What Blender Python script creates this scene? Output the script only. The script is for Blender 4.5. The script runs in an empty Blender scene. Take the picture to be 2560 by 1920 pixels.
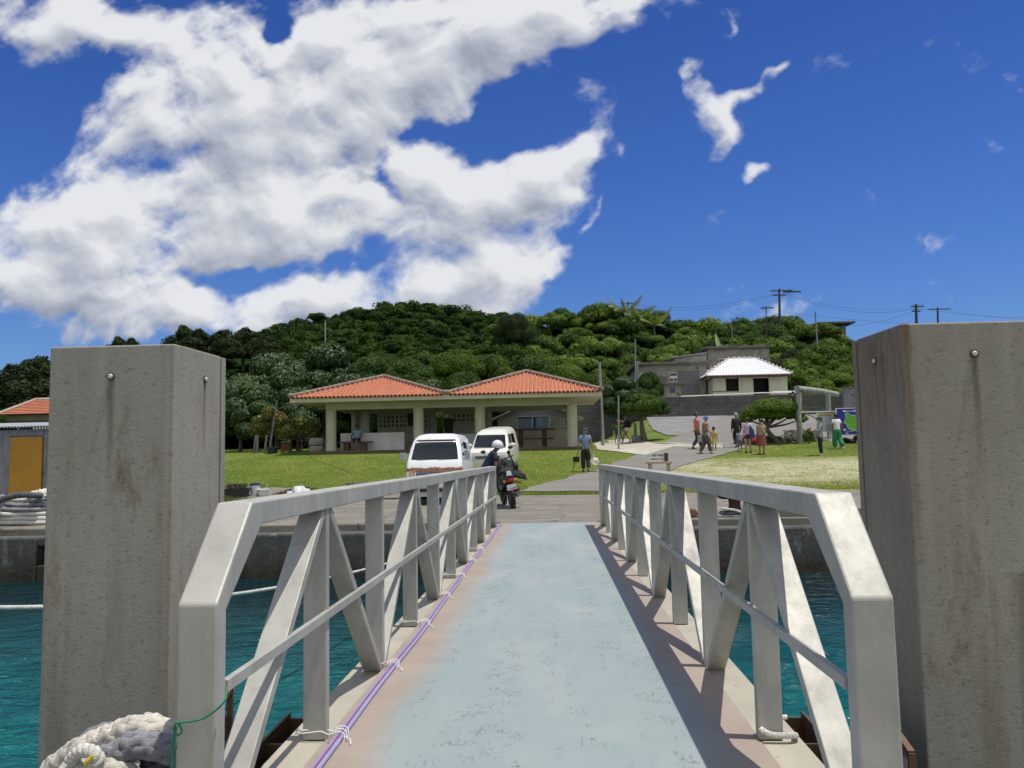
import bpy, bmesh, math, random
import numpy as np
from mathutils import Vector, Matrix, noise as mnoise
R = math.radians
PI = math.pi
sc = bpy.context.scene
col = sc.collection

# ------------------------------------------------------------------ camera
F = 1923.0
CAM = Vector((0.04, 0.0, 1.45))
def _axes(yaw, pitch, roll):
    y, p, r = R(yaw), R(pitch), R(roll)
    f = Vector((-math.sin(y)*math.cos(p), math.cos(y)*math.cos(p), math.sin(p)))
    r0 = Vector((math.cos(y), math.sin(y), 0)); u0 = r0.cross(f)
    return math.cos(r)*r0 - math.sin(r)*u0, math.cos(r)*u0 + math.sin(r)*r0, f
CR, CU, CF = _axes(2.8, 4.8, 1.1)
cd = bpy.data.cameras.new('camera'); co = bpy.data.objects.new('camera', cd); col.objects.link(co)
m3 = Matrix((CR, CU, -CF)).transposed()
co.matrix_world = Matrix.Translation(CAM) @ m3.to_4x4()
cd.sensor_width = 36; cd.lens = F/2560*36; cd.clip_start = .05; cd.clip_end = 5000
sc.camera = co
def ray(px, py):
    px = float(px); py = float(py)
    return ((px-1280)/F*CR - (py-960)/F*CU + CF)
def at(px, py, Y):
    d = ray(px, py); return CAM + d*((float(Y)-CAM.y)/d.y)
def X(px, Y): return CAM.x + (px-1376)/F*Y*1.0005

# ------------------------------------------------------------------ light
SUN_DIR = Vector((math.cos(R(75.7))*math.cos(R(8)), -math.cos(R(75.7))*math.sin(R(8)), math.sin(R(75.7))))
sd = bpy.data.lights.new('sun', 'SUN'); so = bpy.data.objects.new('sun', sd); col.objects.link(so)
so.rotation_euler = SUN_DIR.to_track_quat('Z', 'Y').to_euler(); so.location = (20, -5, 60)
sd.energy = 4.2; sd.angle = R(.53); sd.color = (1, .955, .87)
sc.view_settings.view_transform = 'Standard'; sc.view_settings.look = 'None'
sc.view_settings.exposure = 0.0; sc.view_settings.gamma = 1

# ------------------------------------------------------------------ sky with clouds
def build_world():
    w = bpy.data.worlds.new('World'); sc.world = w; w.use_nodes = True
    nt = w.node_tree; nt.nodes.clear(); N = nt.nodes; L = nt.links
    out = N.new('ShaderNodeOutputWorld'); bg = N.new('ShaderNodeBackground')
    sky = N.new('ShaderNodeTexSky'); sky.sky_type = 'NISHITA'; sky.sun_disc = False
    sky.sun_elevation = R(75.7); sky.sun_rotation = math.atan2(SUN_DIR.x, SUN_DIR.y)
    sky.air_density = 1.0; sky.dust_density = .15; sky.ozone_density = 2.0; sky.altitude = 0
    hs = N.new('ShaderNodeHueSaturation'); hs.inputs['Saturation'].default_value = 1.0; hs.inputs['Hue'].default_value = .5
    hs.inputs['Value'].default_value = 1.12
    L.new(sky.outputs[0], hs.inputs['Color'])
    # blobs: display-pixel centre, radii, rotation, weight (converted to directions of the sky)
    K = 2560/2212
    B = [(70,30,200,85,0,1.2),(230,60,120,60,0,.5),(450,50,170,90,0,1.0),(320,225,150,90,0,1.1),(470,300,230,130,0,1.1),(600,200,170,110,0,1.0),
         (780,110,180,100,0,1.3),(960,70,190,100,10,1.2),(1150,50,170,80,15,.9),(1290,30,110,60,20,.8),(900,200,170,75,20,1.1),(1010,150,130,60,25,.6),
         (690,330,190,120,0,1.1),(430,430,220,90,0,1.0),(640,470,200,90,0,1.1),(250,520,180,95,0,1.1),(70,520,150,110,0,1.2),(60,440,50,28,0,.55),
         (220,400,55,38,10,.7),(150,640,200,60,0,.9),(330,620,130,55,0,.6),(500,540,160,50,0,.6),(420,695,210,42,0,.95),(620,665,210,50,0,.95),
         (800,640,170,50,0,.85),(270,700,110,40,0,.6),(970,370,105,75,0,1.2),(1120,360,90,60,0,1.0),(1230,375,75,32,25,.75),(1010,470,160,85,0,1.3),
         (1130,440,110,75,20,.8),(930,560,130,60,0,1.1),(1050,570,90,45,0,.7),(1200,575,62,44,0,1.35),(865,370,30,36,30,.7),(1075,645,62,34,0,.8),(970,632,40,18,0,.7),
         (1140,600,60,20,0,.4),(1490,180,36,42,0,.85),(1560,215,62,30,30,.8),(1660,150,85,22,30,.95),(1530,275,24,56,-15,.8),(1600,350,18,56,-35,.95),(1275,500,14,34,-30,.5),
         (1300,20,90,50,30,.4),(1555,55,14,34,-40,.4),(1345,365,22,14,0,.35),
         (628,62,48,62,-10,-1.7),(518,190,38,18,-20,-.55),(850,330,80,30,50,-.5),(400,400,60,22,0,-.45),(480,590,150,20,0,-.75),(820,410,22,60,0,-.55),(60,235,110,90,0,-.8),(925,268,120,26,12,-.9),
         (700,560,90,30,-10,-.35)]
    # cloud field computed on the (x/y, z/y) plane of sky directions
    W_, H_ = 1700, 1000; U0, U1, V0, V1 = -.86, .76, .0, .84
    uu, vv = np.meshgrid(np.linspace(U0, U1, W_), np.linspace(V0, V1, H_))
    uu = uu.astype(np.float32); vv = vv.astype(np.float32)
    rs = np.random.RandomState(11); ang = rs.rand(256, 256).astype(np.float32)*2*PI; gx, gy = np.cos(ang), np.sin(ang)
    def perl(x, y):
        xi = np.floor(x); yi = np.floor(y); fx = x-xi; fy = y-yi; xi = xi.astype(np.int32); yi = yi.astype(np.int32)
        def g_(i, j, a, b_): i = i & 255; j = j & 255; return gx[i, j]*a + gy[i, j]*b_
        sx = fx*fx*fx*(fx*(fx*6-15)+10); sy = fy*fy*fy*(fy*(fy*6-15)+10)
        a0 = g_(xi, yi, fx, fy); a1 = g_(xi+1, yi, fx-1, fy); b0 = g_(xi, yi+1, fx, fy-1); b1 = g_(xi+1, yi+1, fx-1, fy-1)
        return (a0*(1-sx)+a1*sx)*(1-sy) + (b0*(1-sx)+b1*sx)*sy
    def fbm(x, y, oct_, rough=.5, bil=False):
        t = np.zeros_like(x); am = 1; fr = 1; nr = 0
        for o_ in range(oct_):
            q = perl(x*fr+o_*17.3, y*fr+o_*9.1)*1.5
            t += am*((.5-np.abs(q)*2) if bil else q); nr += am; am *= rough; fr *= 2.03
        return t/nr
    wx = fbm(uu*5, vv*5, 4); wy = fbm(uu*5+40, vv*5+13, 4)
    fx = fbm(uu*22, vv*22, 3, .6); fy = fbm(uu*22+40, vv*22+13, 3, .6)
    pu, pv = uu + wx*.09 + fx*.012, vv + wy*.07 + fy*.012
    field = np.zeros_like(uu)
    for (dx, dy, rx, ry, rot, wt) in B:
        d = ray(dx*K, dy*K); u, v = d.x/d.y, d.z/d.y; rx, ry = rx*K/F*1.0, ry*K/F*1.0
        c_, s_ = math.cos(R(rot)), math.sin(R(rot)); a_ = pu-u; b_ = pv-v
        e2 = ((a_*c_+b_*s_)/rx)**2 + ((-a_*s_+b_*c_)/ry)**2
        field += wt*np.exp(-np.minimum(e2, 30)*.9)
    field = np.where(field > 1, 1+(field-1)*.28, field)
    n_lo = fbm(uu*7+3, vv*9+5, 9, .56); n_b = fbm(pu*16+7, pv*18+2, 6, .55, True)
    streak = fbm((uu*.85+vv*.5)*9, (vv*.85-uu*.5)*26, 7, .55)
    n_m = fbm(uu*13+9, vv*16+1, 7, .55)
    D0 = field - .50 + n_lo*.95 + n_b*.26 + streak*(.24+.5*np.clip(1-field, 0, 1)*np.clip(field*3-.3, 0, 1)) + n_m*.42
    t = np.clip((D0+.20)/.78, 0, 1); alpha = t*t*(3-2*t)
    thick = np.clip(D0+.1, 0, 1.4)
    # light from above: accumulate what lies over each point
    acc = np.zeros_like(uu)
    for st_, w_ in ((5,.3),(11,.34),(22,.34),(42,.3),(75,.2),(120,.1)):
        sh = np.zeros_like(thick); sh[:-st_] = thick[st_:]
        acc += w_*sh
    lit = np.exp(-acc*.55)
    det = np.zeros_like(uu)
    for st_, w_ in ((3,.5),(8,.35),(18,.25)):
        sh = thick.copy(); k2 = max(1, st_//2); sh[:-st_, :-k2] = thick[st_:, k2:]
        det += w_*(thick-sh)
    def blur(a_, k):
        for _ in range(2):
            c1 = np.cumsum(np.pad(a_, ((k+1, k), (0, 0)), 'edge'), 0); a_ = (c1[2*k+1:]-c1[:-2*k-1])/(2*k+1)
            c1 = np.cumsum(np.pad(a_, ((0, 0), (k+1, k)), 'edge'), 1); a_ = (c1[:, 2*k+1:]-c1[:, :-2*k-1])/(2*k+1)
        return a_
    big = blur(thick, 16); bd = np.zeros_like(big); bd[:-34, :-14] = big[34:, 14:]; bd[-34:] = big[-34:]; bd[:, -14:] = big[:, -14:]
    bri = .40 + .70*lit + .60*np.clip(blur(det, 2), -.35, .35) + .24*fbm(uu*5+50, vv*8+50, 4, .5) + .85*np.clip(big-bd, -.30, .4) + .05*n_m + .13*n_b
    bri = np.clip(bri + .10*(1-np.clip(thick/.5,0,1)), 0, 1)
    stops = np.array([0, .30, .55, .78, 1.0]); cc = np.array([(.24,.28,.37),(.34,.385,.48),(.50,.54,.635),(.68,.71,.77),(.87,.89,.92)])
    img = np.ones((H_, W_, 4), np.float32)
    for k_ in range(3): img[..., k_] = np.interp(bri, stops, cc[:, k_])
    img[..., 3] = 1
    ia = bpy.data.images.new('cloud_light', W_, H_, float_buffer=True); ia.colorspace_settings.name = 'Non-Color'; ia.pixels.foreach_set(img.ravel()); ia.update(); ia.pack()
    img2 = np.ones((H_, W_, 4), np.float32); img2[..., :3] = alpha[..., None]
    ib = bpy.data.images.new('cloud_cover', W_, H_, float_buffer=True); ib.colorspace_settings.name = 'Non-Color'; ib.pixels.foreach_set(img2.ravel()); ib.update(); ib.pack()
    tc = N.new('ShaderNodeTexCoord'); sp = N.new('ShaderNodeSeparateXYZ'); L.new(tc.outputs['Generated'], sp.inputs[0])
    def M(op, a=None, b=None, c=None, clamp=False):
        n = N.new('ShaderNodeMath'); n.operation = op; n.use_clamp = clamp
        for i, q in enumerate((a, b, c)):
            if q is None: continue
            if isinstance(q, (int, float)): n.inputs[i].default_value = q
            else: L.new(q, n.inputs[i])
        return n.outputs[0]
    ay = M('MAXIMUM', M('ABSOLUTE', sp.outputs['Y']), .12)
    u = M('DIVIDE', M('SUBTRACT', M('DIVIDE', sp.outputs['X'], ay), U0), U1-U0); v = M('DIVIDE', M('SUBTRACT', M('DIVIDE', sp.outputs['Z'], ay), V0), V1-V0)
    cb = N.new('ShaderNodeCombineXYZ'); L.new(u, cb.inputs[0]); L.new(v, cb.inputs[1])
    ta = N.new('ShaderNodeTexImage'); ta.image = ia; ta.extension = 'MIRROR'; L.new(cb.outputs[0], ta.inputs[0])
    tb = N.new('ShaderNodeTexImage'); tb.image = ib; tb.extension = 'MIRROR'; L.new(cb.outputs[0], tb.inputs[0])
    alpha = M('MULTIPLY', tb.outputs['Color'], M('MULTIPLY_ADD', sp.outputs['Z'], 30, 0, True))
    # unseen cloud cover added behind the camera for neutral fill light
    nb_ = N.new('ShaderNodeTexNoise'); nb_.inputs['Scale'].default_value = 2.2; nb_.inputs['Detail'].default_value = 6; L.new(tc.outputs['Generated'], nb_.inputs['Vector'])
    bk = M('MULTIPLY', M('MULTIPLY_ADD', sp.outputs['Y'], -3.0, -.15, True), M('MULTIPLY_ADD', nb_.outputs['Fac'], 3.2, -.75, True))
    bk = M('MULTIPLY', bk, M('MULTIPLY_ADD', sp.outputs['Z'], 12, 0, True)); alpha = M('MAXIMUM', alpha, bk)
    class _c: outputs = [ta.outputs['Color']]
    cr = _c
    mx0 = N.new('ShaderNodeMix'); mx0.data_type = 'RGBA'; mx0.blend_type = 'MULTIPLY'; mx0.inputs['Factor'].default_value = 1
    L.new(cr.outputs[0], mx0.inputs['A']); mx0.inputs['B'].default_value = (CLOUD,CLOUD,CLOUD,1)
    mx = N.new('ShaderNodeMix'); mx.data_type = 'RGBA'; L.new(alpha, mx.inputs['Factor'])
    tr = N.new('ShaderNodeValToRGB'); te = tr.color_ramp.elements
    te[0].position = 0; te[0].color = (.40,.56,.86,1); te[1].position = .62; te[1].color = (.19,.37,.82,1)
    x = te.new(.3); x.color = (.30,.50,.95,1); L.new(sp.outputs['Z'], tr.inputs[0])
    mt = N.new('ShaderNodeMix'); mt.data_type = 'RGBA'; mt.blend_type = 'MULTIPLY'; mt.inputs['Factor'].default_value = 1
    L.new(hs.outputs[0], mt.inputs['A']); L.new(tr.outputs[0], mt.inputs['B'])
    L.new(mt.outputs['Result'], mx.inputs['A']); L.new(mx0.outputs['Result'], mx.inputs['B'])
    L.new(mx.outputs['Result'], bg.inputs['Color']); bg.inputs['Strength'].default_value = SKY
    L.new(bg.outputs[0], out.inputs['Surface'])
SKY = .1; CLOUD = 9.0
build_world()

# ------------------------------------------------------------------ scene graph helpers
WL = {}
def tag(o, label=None, cat=None, group=None, kind=None):
    if label: o['label'] = label
    if cat: o['category'] = cat
    if group: o['group'] = group
    if kind: o['kind'] = kind
    return o
def thing(name, label, cat, loc=(0,0,0), rz=0, group=None):
    o = bpy.data.objects.new(name, None); col.objects.link(o); o.empty_display_size = .2
    o.location = loc; o.rotation_euler = (0,0,rz)
    WL[o.name] = (Vector(loc), rz)
    return tag(o, label, cat, group)
class MB:
    def __init__(s): s.v = []; s.f = []; s.mi = []; s.cur = 0
    def add(s, vs, fs):
        b = len(s.v); s.v += [tuple(v) for v in vs]; s.f += [tuple(b+i for i in f) for f in fs]; s.mi += [s.cur]*len(fs)
        return s
    def box(s, x0, x1, y0, y1, z0, z1):
        return s.add([(x0,y0,z0),(x1,y0,z0),(x1,y1,z0),(x0,y1,z0),(x0,y0,z1),(x1,y0,z1),(x1,y1,z1),(x0,y1,z1)],
                     [(0,3,2,1),(4,5,6,7),(0,1,5,4),(1,2,6,5),(2,3,7,6),(3,0,4,7)])
    def obox(s, c, ax, ay, az):     # centre + half axis vectors
        c, ax, ay, az = map(Vector, (c, ax, ay, az))
        vs = [c+a*ax+b*ay+d*az for d in (-1,1) for a, b in ((-1,-1),(1,-1),(1,1),(-1,1))]
        return s.add(vs, [(0,3,2,1),(4,5,6,7),(0,1,5,4),(1,2,6,5),(2,3,7,6),(3,0,4,7)])
    def beam(s, p0, p1, w, h, side=(1,0,0)):
        p0, p1 = Vector(p0), Vector(p1); d = (p1-p0); L = d.length; d.normalize(); sd_ = Vector(side)
        sd_ = (sd_ - d*sd_.dot(d)).normalized(); up = sd_.cross(d)
        return s.obox((p0+p1)/2, sd_*w/2, d*L/2, up*h/2)
    def tube(s, pts, rad, n=8, cap=True):
        pts = [Vector(p) for p in pts]; k = len(pts)
        rads = rad if isinstance(rad, (list, tuple)) else [rad]*k
        b = len(s.v); up = None
        for i, p in enumerate(pts):
            t = (pts[min(i+1,k-1)] - pts[max(i-1,0)])
            if t.length < 1e-9: t = Vector((0,0,1))
            t.normalize()
            if up is None: up = t.orthogonal().normalized()
            else:
                up = up - t*up.dot(t); up = up.normalized() if up.length > 1e-6 else t.orthogonal().normalized()
            w = t.cross(up)
            for j in range(n):
                a = 2*PI*j/n; s.v.append(tuple(p + (up*math.cos(a)+w*math.sin(a))*rads[i]))
        for i in range(k-1):
            for j in range(n):
                j2 = (j+1) % n; s.f.append((b+i*n+j, b+i*n+j2, b+(i+1)*n+j2, b+(i+1)*n+j)); s.mi.append(s.cur)
        if cap:
            s.f.append(tuple(b+j for j in range(n))[::-1]); s.mi.append(s.cur)
            s.f.append(tuple(b+(k-1)*n+j for j in range(n))); s.mi.append(s.cur)
        return s
    def cyl(s, x, y, z0, z1, r, n=16, r1=None): return s.tube([(x,y,z0),(x,y,z1)], [r, r if r1 is None else r1], n)
    def lathe(s, prof, c=(0,0,0), n=20):
        b = len(s.v); c = Vector(c)
        for r_, z in prof:
            for j in range(n):
                a = 2*PI*j/n; s.v.append((c.x+r_*math.cos(a), c.y+r_*math.sin(a), c.z+z))
        for i in range(len(prof)-1):
            for j in range(n):
                j2 = (j+1) % n; s.f.append((b+i*n+j, b+i*n+j2, b+(i+1)*n+j2, b+(i+1)*n+j)); s.mi.append(s.cur)
        return s
    def ell(s, c, r, n=12, m=8):
        c = Vector(c); b = len(s.v)
        for i in range(m+1):
            th = PI*i/m
            for j in range(n):
                a = 2*PI*j/n; s.v.append((c.x+r[0]*math.sin(th)*math.cos(a), c.y+r[1]*math.sin(th)*math.sin(a), c.z+r[2]*math.cos(th)))
        for i in range(m):
            for j in range(n):
                j2 = (j+1) % n; s.f.append((b+i*n+j, b+(i+1)*n+j, b+(i+1)*n+j2, b+i*n+j2)); s.mi.append(s.cur)
        return s
    def prism(s, poly, d):          # polygon (3d points) extruded by vector d
        n = len(poly); d = Vector(d); vs = [Vector(p) for p in poly] + [Vector(p)+d for p in poly]
        return s.add(vs, [tuple(range(n))[::-1], tuple(range(n, 2*n))] + [(i, (i+1)%n, n+(i+1)%n, n+i) for i in range(n)])
    def rot(s, rz, start=0):
        c, q = math.cos(rz), math.sin(rz)
        for i in range(start, len(s.v)):
            x, y, z = s.v[i]; s.v[i] = (x*c-y*q, x*q+y*c, z)
        return s
    def build(s, name, mats, parent=None, world=True, smooth=False, bevel=0, seg=2, fixn=True):
        me = bpy.data.meshes.new(name)
        vs = s.v
        if parent is not None and world:
            loc, rz = WL[parent.name]
            c, q = math.cos(-rz), math.sin(-rz)
            vs = [((x-loc.x)*c-(y-loc.y)*q, (x-loc.x)*q+(y-loc.y)*c, z-loc.z) for x, y, z in vs]
        me.from_pydata(vs, [], s.f)
        if fixn and len(s.f) < 60000:
            bm = bmesh.new(); bm.from_mesh(me); bmesh.ops.remove_doubles(bm, verts=bm.verts, dist=1e-6) if False else None
            bmesh.ops.recalc_face_normals(bm, faces=bm.faces); bm.to_mesh(me); bm.free()
        if not isinstance(mats, (list, tuple)): mats = [mats]
        for m in mats: me.materials.append(m)
        if len(mats) > 1: me.polygons.foreach_set('material_index', s.mi)
        if smooth: me.polygons.foreach_set('use_smooth', [True]*len(me.polygons))
        o = bpy.data.objects.new(name, me); col.objects.link(o)
        if smooth and smooth != 'all': 
            try: me.set_sharp_from_angle(angle=R(40))
            except Exception: pass
        if parent is not None:
            o.parent = parent; WL[o.name] = WL[parent.name]
        else: WL[o.name] = (Vector((0,0,0)), 0)
        if bevel:
            b = o.modifiers.new('bevel', 'BEVEL'); b.width = bevel; b.segments = seg; b.limit_method = 'ANGLE'; b.angle_limit = R(40)
        return o
def solo(o, base):      # give a single-mesh thing an origin at its base
    b = Vector(base); o.data.transform(Matrix.Translation(-b)); o.location = b; return o
def npmesh(name, V, Fq, mat, parent=None, world=True, k=4):
    V = np.asarray(V, np.float32).reshape(-1, 3)
    if parent is not None and world: V = V - np.array(WL[parent.name][0], np.float32)
    me = bpy.data.meshes.new(name); nf = len(V)//k if Fq is None else len(Fq)
    me.vertices.add(len(V)); me.vertices.foreach_set('co', V.ravel())
    idx = np.arange(len(V), dtype=np.int32) if Fq is None else np.asarray(Fq, np.int32).ravel()
    me.loops.add(len(idx)); me.loops.foreach_set('vertex_index', idx)
    me.polygons.add(nf); me.polygons.foreach_set('loop_start', np.arange(nf, dtype=np.int32)*k)
    me.materials.append(mat); me.update(calc_edges=True)
    o = bpy.data.objects.new(name, me); col.objects.link(o)
    if parent is not None: o.parent = parent; WL[o.name] = WL[parent.name]
    return o
def copy_tree(o, parent=None):
    c = o.copy(); col.objects.link(c)
    if parent is not None: c.parent = parent
    for ch in list(o.children): copy_tree(ch, c)
    return c

# ------------------------------------------------------------------ materials
def newmat(name):
    m = bpy.data.materials.new(name); m.use_nodes = True; nt = m.node_tree
    return m, nt, nt.nodes['Principled BSDF']
def C4(c): return (c[0], c[1], c[2], 1)
class NB:
    def __init__(s, nt): s.nt = nt; s.N = nt.nodes; s.L = nt.links; s.tc = s.N.new('ShaderNodeTexCoord')
    def co(s, scale=(1,1,1), rot=(0,0,0), loc=(0,0,0), kind='Object'):
        mp = s.N.new('ShaderNodeMapping'); mp.inputs['Scale'].default_value = scale; mp.inputs['Rotation'].default_value = rot; mp.inputs['Location'].default_value = loc
        s.L.new(s.tc.outputs[kind], mp.inputs[0]); return mp.outputs[0]
    def noise(s, vec, scale=5, detail=6, rough=.6, dist=0):
        n = s.N.new('ShaderNodeTexNoise'); n.inputs['Scale'].default_value = scale; n.inputs['Detail'].default_value = detail; n.inputs['Roughness'].default_value = rough
        n.inputs['Distortion'].default_value = dist; s.L.new(vec, n.inputs['Vector']); return n.outputs['Fac']
    def ramp(s, fac, stops, interp='LINEAR'):
        r = s.N.new('ShaderNodeValToRGB'); r.color_ramp.interpolation = interp; e = r.color_ramp.elements
        while len(e) > 1: e.remove(e[-1])
        e[0].position = stops[0][0]; e[0].color = C4(stops[0][1]) if not isinstance(stops[0][1], (int,float)) else (stops[0][1],)*3+(1,)
        for p, c in stops[1:]:
            x = e.new(p); x.color = C4(c) if not isinstance(c, (int,float)) else (c,c,c,1)
        s.L.new(fac, r.inputs[0]); return r.outputs[0]
    def mix(s, fac, a, b, blend='MIX'):
        n = s.N.new('ShaderNodeMix'); n.data_type = 'RGBA'; n.blend_type = blend
        for k_, q in (('Factor', fac), ('A', a), ('B', b)):
            if isinstance(q, (int, float)) : n.inputs[k_].default_value = q if k_ == 'Factor' else (q,q,q,1)
            elif isinstance(q, tuple): n.inputs[k_].default_value = C4(q)
            else: s.L.new(q, n.inputs[k_])
        return n.outputs['Result']
    def math(s, op, a, b=0.0, c=0.0, clamp=False):
        n = s.N.new('ShaderNodeMath'); n.operation = op; n.use_clamp = clamp
        for i, q in enumerate((a, b, c)):
            if isinstance(q, (int, float)): n.inputs[i].default_value = q
            else: s.L.new(q, n.inputs[i])
        return n.outputs[0]
    def sep(s, vec):
        n = s.N.new('ShaderNodeSeparateXYZ'); s.L.new(vec, n.inputs[0]); return n.outputs
    def bump(s, h, strength=.3, dist=.02, prev=None):
        n = s.N.new('ShaderNodeBump'); n.inputs['Strength'].default_value = strength; n.inputs['Distance'].default_value = dist
        s.L.new(h, n.inputs['Height'])
        if prev: s.L.new(prev, n.inputs['Normal'])
        return n.outputs[0]
def pm(name, c, c2=None, sc_=3, rough=.7, metal=0, bump=0, bsc=40, stretch=(1,1,1), lo=.35, hi=.65, spec=.5, speck=None, bd=.01, coat=0):
    m, nt, b = newmat(name); n = NB(nt)
    if c2 is None: c2 = tuple(x*.82 for x in c)
    v = n.co(stretch); f = n.noise(v, sc_, 7, .62); colr = n.ramp(f, [(lo, c), (hi, c2)])
    if speck:   # (colour, scale, threshold)
        f2 = n.noise(n.co(stretch), speck[1], 3, .7); k = n.ramp(f2, [(speck[2], 0), (speck[2]+.06, 1)]); colr = n.mix(k, colr, speck[0])
    nt.links.new(colr, b.inputs['Base Color'])
    b.inputs['Roughness'].default_value = rough; b.inputs['Metallic'].default_value = metal
    b.inputs['Specular IOR Level'].default_value = spec
    if coat: b.inputs['Coat Weight'].default_value = coat
    if bump: nt.links.new(n.bump(n.noise(n.co(stretch), bsc, 5, .65), bump, bd), b.inputs['Normal'])
    return m
def plain(name, c, rough=.6, metal=0, spec=.5):
    return pm(name, c, tuple(min(1, x*.88) for x in c), 6, rough, metal, spec=spec)

# ------------------------------------------------------------------ terrain height
def G(x, y):
    x = np.asarray(x, float); y = np.asarray(y, float)
    t1 = np.clip(y-24.2, 0, 15.3)*.097
    # softened toe
    right = np.clip((x-3.0)/3.5, 0, 1); right = right*right*(3-2*right)
    z2 = t1 + np.clip(y-39.5, 0, 18.5)*.112*right + np.clip(y-44, 0, 30)*.02*(1-right)
    return z2
def Gf(x, y): return float(G(x, y))
def gp(px, py):
    d = ray(px, py); Y = 15.0
    for i in range(900):
        p = CAM + d*((Y-CAM.y)/d.y)
        if p.z <= Gf(p.x, p.y): break
        Y += .05
    return Vector((p.x, p.y, Gf(p.x, p.y)))
rng = np.random.default_rng(7); random.seed(7)
# ================================================================== GROUND, QUAY, WATER
M_ = {}
def ground_mat():
    m, nt, b = newmat('lawn'); n = NB(nt); v = n.co()
    f1 = n.noise(v, .35, 5, .6, .4); f2 = n.noise(n.co((1,2.2,1)), 1.6, 6, .65); f3 = n.noise(v, 22, 4, .7); s = n.sep(v)
    g = n.ramp(n.math('ADD', n.math('MULTIPLY', f1, .55), n.math('MULTIPLY', f2, .45)), [(.36, (.078,.125,.019)), (.48, (.128,.180,.029)), (.60, (.185,.212,.045)), (.7,(.26,.255,.080))])
    # worn, dry sandy area to the right of the path
    def g1(ax, lo, hi): return n.math('MULTIPLY', n.math('SUBTRACT', ax, lo), 1/(hi-lo), clamp=True)
    band = n.math('MULTIPLY', g1(s[0], 2.0, 5.5), n.math('MULTIPLY', g1(s[1], 24.5, 27.2), g1(s[1], 33.6, 31.0)))
    dry = n.math('MULTIPLY', band, n.ramp(n.math('ADD', n.math('MULTIPLY', f2, .6), n.math('MULTIPLY', f1, .5)), [(.42, 0), (.58, 1)]))
    sand = n.ramp(f3, [(.35, (.27,.25,.13)), (.5, (.45,.42,.28)), (.65, (.60,.57,.42))])
    yel = n.math('MULTIPLY', n.math('MULTIPLY', g1(s[0], .5, 3.5), g1(s[1], 36, 30)), .6)
    g = n.mix(yel, g, (.29,.275,.085))
    c = n.mix(dry, g, sand)
    c = n.mix(n.math('MULTIPLY', n.ramp(f3, [(.4, 0), (.7, 1)]), .35), c, (.05,.075,.012))
    nt.links.new(c, b.inputs['Base Color']); b.inputs['Roughness'].default_value = .95; b.inputs['Specular IOR Level'].default_value = .15
    nt.links.new(n.bump(n.noise(v, 30, 4, .7), .6, .05), b.inputs['Normal']); return m
def conc_mat(name, a, b_, crack=True, seed=0, stain=(.16,.15,.12), sc_=.5):
    m, nt, b = newmat(name); n = NB(nt); v = n.co(loc=(seed*3.1, seed, 0)); vs_ = n.co((1,2.5,1), loc=(seed,0,0))
    f = n.noise(vs_, sc_, 8, .68, .5); c = n.ramp(f, [(.34, a), (.62, b_)])
    f2 = n.noise(v, 2.3, 8, .75); c = n.mix(n.ramp(f2, [(.5, 0), (.68, .75)]), c, stain)
    f3 = n.noise(v, 38, 3, .8); c = n.mix(n.ramp(f3, [(.3, .45), (.5, 0)]), c, tuple(x*.5 for x in a))
    if crack:
        vo = nt.nodes.new('ShaderNodeTexVoronoi'); vo.feature = 'DISTANCE_TO_EDGE'; vo.inputs['Scale'].default_value = .42
        w = nt.nodes.new('ShaderNodeVectorMath'); w.operation = 'MULTIPLY_ADD'; nn = nt.nodes.new('ShaderNodeTexNoise'); nn.inputs['Scale'].default_value = 1.6; nn.inputs['Detail'].default_value = 5
        nt.links.new(v, nn.inputs['Vector']); nt.links.new(nn.outputs['Color'], w.inputs[0]); w.inputs[1].default_value = (.8,.8,.8); nt.links.new(v, w.inputs[2])
        nt.links.new(w.outputs[0], vo.inputs['Vector'])
        c = n.mix(n.ramp(vo.outputs['Distance'], [(.004, .6), (.012, 0)]), c, (.05,.05,.045))
    nt.links.new(c, b.inputs['Base Color']); b.inputs['Roughness'].default_value = .9; b.inputs['Specular IOR Level'].default_value = .25
    nt.links.new(n.bump(n.noise(v, 25, 6, .75), .4, .02), b.inputs['Normal']); return m
M_['lawn'] = ground_mat()
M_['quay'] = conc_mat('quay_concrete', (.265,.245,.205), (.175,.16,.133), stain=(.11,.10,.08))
M_['path'] = conc_mat('path_asphalt', (.235,.226,.205), (.185,.176,.157), crack=False, seed=3, stain=(.17,.162,.145))
M_['pathlight'] = conc_mat('path_concrete', (.50,.47,.39), (.38,.355,.29), crack=False, seed=5, stain=(.2,.19,.16))
M_['ramp'] = conc_mat('ramp_concrete', (.27,.268,.258), (.19,.188,.18), crack=True, seed=8, stain=(.15,.15,.15), sc_=.8)
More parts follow.
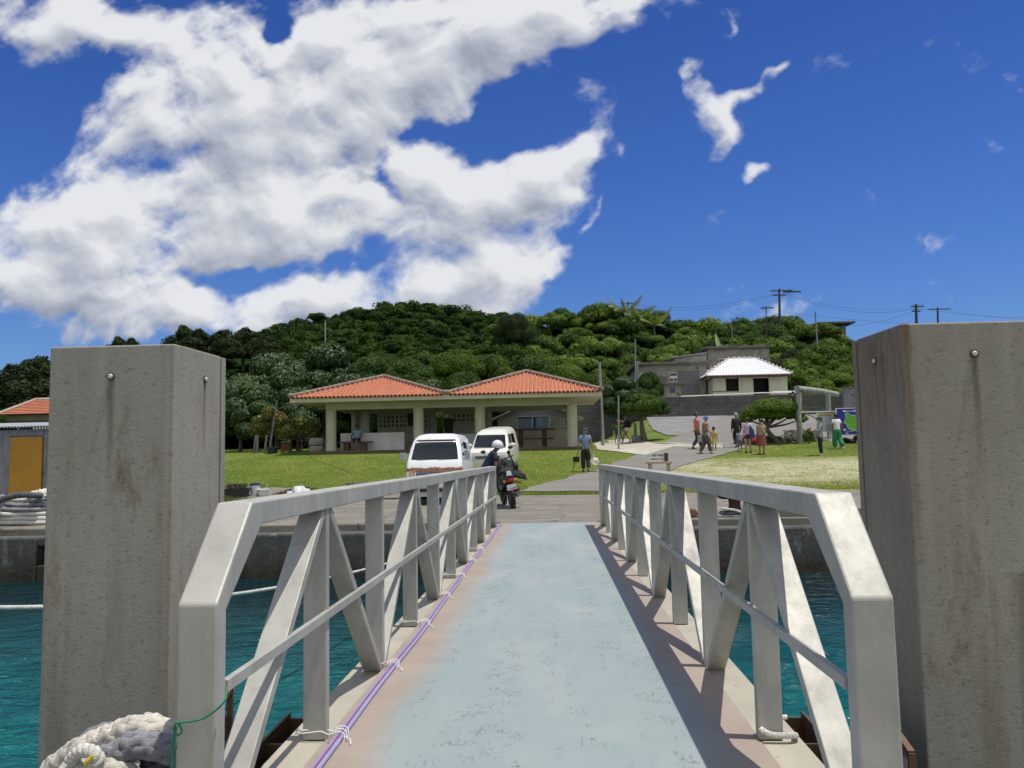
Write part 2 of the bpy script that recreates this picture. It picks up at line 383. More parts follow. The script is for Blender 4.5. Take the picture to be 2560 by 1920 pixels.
def wallmat():
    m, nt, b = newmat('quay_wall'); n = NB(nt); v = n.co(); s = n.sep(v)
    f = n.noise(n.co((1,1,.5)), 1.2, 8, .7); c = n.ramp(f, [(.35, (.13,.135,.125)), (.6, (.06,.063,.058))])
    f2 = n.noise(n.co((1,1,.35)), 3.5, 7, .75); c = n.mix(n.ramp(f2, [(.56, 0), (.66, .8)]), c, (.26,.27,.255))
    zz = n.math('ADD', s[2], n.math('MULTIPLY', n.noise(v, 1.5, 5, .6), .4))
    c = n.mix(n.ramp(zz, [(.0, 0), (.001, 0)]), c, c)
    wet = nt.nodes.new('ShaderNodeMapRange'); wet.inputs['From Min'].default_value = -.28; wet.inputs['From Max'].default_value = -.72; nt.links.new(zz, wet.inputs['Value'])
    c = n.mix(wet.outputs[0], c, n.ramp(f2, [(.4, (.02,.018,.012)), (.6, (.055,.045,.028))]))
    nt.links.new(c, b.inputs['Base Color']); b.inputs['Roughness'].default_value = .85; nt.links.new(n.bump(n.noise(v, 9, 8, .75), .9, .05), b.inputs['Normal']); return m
M_['qwall'] = wallmat()

# ---- land sheet: one sheet reaching the horizon (behind the quay face)
def land():
    xs = np.concatenate([np.linspace(-900,-60,12)[:-1], np.linspace(-60,60,121), np.linspace(60,900,12)[1:]])
    ys = np.concatenate([[22.5,23.2,23.8,24.2], np.arange(24.8, 75, .8), np.linspace(76, 1500, 14)])
    XX, YY = np.meshgrid(xs, ys); Z = G(XX, YY) - np.where(YY < 23.9, .02, 0) + .012
    V = np.stack([XX, YY, Z], -1).reshape(-1, 3); nx = len(xs)
    i, j = np.meshgrid(np.arange(len(ys)-1), np.arange(nx-1), indexing='ij'); a = (i*nx+j).ravel()
    o = npmesh('ground', V, np.stack([a, a+1, a+nx+1, a+nx], -1), M_['lawn']); o.data.polygons.foreach_set('use_smooth', [True]*len(o.data.polygons)); tag(o, kind='structure')
land()
# ---- quay apron, edge kerbs, face
q = MB(); q.box(-60, 60, 15.55, 24.0, -.6, 0.0)
tag(q.build('quay', M_['quay'], bevel=.03), kind='structure')
q = MB()
q.prism([(-60,15.15,-6),(60,15.15,-6),(60,15.15,-.15),(-60,15.15,-.15)], (0,.45,0)) if False else None
x0 = X(62, 15.2); x1 = X(112, 15.2)      # drain opening in the face
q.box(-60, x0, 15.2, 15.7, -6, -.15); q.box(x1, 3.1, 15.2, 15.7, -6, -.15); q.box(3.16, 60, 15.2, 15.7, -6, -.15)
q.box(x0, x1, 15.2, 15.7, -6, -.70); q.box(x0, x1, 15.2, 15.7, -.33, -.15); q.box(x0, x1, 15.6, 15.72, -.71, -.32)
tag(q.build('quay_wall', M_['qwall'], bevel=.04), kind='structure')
# separate kerb beams lying on the apron edge (right side)
def blk(x0, x1, y0, y1, z0, z1, lab, nm='kerb_block'):
    b = MB(); b.box(x0, x1, y0, y1, z0, z1); o = b.build(nm, M_['quay'], bevel=.025); solo(o, ((x0+x1)/2,(y0+y1)/2,z0)); tag(o, lab, 'kerb block'); return o
blk(3.95, 6.3, 15.65, 15.95, .0, .16, 'weathered concrete kerb block on the quay edge right of the rusty bollard')

# ---- paths (thin sheets above the lawn)
GRASS_EX = []
def sheet(name, poly, mat, dz, step=.7):
    GRASS_EX.append(poly)
    bm = bmesh.new(); vs = [bm.verts.new((p[0], p[1], 0)) for p in poly]; f = bm.faces.new(vs)
    bmesh.ops.triangulate(bm, faces=[f])
    ys = [p[1] for p in poly]; xs = [p[0] for p in poly]
    y = min(ys)+step
    while y < max(ys):
        bmesh.ops.bisect_plane(bm, geom=bm.verts[:]+bm.edges[:]+bm.faces[:], plane_co=(0,y,0), plane_no=(0,1,0)); y += step
    x = min(xs)+step
    while x < max(xs):
        bmesh.ops.bisect_plane(bm, geom=bm.verts[:]+bm.edges[:]+bm.faces[:], plane_co=(x,0,0), plane_no=(1,0,0)); x += step
    for v in bm.verts: v.co.z = Gf(v.co.x, v.co.y)+.012+dz
    me = bpy.data.meshes.new(name); bm.to_mesh(me); bm.free(); me.materials.append(mat)
    o = bpy.data.objects.new(name, me); col.objects.link(o); WL[o.name] = (Vector((0,0,0)),0)
    if me.polygons and me.polygons[0].normal.z < 0: me.flip_normals()
    return tag(o, kind='structure')
def P(dx, dy): p = gp(dx*2560/2212, dy*2560/2212); return (p.x, p.y)     # display pixels -> ground point
def wob(pts, a=.06, n=9):
    a = a*1.7
    out = []
    for i, p in enumerate(pts):
        q_ = pts[(i+1) % len(pts)]
        for k in range(n):
            t = k/n; out.append((p[0]+(q_[0]-p[0])*t+random.uniform(-a,a)*(k>0), p[1]+(q_[1]-p[1])*t+random.uniform(-a,a)*(k>0)))
    return out
sheet('path', wob([P(1120,1063), P(1200,1040), P(1290,1016), P(1372,985), P(1412,968), P(1480,935), P(1560,930), P(1700,905), P(1830,900), P(1830,950), P(1725,952), P(1640,955), P(1590,975), P(1500,1000), P(1460,1012), P(1400,1050), P(1385,1066), P(1290,1063)]), M_['path'], .022)
sheet('side_path', wob([P(1283,958), P(1290,972), P(1395,985), P(1455,966), P(1565,968), P(1560,960), P(1410,958), P(1300,955)], .03), M_['pathlight'], .030)
sheet('ramp', wob([P(1430,897), P(1392,902), P(1410,930), P(1440,942), P(1480,941), P(1520,925), P(1580,897.5), P(1500,896)], .05), M_['ramp'], .034)
sheet('road', wob([P(1500,897), P(1490,930), P(1640,950), P(1730,948), P(1900,950), P(2100,940), P(2100,899), P(1800,897), P(1640,897)], .05), M_['path'], .026)
sheet('patio', wob([P(560,966), P(612,972), P(640,969), P(640,966)], .02), M_['pathlight'], .03)
# left apron slab patches beside the kerb
sheet('slab', wob([(-14,23.2),(-14,26.4),(-9.5,26.6),(-6.4,25.3),(-4.6,24.7),(-4.6,23.2)], .08), M_['quay'], .02)

# ---- water
def water():
    m, nt, b = newmat('sea_water'); n = NB(nt); v = n.co(); s = n.sep(v)
    f = n.noise(n.co((1,1.4,1)), .55, 4, .6)
    c = n.ramp(f, [(.35, (.000,.072,.090)), (.65, (.005,.135,.138))])
    darker = nt.nodes.new('ShaderNodeMapRange'); darker.inputs['From Min'].default_value = 7.5; darker.inputs['From Max'].default_value = 13.2; nt.links.new(s[1], darker.inputs['Value'])
    c = n.mix(darker.outputs[0], c, (.002,.022,.026))  # dark reflection of the quay wall painted into the water colour
    nt.links.new(c, b.inputs['Base Color']); b.inputs['Roughness'].default_value = .06; b.inputs['IOR'].default_value = 1.333
    h1 = n.noise(n.co((1,1.9,1), rot=(0,0,.25)), 1.05, 3, .55, .7); h2 = n.noise(n.co((1,1.6,1), rot=(0,0,-.3)), 3.4, 4, .6, .8)
    hh = n.math('ADD', n.math('MULTIPLY', h1, 1.0), n.math('MULTIPLY', h2, .42))
    nt.links.new(n.bump(hh, 1.0, .27), b.inputs['Normal']); return m
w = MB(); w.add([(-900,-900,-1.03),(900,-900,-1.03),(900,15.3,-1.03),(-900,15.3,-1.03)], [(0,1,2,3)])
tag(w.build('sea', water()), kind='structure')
sb = MB(); sb.add([(-900,-900,-5),(900,-900,-5),(900,15.3,-5),(-900,15.3,-5)], [(0,1,2,3)]); tag(sb.build('seabed', plain('seabed_sand', (.2,.25,.2))), kind='structure')
# ================================================================== GANGWAY
def alu():
    m, nt, b = newmat('galvanised_metal'); n = NB(nt); v = n.co()
    f = n.noise(v, 2.2, 8, .65, .3); f2 = n.noise(n.co((1,1,.25)), 9, 6, .7); f3 = n.noise(v, 55, 3, .75)
    c = n.ramp(f, [(.32, (.35,.345,.315)), (.55, (.43,.42,.38)), (.72, (.50,.48,.43))])
    c = n.mix(n.ramp(f2, [(.48, 0), (.72, .55)]), c, (.25,.24,.21)); c = n.mix(n.ramp(f3, [(.62, 0), (.70, .55)]), c, (.33,.32,.29))
    nt.links.new(c, b.inputs['Base Color']); b.inputs['Metallic'].default_value = .2; b.inputs['Specular IOR Level'].default_value = .35
    nt.links.new(n.ramp(f2, [(.3, .5), (.7, .65)]), b.inputs['Roughness']); nt.links.new(n.bump(n.noise(v, 70, 4, .7), .12, .004), b.inputs['Normal']); return m
def deckmat():
    m, nt, b = newmat('painted_deck'); n = NB(nt); v = n.co(); s = n.sep(v)
    ax = n.math('ABSOLUTE', n.math('ADD', s[0], -.03))
    wv = n.math('ADD', ax, n.math('MULTIPLY', n.math('SUBTRACT', n.noise(n.co((1,.5,1)), 1.6, 5, .6), .5), .34))
    k = nt.nodes.new('ShaderNodeMapRange'); k.interpolation_type = 'SMOOTHSTEP'; k.inputs['From Min'].default_value = .60; k.inputs['From Max'].default_value = .86; nt.links.new(wv, k.inputs['Value'])
    f = n.noise(n.co((1,.45,1)), 1.4, 7, .6, .3)
    blue = n.ramp(f, [(.3, (.228,.292,.302)), (.52, (.268,.320,.322)), (.68, (.325,.345,.332))])
    pink = n.ramp(n.noise(v, 2.5, 6, .6), [(.3, (.30,.235,.19)), (.7, (.37,.30,.245))])
    c = n.mix(k.outputs[0], blue, pink)
    # fine cross brushing and cracks / chips
    fb = n.noise(n.co((.6,14,1)), 3, 3, .6); c = n.mix(n.math('MULTIPLY', n.ramp(fb, [(.35, 1), (.65, 0)]), .16), c, (.24,.29,.31))
    vo = nt.nodes.new('ShaderNodeTexVoronoi'); vo.feature = 'DISTANCE_TO_EDGE'; vo.inputs['Scale'].default_value = 15
    nn = nt.nodes.new('ShaderNodeTexNoise'); nn.inputs['Scale'].default_value = 7; nn.inputs['Detail'].default_value = 4
    w = nt.nodes.new('ShaderNodeVectorMath'); w.operation = 'MULTIPLY_ADD'; w.inputs[1].default_value = (.18,.18,.18)
    vv_ = n.co((2.4,.9,1)); nt.links.new(v, nn.inputs['Vector']); nt.links.new(nn.outputs['Color'], w.inputs[0]); nt.links.new(vv_, w.inputs[2]); nt.links.new(w.outputs[0], vo.inputs['Vector'])
    line = n.ramp(vo.outputs['Distance'], [(.014, 1), (.045, 0)])
    streaks = n.noise(n.co((5.5,.30,1)), 1.0, 3, .6)
    patch = n.math('MULTIPLY', n.ramp(streaks, [(.46, 0), (.56, 1)]), n.ramp(n.noise(n.co((2,2,1)), 3.1, 5, .7), [(.50, 0), (.57, 1)]))
    inb = n.math('SUBTRACT', 1.0, k.outputs[0])
    crack = n.math('MULTIPLY', n.math('MULTIPLY', line, patch), inb)
    chip = n.math('MULTIPLY', n.ramp(n.noise(n.co((1.5,.8,1)), 46, 3, .7), [(.60, 0), (.64, 1)]), n.math('MULTIPLY', patch, inb))
    c = n.mix(n.math('MULTIPLY', crack, .7), c, (.07,.09,.10)); c = n.mix(n.math('MULTIPLY', chip, .8), c, (.11,.13,.135))
    white = n.math('MULTIPLY', n.ramp(n.noise(v, 18, 4, .8), [(.70, 0), (.76, 1)]), .5); c = n.mix(white, c, (.62,.62,.58))
    nt.links.new(c, b.inputs['Base Color']); b.inputs['Roughness'].default_value = .72; b.inputs['Specular IOR Level'].default_value = .3
    h = n.math('SUBTRACT', n.noise(v, 60, 4, .7), n.math('MULTIPLY', crack, 2.0)); nt.links.new(n.bump(h, .35, .004), b.inputs['Normal']); return m
M_['alu'] = alu(); M_['deck'] = deckmat(); M_['string'] = plain('white_string', (.75,.74,.70), .8)
def dz(Y): return .18-.013*Y
L0, L1 = 2.15, 15.35
ox=-.042
gw = thing('gangway', 'long aluminium gangway with pale blue painted deck leading to the quay', 'gangway', (-.045, 2.15, dz(2.15)))
ox = -.042
def slab(mb, x0, x1, ya, yb, t0, t1):
    mb.add([(x0,ya,dz(ya)+t0),(x1,ya,dz(ya)+t0),(x1,yb,dz(yb)+t0),(x0,yb,dz(yb)+t0),(x0,ya,dz(ya)+t1),(x1,ya,dz(ya)+t1),(x1,yb,dz(yb)+t1),(x0,yb,dz(yb)+t1)],
           [(0,3,2,1),(4,5,6,7),(0,1,5,4),(1,2,6,5),(2,3,7,6),(3,0,4,7)])
b = MB(); slab(b, ox-.985, ox+.985, L0, L1, -.04, 0); b.build('deck', M_['deck'], gw)
beam_m = pm('cream_painted_steel', (.42,.385,.30), (.34,.32,.26), 2.5, .7, bump=.1, speck=((.2,.15,.09), 9, .66))
for sx in (-1, 1):
    b = MB(); slab(b, *sorted((ox+sx*.987, ox+sx*1.175)), L0, L1, -.16, -.006); b.build('side_beam', beam_m, gw, bevel=.006)
    b = MB(); slab(b, *sorted((ox+sx*.88, ox+sx*.96)), L0+.3, L1-.4, -.30, -.045); b.build('girder', M_['alu'], gw)
tops = [3.63+2.4*i for i in range(5)]; bots = [4.83+2.4*i for i in range(4)]
for sx in (-1, 1):
    xi, xo = ox+sx*.970, ox+sx*1.097; xc = (xi+xo)/2
    H = 1.135
    b = MB()      # top rail with sloped nose: profile swept
    rl = [(2.45, .82), (2.72, H), (14.62, H)]
    tt = .085
    def pt(Y, h): return (Y, dz(Y)+h)
    outer = [pt(2.42,.0), pt(2.42,.84), pt(2.70,H), pt(14.75,H), pt(14.75,.0)]
    inner = [pt(14.62,.0), pt(14.62,H-tt), pt(2.79,H-tt), pt(2.515,.79), pt(2.515,.0)]
    # nose + rail as one folded box section
    sec = [(2.40,.0,2.475,.0),(2.40,.835,2.475,.805),(2.68,H,2.775,H-tt),(14.68,H,14.60,H-tt),(14.68,.0,14.60,.0)]
    vs = []
    for (ya, ha, yb, hb) in sec:
        za, zb = dz(ya)+ha, dz(yb)+hb
        vs += [(xi,ya,za),(xo,ya,za),(xo,yb,zb),(xi,yb,zb)]
    fs = []
    for i in range(len(sec)-1):
        a = i*4
        for j in range(4): fs.append((a+j, a+(j+1)%4, a+4+(j+1)%4, a+4+j))
    fs += [(0,1,2,3), (16,17,18,19)]
    b.add(vs, fs); rail = b.build('railing', M_['alu'], gw, bevel=.008)
    for i in range(1, 10):
        Y = 2.43+1.2*i
        p = MB(); p.box(xc-.055, xc+.055, Y-.025, Y+.025, dz(Y)+0.001, dz(Y)+H-tt-.001); p.build('post', M_['alu'], rail, bevel=.004)
    def brace(Yt, Yb):
        sgn = 1 if Yb > Yt else -1
        p = MB(); p.beam((xc, Yt+sgn*.055, dz(Yt)+H-tt-.012), (xc, Yb-sgn*.055, dz(Yb)+.012), .108, .045, (1,0,0)); p.build('brace', M_['alu'], rail, bevel=.004)
    for t in tops:
        brace(t, t-1.2 if t > 4 else 2.45)
        brace(t, t+1.2 if t < 13 else 14.62)
    p = MB(); xb = xi + sx*.006; p.beam((xb, 2.476, dz(2.476)+.565), (xb, 14.60, dz(14.60)+.565), .024, .036, (1,0,0)); 
    for i in range(1, 10): Yw = 2.43+1.2*i; p.ell((xb+sx*.004, Yw-.027, dz(Yw)+.565), (.014,.010,.024), 8, 6)
    p.build('lower_bar', M_['alu'], rail)
b = MB(); slab(b, ox-.96, ox+.96, L1-.02, L1+.45, -.02, .004)
b.build('hinged_flap', plain('worn_steel_plate', (.30,.29,.26), .6, .4), gw)

# ---- purple cable bundle along the left side of the deck, tied to the posts
def wavy(x0, ya, yb, amp, seed, h):
    rr = random.Random(seed); ph = [rr.uniform(0, 6) for _ in range(3)]
    n = 150; return [(x0 + amp*(math.sin(y*1.1+ph[0])+.6*math.sin(y*2.7+ph[1])), y, dz(y)+h) for y in [ya+(yb-ya)*i/n for i in range(n+1)]]
cb_ = thing('cable', 'lavender cable pair with a magenta stripe tied along the left edge of the gangway deck', 'cable', (ox-.92, 2.15, dz(2.15)+.01))
b = MB(); b.tube(wavy(ox-.905, 2.15, 15.2, .008, 1, .012), .0105, 8); b.build('lavender_cable', plain('lavender_pvc', (.34,.32,.52), .5), cb_, smooth=True)
b = MB(); b.tube(wavy(ox-.931, 2.15, 15.2, .008, 1, .0115), .009, 8); b.build('blue_cable', plain('periwinkle_pvc', (.31,.31,.47), .5), cb_, smooth=True)
b = MB(); b.tube(wavy(ox-.918, 2.15, 15.2, .008, 1, .022), .0045, 6); b.build('magenta_line', plain('magenta_pvc', (.34,.12,.30), .5), cb_, smooth=True)
for i, Y in enumerate([3.63, 4.83, 6.03, 7.23, 8.43, 9.63, 10.83]):
    b = MB(); z = dz(Y)
    for k in range(3):
        yy = Y-.06+.035*k
        ring = [(ox-.92+.036*math.cos(a), yy+.01*math.sin(a*2), z+.02+.032*math.sin(a)) for a in np.linspace(0, 2*PI, 12)]
        b.tube(ring, .003, 5, False)
    for k in range(2):
        b.tube([(ox-.95, Y-.05+.05*k, z+.03), (ox-1.0, Y-.04+.03*k, z+.045), (ox-1.12, Y-.035, z+.03+.015*k), (ox-1.128, Y+.03, z+.03)], .003, 5)
    b.tube([(ox-.89, Y-.03, z+.02), (ox-.86, Y-.05, z+.012), (ox-.85, Y-.09, z+.006)], .0035, 5)
    o = b.build('tie_string', M_['string'], smooth=True); solo(o, (ox-.92, Y, z)); tag(o, ['white string tying the cable to the nearest left railing post','white string on the cable at the second left railing post from the camera','white string on the cable at the third left railing post from the camera','white string on the cable at the fourth left railing post from the camera','white string on the cable at the fifth left railing post from the camera','white string on the cable at the sixth left railing post from the camera','white string on the cable at the seventh left railing post from the camera'][i], 'string', 'strings tying the cable to the railing')
def rope_strands(b, pts, rad, n=3, pitch=.16, sr=.62, seg=8, sub=6):
    """laid rope: n strands twisted round a centre line"""
    pts = [Vector(p) for p in pts]
    # resample
    L = [0]
    for i in range(1, len(pts)): L.append(L[-1]+(pts[i]-pts[i-1]).length)
    N_ = max(8, int(L[-1]/pitch*sub)); res = []
    for k in range(N_+1):
        s_ = L[-1]*k/N_; i = min(max(1, next((j for j in range(1, len(L)) if L[j] >= s_), len(L)-1)), len(L)-1)
        t = (s_-L[i-1])/max(1e-9, L[i]-L[i-1]); res.append((pts[i-1].lerp(pts[i], t), s_))
    up = Vector((0,0,1)); fr = []
    for k in range(len(res)):
        t = (res[min(k+1,N_)][0]-res[max(k-1,0)][0]).normalized()
        u = up - t*up.dot(t)
        u = u.normalized() if u.length > .05 else t.orthogonal().normalized(); up = u; fr.append((u, t.cross(u)))
    for q_ in range(n):
        P_ = []
        for (p, s_), (u, w_) in zip(res, fr):
            a = 2*PI*(s_/pitch + q_/n); P_.append(p + (u*math.cos(a)+w_*math.sin(a))*rad*.52)
        b.tube(P_, rad*sr, seg)
def spline(pts, n=8):
    pts = [Vector(p) for p in pts]; out = []
    for i in range(len(pts)-1):
        p0, p1, p2, p3 = pts[max(i-1,0)], pts[i], pts[i+1], pts[min(i+2,len(pts)-1)]
        for k in range(n):
            t = k/n; out.append(.5*((2*p1)+(-p0+p2)*t+(2*p0-5*p1+4*p2-p3)*t*t+(-p0+3*p1-3*p2+p3)*t**3))
    return out + [pts[-1]]
def ropemat(name, c, c2):
    m, nt, b = newmat(name); n = NB(nt); v = n.co(); f = n.noise(v, 5, 6, .7); f2 = n.noise(n.co((6,6,40)), 8, 3, .6)
    cc = n.ramp(f, [(.35, c), (.62, c2)]); cc = n.mix(n.math('MULTIPLY', n.ramp(f2, [(.4, 1), (.6, 0)]), .35), cc, tuple(x*.5 for x in c2))
    nt.links.new(cc, b.inputs['Base Color']); b.inputs['Roughness'].default_value = .9; nt.links.new(n.bump(f2, .7, .006), b.inputs['Normal']); return m
M_['rope'] = ropemat('grey_white_rope', (.68,.64,.55), (.40,.375,.33)); M_['ropew'] = ropemat('white_rope', (.74,.73,.68), (.50,.49,.45)); M_['roped'] = ropemat('dark_rope', (.13,.135,.15), (.07,.07,.08))
M_['ropeg'] = ropemat('grey_rope', (.34,.35,.37), (.16,.165,.18))
# white rope round the foot of the right post
b = MB(); Y = 3.63; z = dz(Y)+.03; xr = ox+1.065
rope_strands(b, spline([(xr-.065,Y+.03,z+.005),(xr-.07,Y-.04,z+.015),(xr-.03,Y-.05,z),(xr+.05,Y-.05,z-.002),(xr+.075,Y-.03,z-.01),(xr+.085,Y+.04,z-.05),(xr+.10,Y+.05,z-.16)], 6), .013, pitch=.045)
b.tube([(xr-.07,Y-.02,z+.012),(xr-.068,Y+.04,z+.04),(xr+.06,Y+.045,z+.045)], .012, 8)
o = b.build('rope', M_['ropew'], smooth=True); solo(o, (xr, Y, z)); tag(o, 'short white rope wrapped round the foot of the nearest right railing post', 'rope')

# ---- concrete guide pillars
def pillar_mat(name, a, b_, rust, streaks=()):
    m, nt, b = newmat(name); n = NB(nt); v = n.co(); s = n.sep(v)
    f = n.noise(n.co((1,1,.6)), 1.1, 8, .62); c = n.ramp(f, [(.33, a), (.66, b_)])
    # pits
    f2 = n.noise(n.co((1,1,2.2)), 17, 5, .72); c = n.mix(n.ramp(f2, [(.30, .6), (.42, 0)]), c, tuple(x*.42 for x in b_))
    f5 = n.noise(n.co((1,1,1.6)), 44, 3, .7); c = n.mix(n.ramp(f5, [(.30, .7), (.40, 0)]), c, tuple(x*.38 for x in b_))
    f7 = n.noise(n.co((1,1,.10), loc=(1,4,0)), 9, 5, .65); c = n.mix(n.ramp(f7, [(.45, 0), (.7, .22)]), c, tuple(x*.62 for x in b_))
    f3 = n.noise(n.co((1,1,.16)), 5.5, 7, .7); c = n.mix(n.ramp(f3, [(.55, 0), (.75, .55)]), c, rust)
    f4 = n.noise(n.co((1,1,.45), loc=(3,1,2)), 3.4, 6, .7); c = n.mix(n.ramp(f4, [(.60, 0), (.72, .7)]), c, tuple(x*1.0 for x in (rust[0]*.75, rust[1]*.62, rust[2]*.5)))
    # pale vertical streak of lime
    f6 = n.noise(n.co((1,1,.05), loc=(8,1,2)), 4, 4, .6); c = n.mix(n.ramp(f6, [(.60, 0), (.72, .4)]), c, tuple(min(1, x*1.45) for x in a))
    low = nt.nodes.new('ShaderNodeMapRange'); low.inputs['From Min'].default_value = .1; low.inputs['From Max'].default_value = -.9; nt.links.new(n.math('ADD', s[2], n.math('MULTIPLY', f4, .6)), low.inputs['Value'])
    c = n.mix(n.math('MULTIPLY', low.outputs[0], .55), c, (.075,.068,.052))
    # run-down streaks: (axis, place, top, length, half width, colour, strength)
    ge = n.math('SUBTRACT', n.noise(n.co((6,6,1.2)), 6, 5, .7), .5)
    for ax, x0_, zt_, ln, hw_, cc_, st_ in streaks:
        d = n.math('SUBTRACT', 1.0, n.math('DIVIDE', n.math('ABSOLUTE', n.math('ADD', n.math('SUBTRACT', s[ax], x0_), n.math('MULTIPLY', ge, hw_*1.6))), hw_), clamp=True)
        up = n.math('MULTIPLY', n.math('SUBTRACT', zt_, s[2]), 40, clamp=True); dn = n.math('SUBTRACT', 1.0, n.math('DIVIDE', n.math('SUBTRACT', zt_, s[2]), ln), clamp=True)
        k_ = n.math('MULTIPLY', n.math('MULTIPLY', n.math('POWER', d, .6), n.math('MULTIPLY', up, dn)), st_, clamp=True); c = n.mix(k_, c, cc_)
    nt.links.new(c, b.inputs['Base Color']); b.inputs['Roughness'].default_value = .88; b.inputs['Specular IOR Level'].default_value = .3
    nt.links.new(n.bump(n.math('ADD', n.math('MULTIPLY', f2, .7), n.noise(v, 80, 4, .7)), .4, .006), b.inputs['Normal']); return m
PLx0, PLx1 = at(126,862,4.0).x, at(438,856,4.0).x; PRx0 = at(2251,803,4.0).x; _lc = (PLx0+PLx1)/2; _rc = PRx0+.575
_dk = (.075,.062,.045); _rs = (.17,.085,.04)
PM1 = pillar_mat('pillar_concrete', (.365,.342,.285), (.285,.268,.222), (.20,.135,.075), ((0, at(278,941,4.0).x-_lc, at(278,941,4.0).z+1.2, .75, .022, _dk, .7), (1, 4.36-4.31, at(517,948,4.36).z+1.2, .55, .020, _rs, .8), (1, -.26, 3.25, 2.6, .03, (.34,.30,.24), .6), (0, .31, 3.2, 3, .012, (.36,.33,.27), .7)))
PM2 = pillar_mat('pillar_concrete_brown', (.365,.335,.270), (.275,.248,.198), (.21,.115,.052), ((0, at(2435,884,4.0).x-_rc, at(2435,884,4.0).z+1.2, .5, .020, _dk, .8), (0, -.555, 3.3, 1.35, .030, (.13,.072,.035), .95), (0, -.50, 2.7, 2.6, .035, (.36,.33,.27), .5), (1, 4.33-4.31, at(2181,903,4.33).z+1.2, .45, .016, _rs, .7), (0, -.05, 2.0, 2.2, .07, (.10,.075,.045), .6), (0, .30, 1.9, 2.5, .09, (.10,.08,.05), .6)))
rustm = pm('rust', (.13,.055,.025), (.05,.025,.015), 8, .9, bump=.5, bsc=60)
boltw = plain('pale_bolt', (.62,.60,.54), .5)
def pillar(x0, x1, Y0, Y1, ztop, sgn, mat, label):
    """sgn: +1 gangway side is +x"""
    t = thing('concrete_pillar', label, 'pillar', ((x0+x1)/2, (Y0+Y1)/2, -1.2))
    b = MB(); b.box(x0, x1, Y0, Y1-.045, -5, ztop); b.build('shaft', mat, t, bevel=.008)
    xi = x1 if sgn > 0 else x0
    b = MB(); b.box(x0+.01, x1-.01, Y1-.043, Y1-.030, -5, ztop-.012); b.build('joint_strip', rustm, t)
    b = MB(); b.box(x0, x1, Y1-.028, Y1+.03, -5, ztop-.004); b.build('back_panel', mat, t, bevel=.004)
    def bolt(x, y, z, ax):
        k = MB(); d = Vector(ax); p = Vector((x, y, z)); k.tube([p-d*.01, p+d*.006], .021, 14); bo = k.build('bolt_ring', rustm, t)
        k = MB(); k.tube([p, p+d*.010, p+d*.015], [.0145, .0135, .008], 12); k.build('bolt', boltw, bo, smooth=True)
    return t, bolt
t, bolt = pillar(PLx0, PLx1, 4.0, 4.62, 2.045, 1, PM1, 'tall grey concrete pillar standing in the water left of the gangway')
p = at(278, 941, 4.0); bolt(p.x, 3.999, p.z, (0,-1,0)); p = at(517, 948, 4.0+.34); bolt(PLx1, 4.36, at(517,948,4.36).z, (1,0,0))
t, bolt = pillar(PRx0, PRx0+1.15, 4.0, 4.62, 2.05, -1, PM2, 'tall rust stained brown concrete pillar standing in the water right of the gangway')
p = at(2435, 884, 4.0); bolt(p.x, 3.999, p.z, (0,-1,0)); bolt(PRx0, 4.33, at(2181,903,4.33).z, (-1,0,0))

# ---- steel hinge supports under the gangway's sides near the camera
brown = pm('brown_steel', (.16,.10,.055), (.085,.055,.032), 5, .55, .3, bump=.2, speck=((.25,.13,.05), 20, .62)); black = pm('black_rubber', (.018,.018,.02), (.03,.03,.032), 5, .55, bump=.2, bsc=30)
for sx, lab in ((-1, 'brown steel bearing bracket below the left side of the gangway'), (1, 'brown steel bearing bracket below the right side of the gangway')):
    t = thing('bearing_bracket', lab, 'bracket', (ox+sx*1.4, 3.3, -.3))
    b = MB(); xa, xb2 = ox+sx*1.20, ox+sx*1.36
    for Ya in (2.4, 3.0, 3.42, 3.86, 4.22): b.box(min(xa,xb2), max(xa,xb2), Ya, Ya+.014, -.34, .02)
    b.box(min(xa,xb2), max(xa,xb2), 2.3, 4.234, -.36, -.342); b.box(*sorted((xb2, xb2+sx*.014)), 2.3, 4.24, -.36, .045); b.box(*sorted((xa, xa-sx*.012)), 2.3, 4.24, -.36, .0)
    b.build('channel', brown, t)
    b = MB(); b.box(*sorted((ox+sx*1.40, ox+sx*1.74)), 2.9, 4.18, -.42, -.05); b.box(*sorted((ox+sx*1.44, ox+sx*1.60)), 3.1, 4.05, -.05, -.01); b.box(*sorted((ox+sx*1.66,ox+sx*1.74)), 3.9, 4.14, -.05, .08)
    b.build('rubber_block', black, t, bevel=.012)
    b = MB(); b.beam((ox+sx*1.66, 3.65, .06), (ox+sx*1.66, 4.15, .20), .03, .02); b.beam((ox+sx*1.66, 3.65, .06), (ox+sx*1.66, 3.65, -.05), .03, .02); b.beam((ox+sx*1.66, 4.15, .20), (ox+sx*1.66, 4.15, -.05), .03, .02)
    b.build('handle', brown, t)
    for Ya in (3.55, 4.05):
        k = MB(); k.tube([(xb2+sx*.0, Ya, -.08), (xb2+sx*.035, Ya, -.08)], .02, 6); k.build('bolt', plain('brass_bolt', (.45,.33,.17), .35, .6), t)
# ---- pontoon underfoot (outside the picture) and its big rope pile
pt_ = MB(); pt_.box(-4.5, 4.5, -7, 2.36, -1.6, -.02); o = pt_.build('pontoon', M_['quay'], bevel=.03); tag(o, kind='structure')
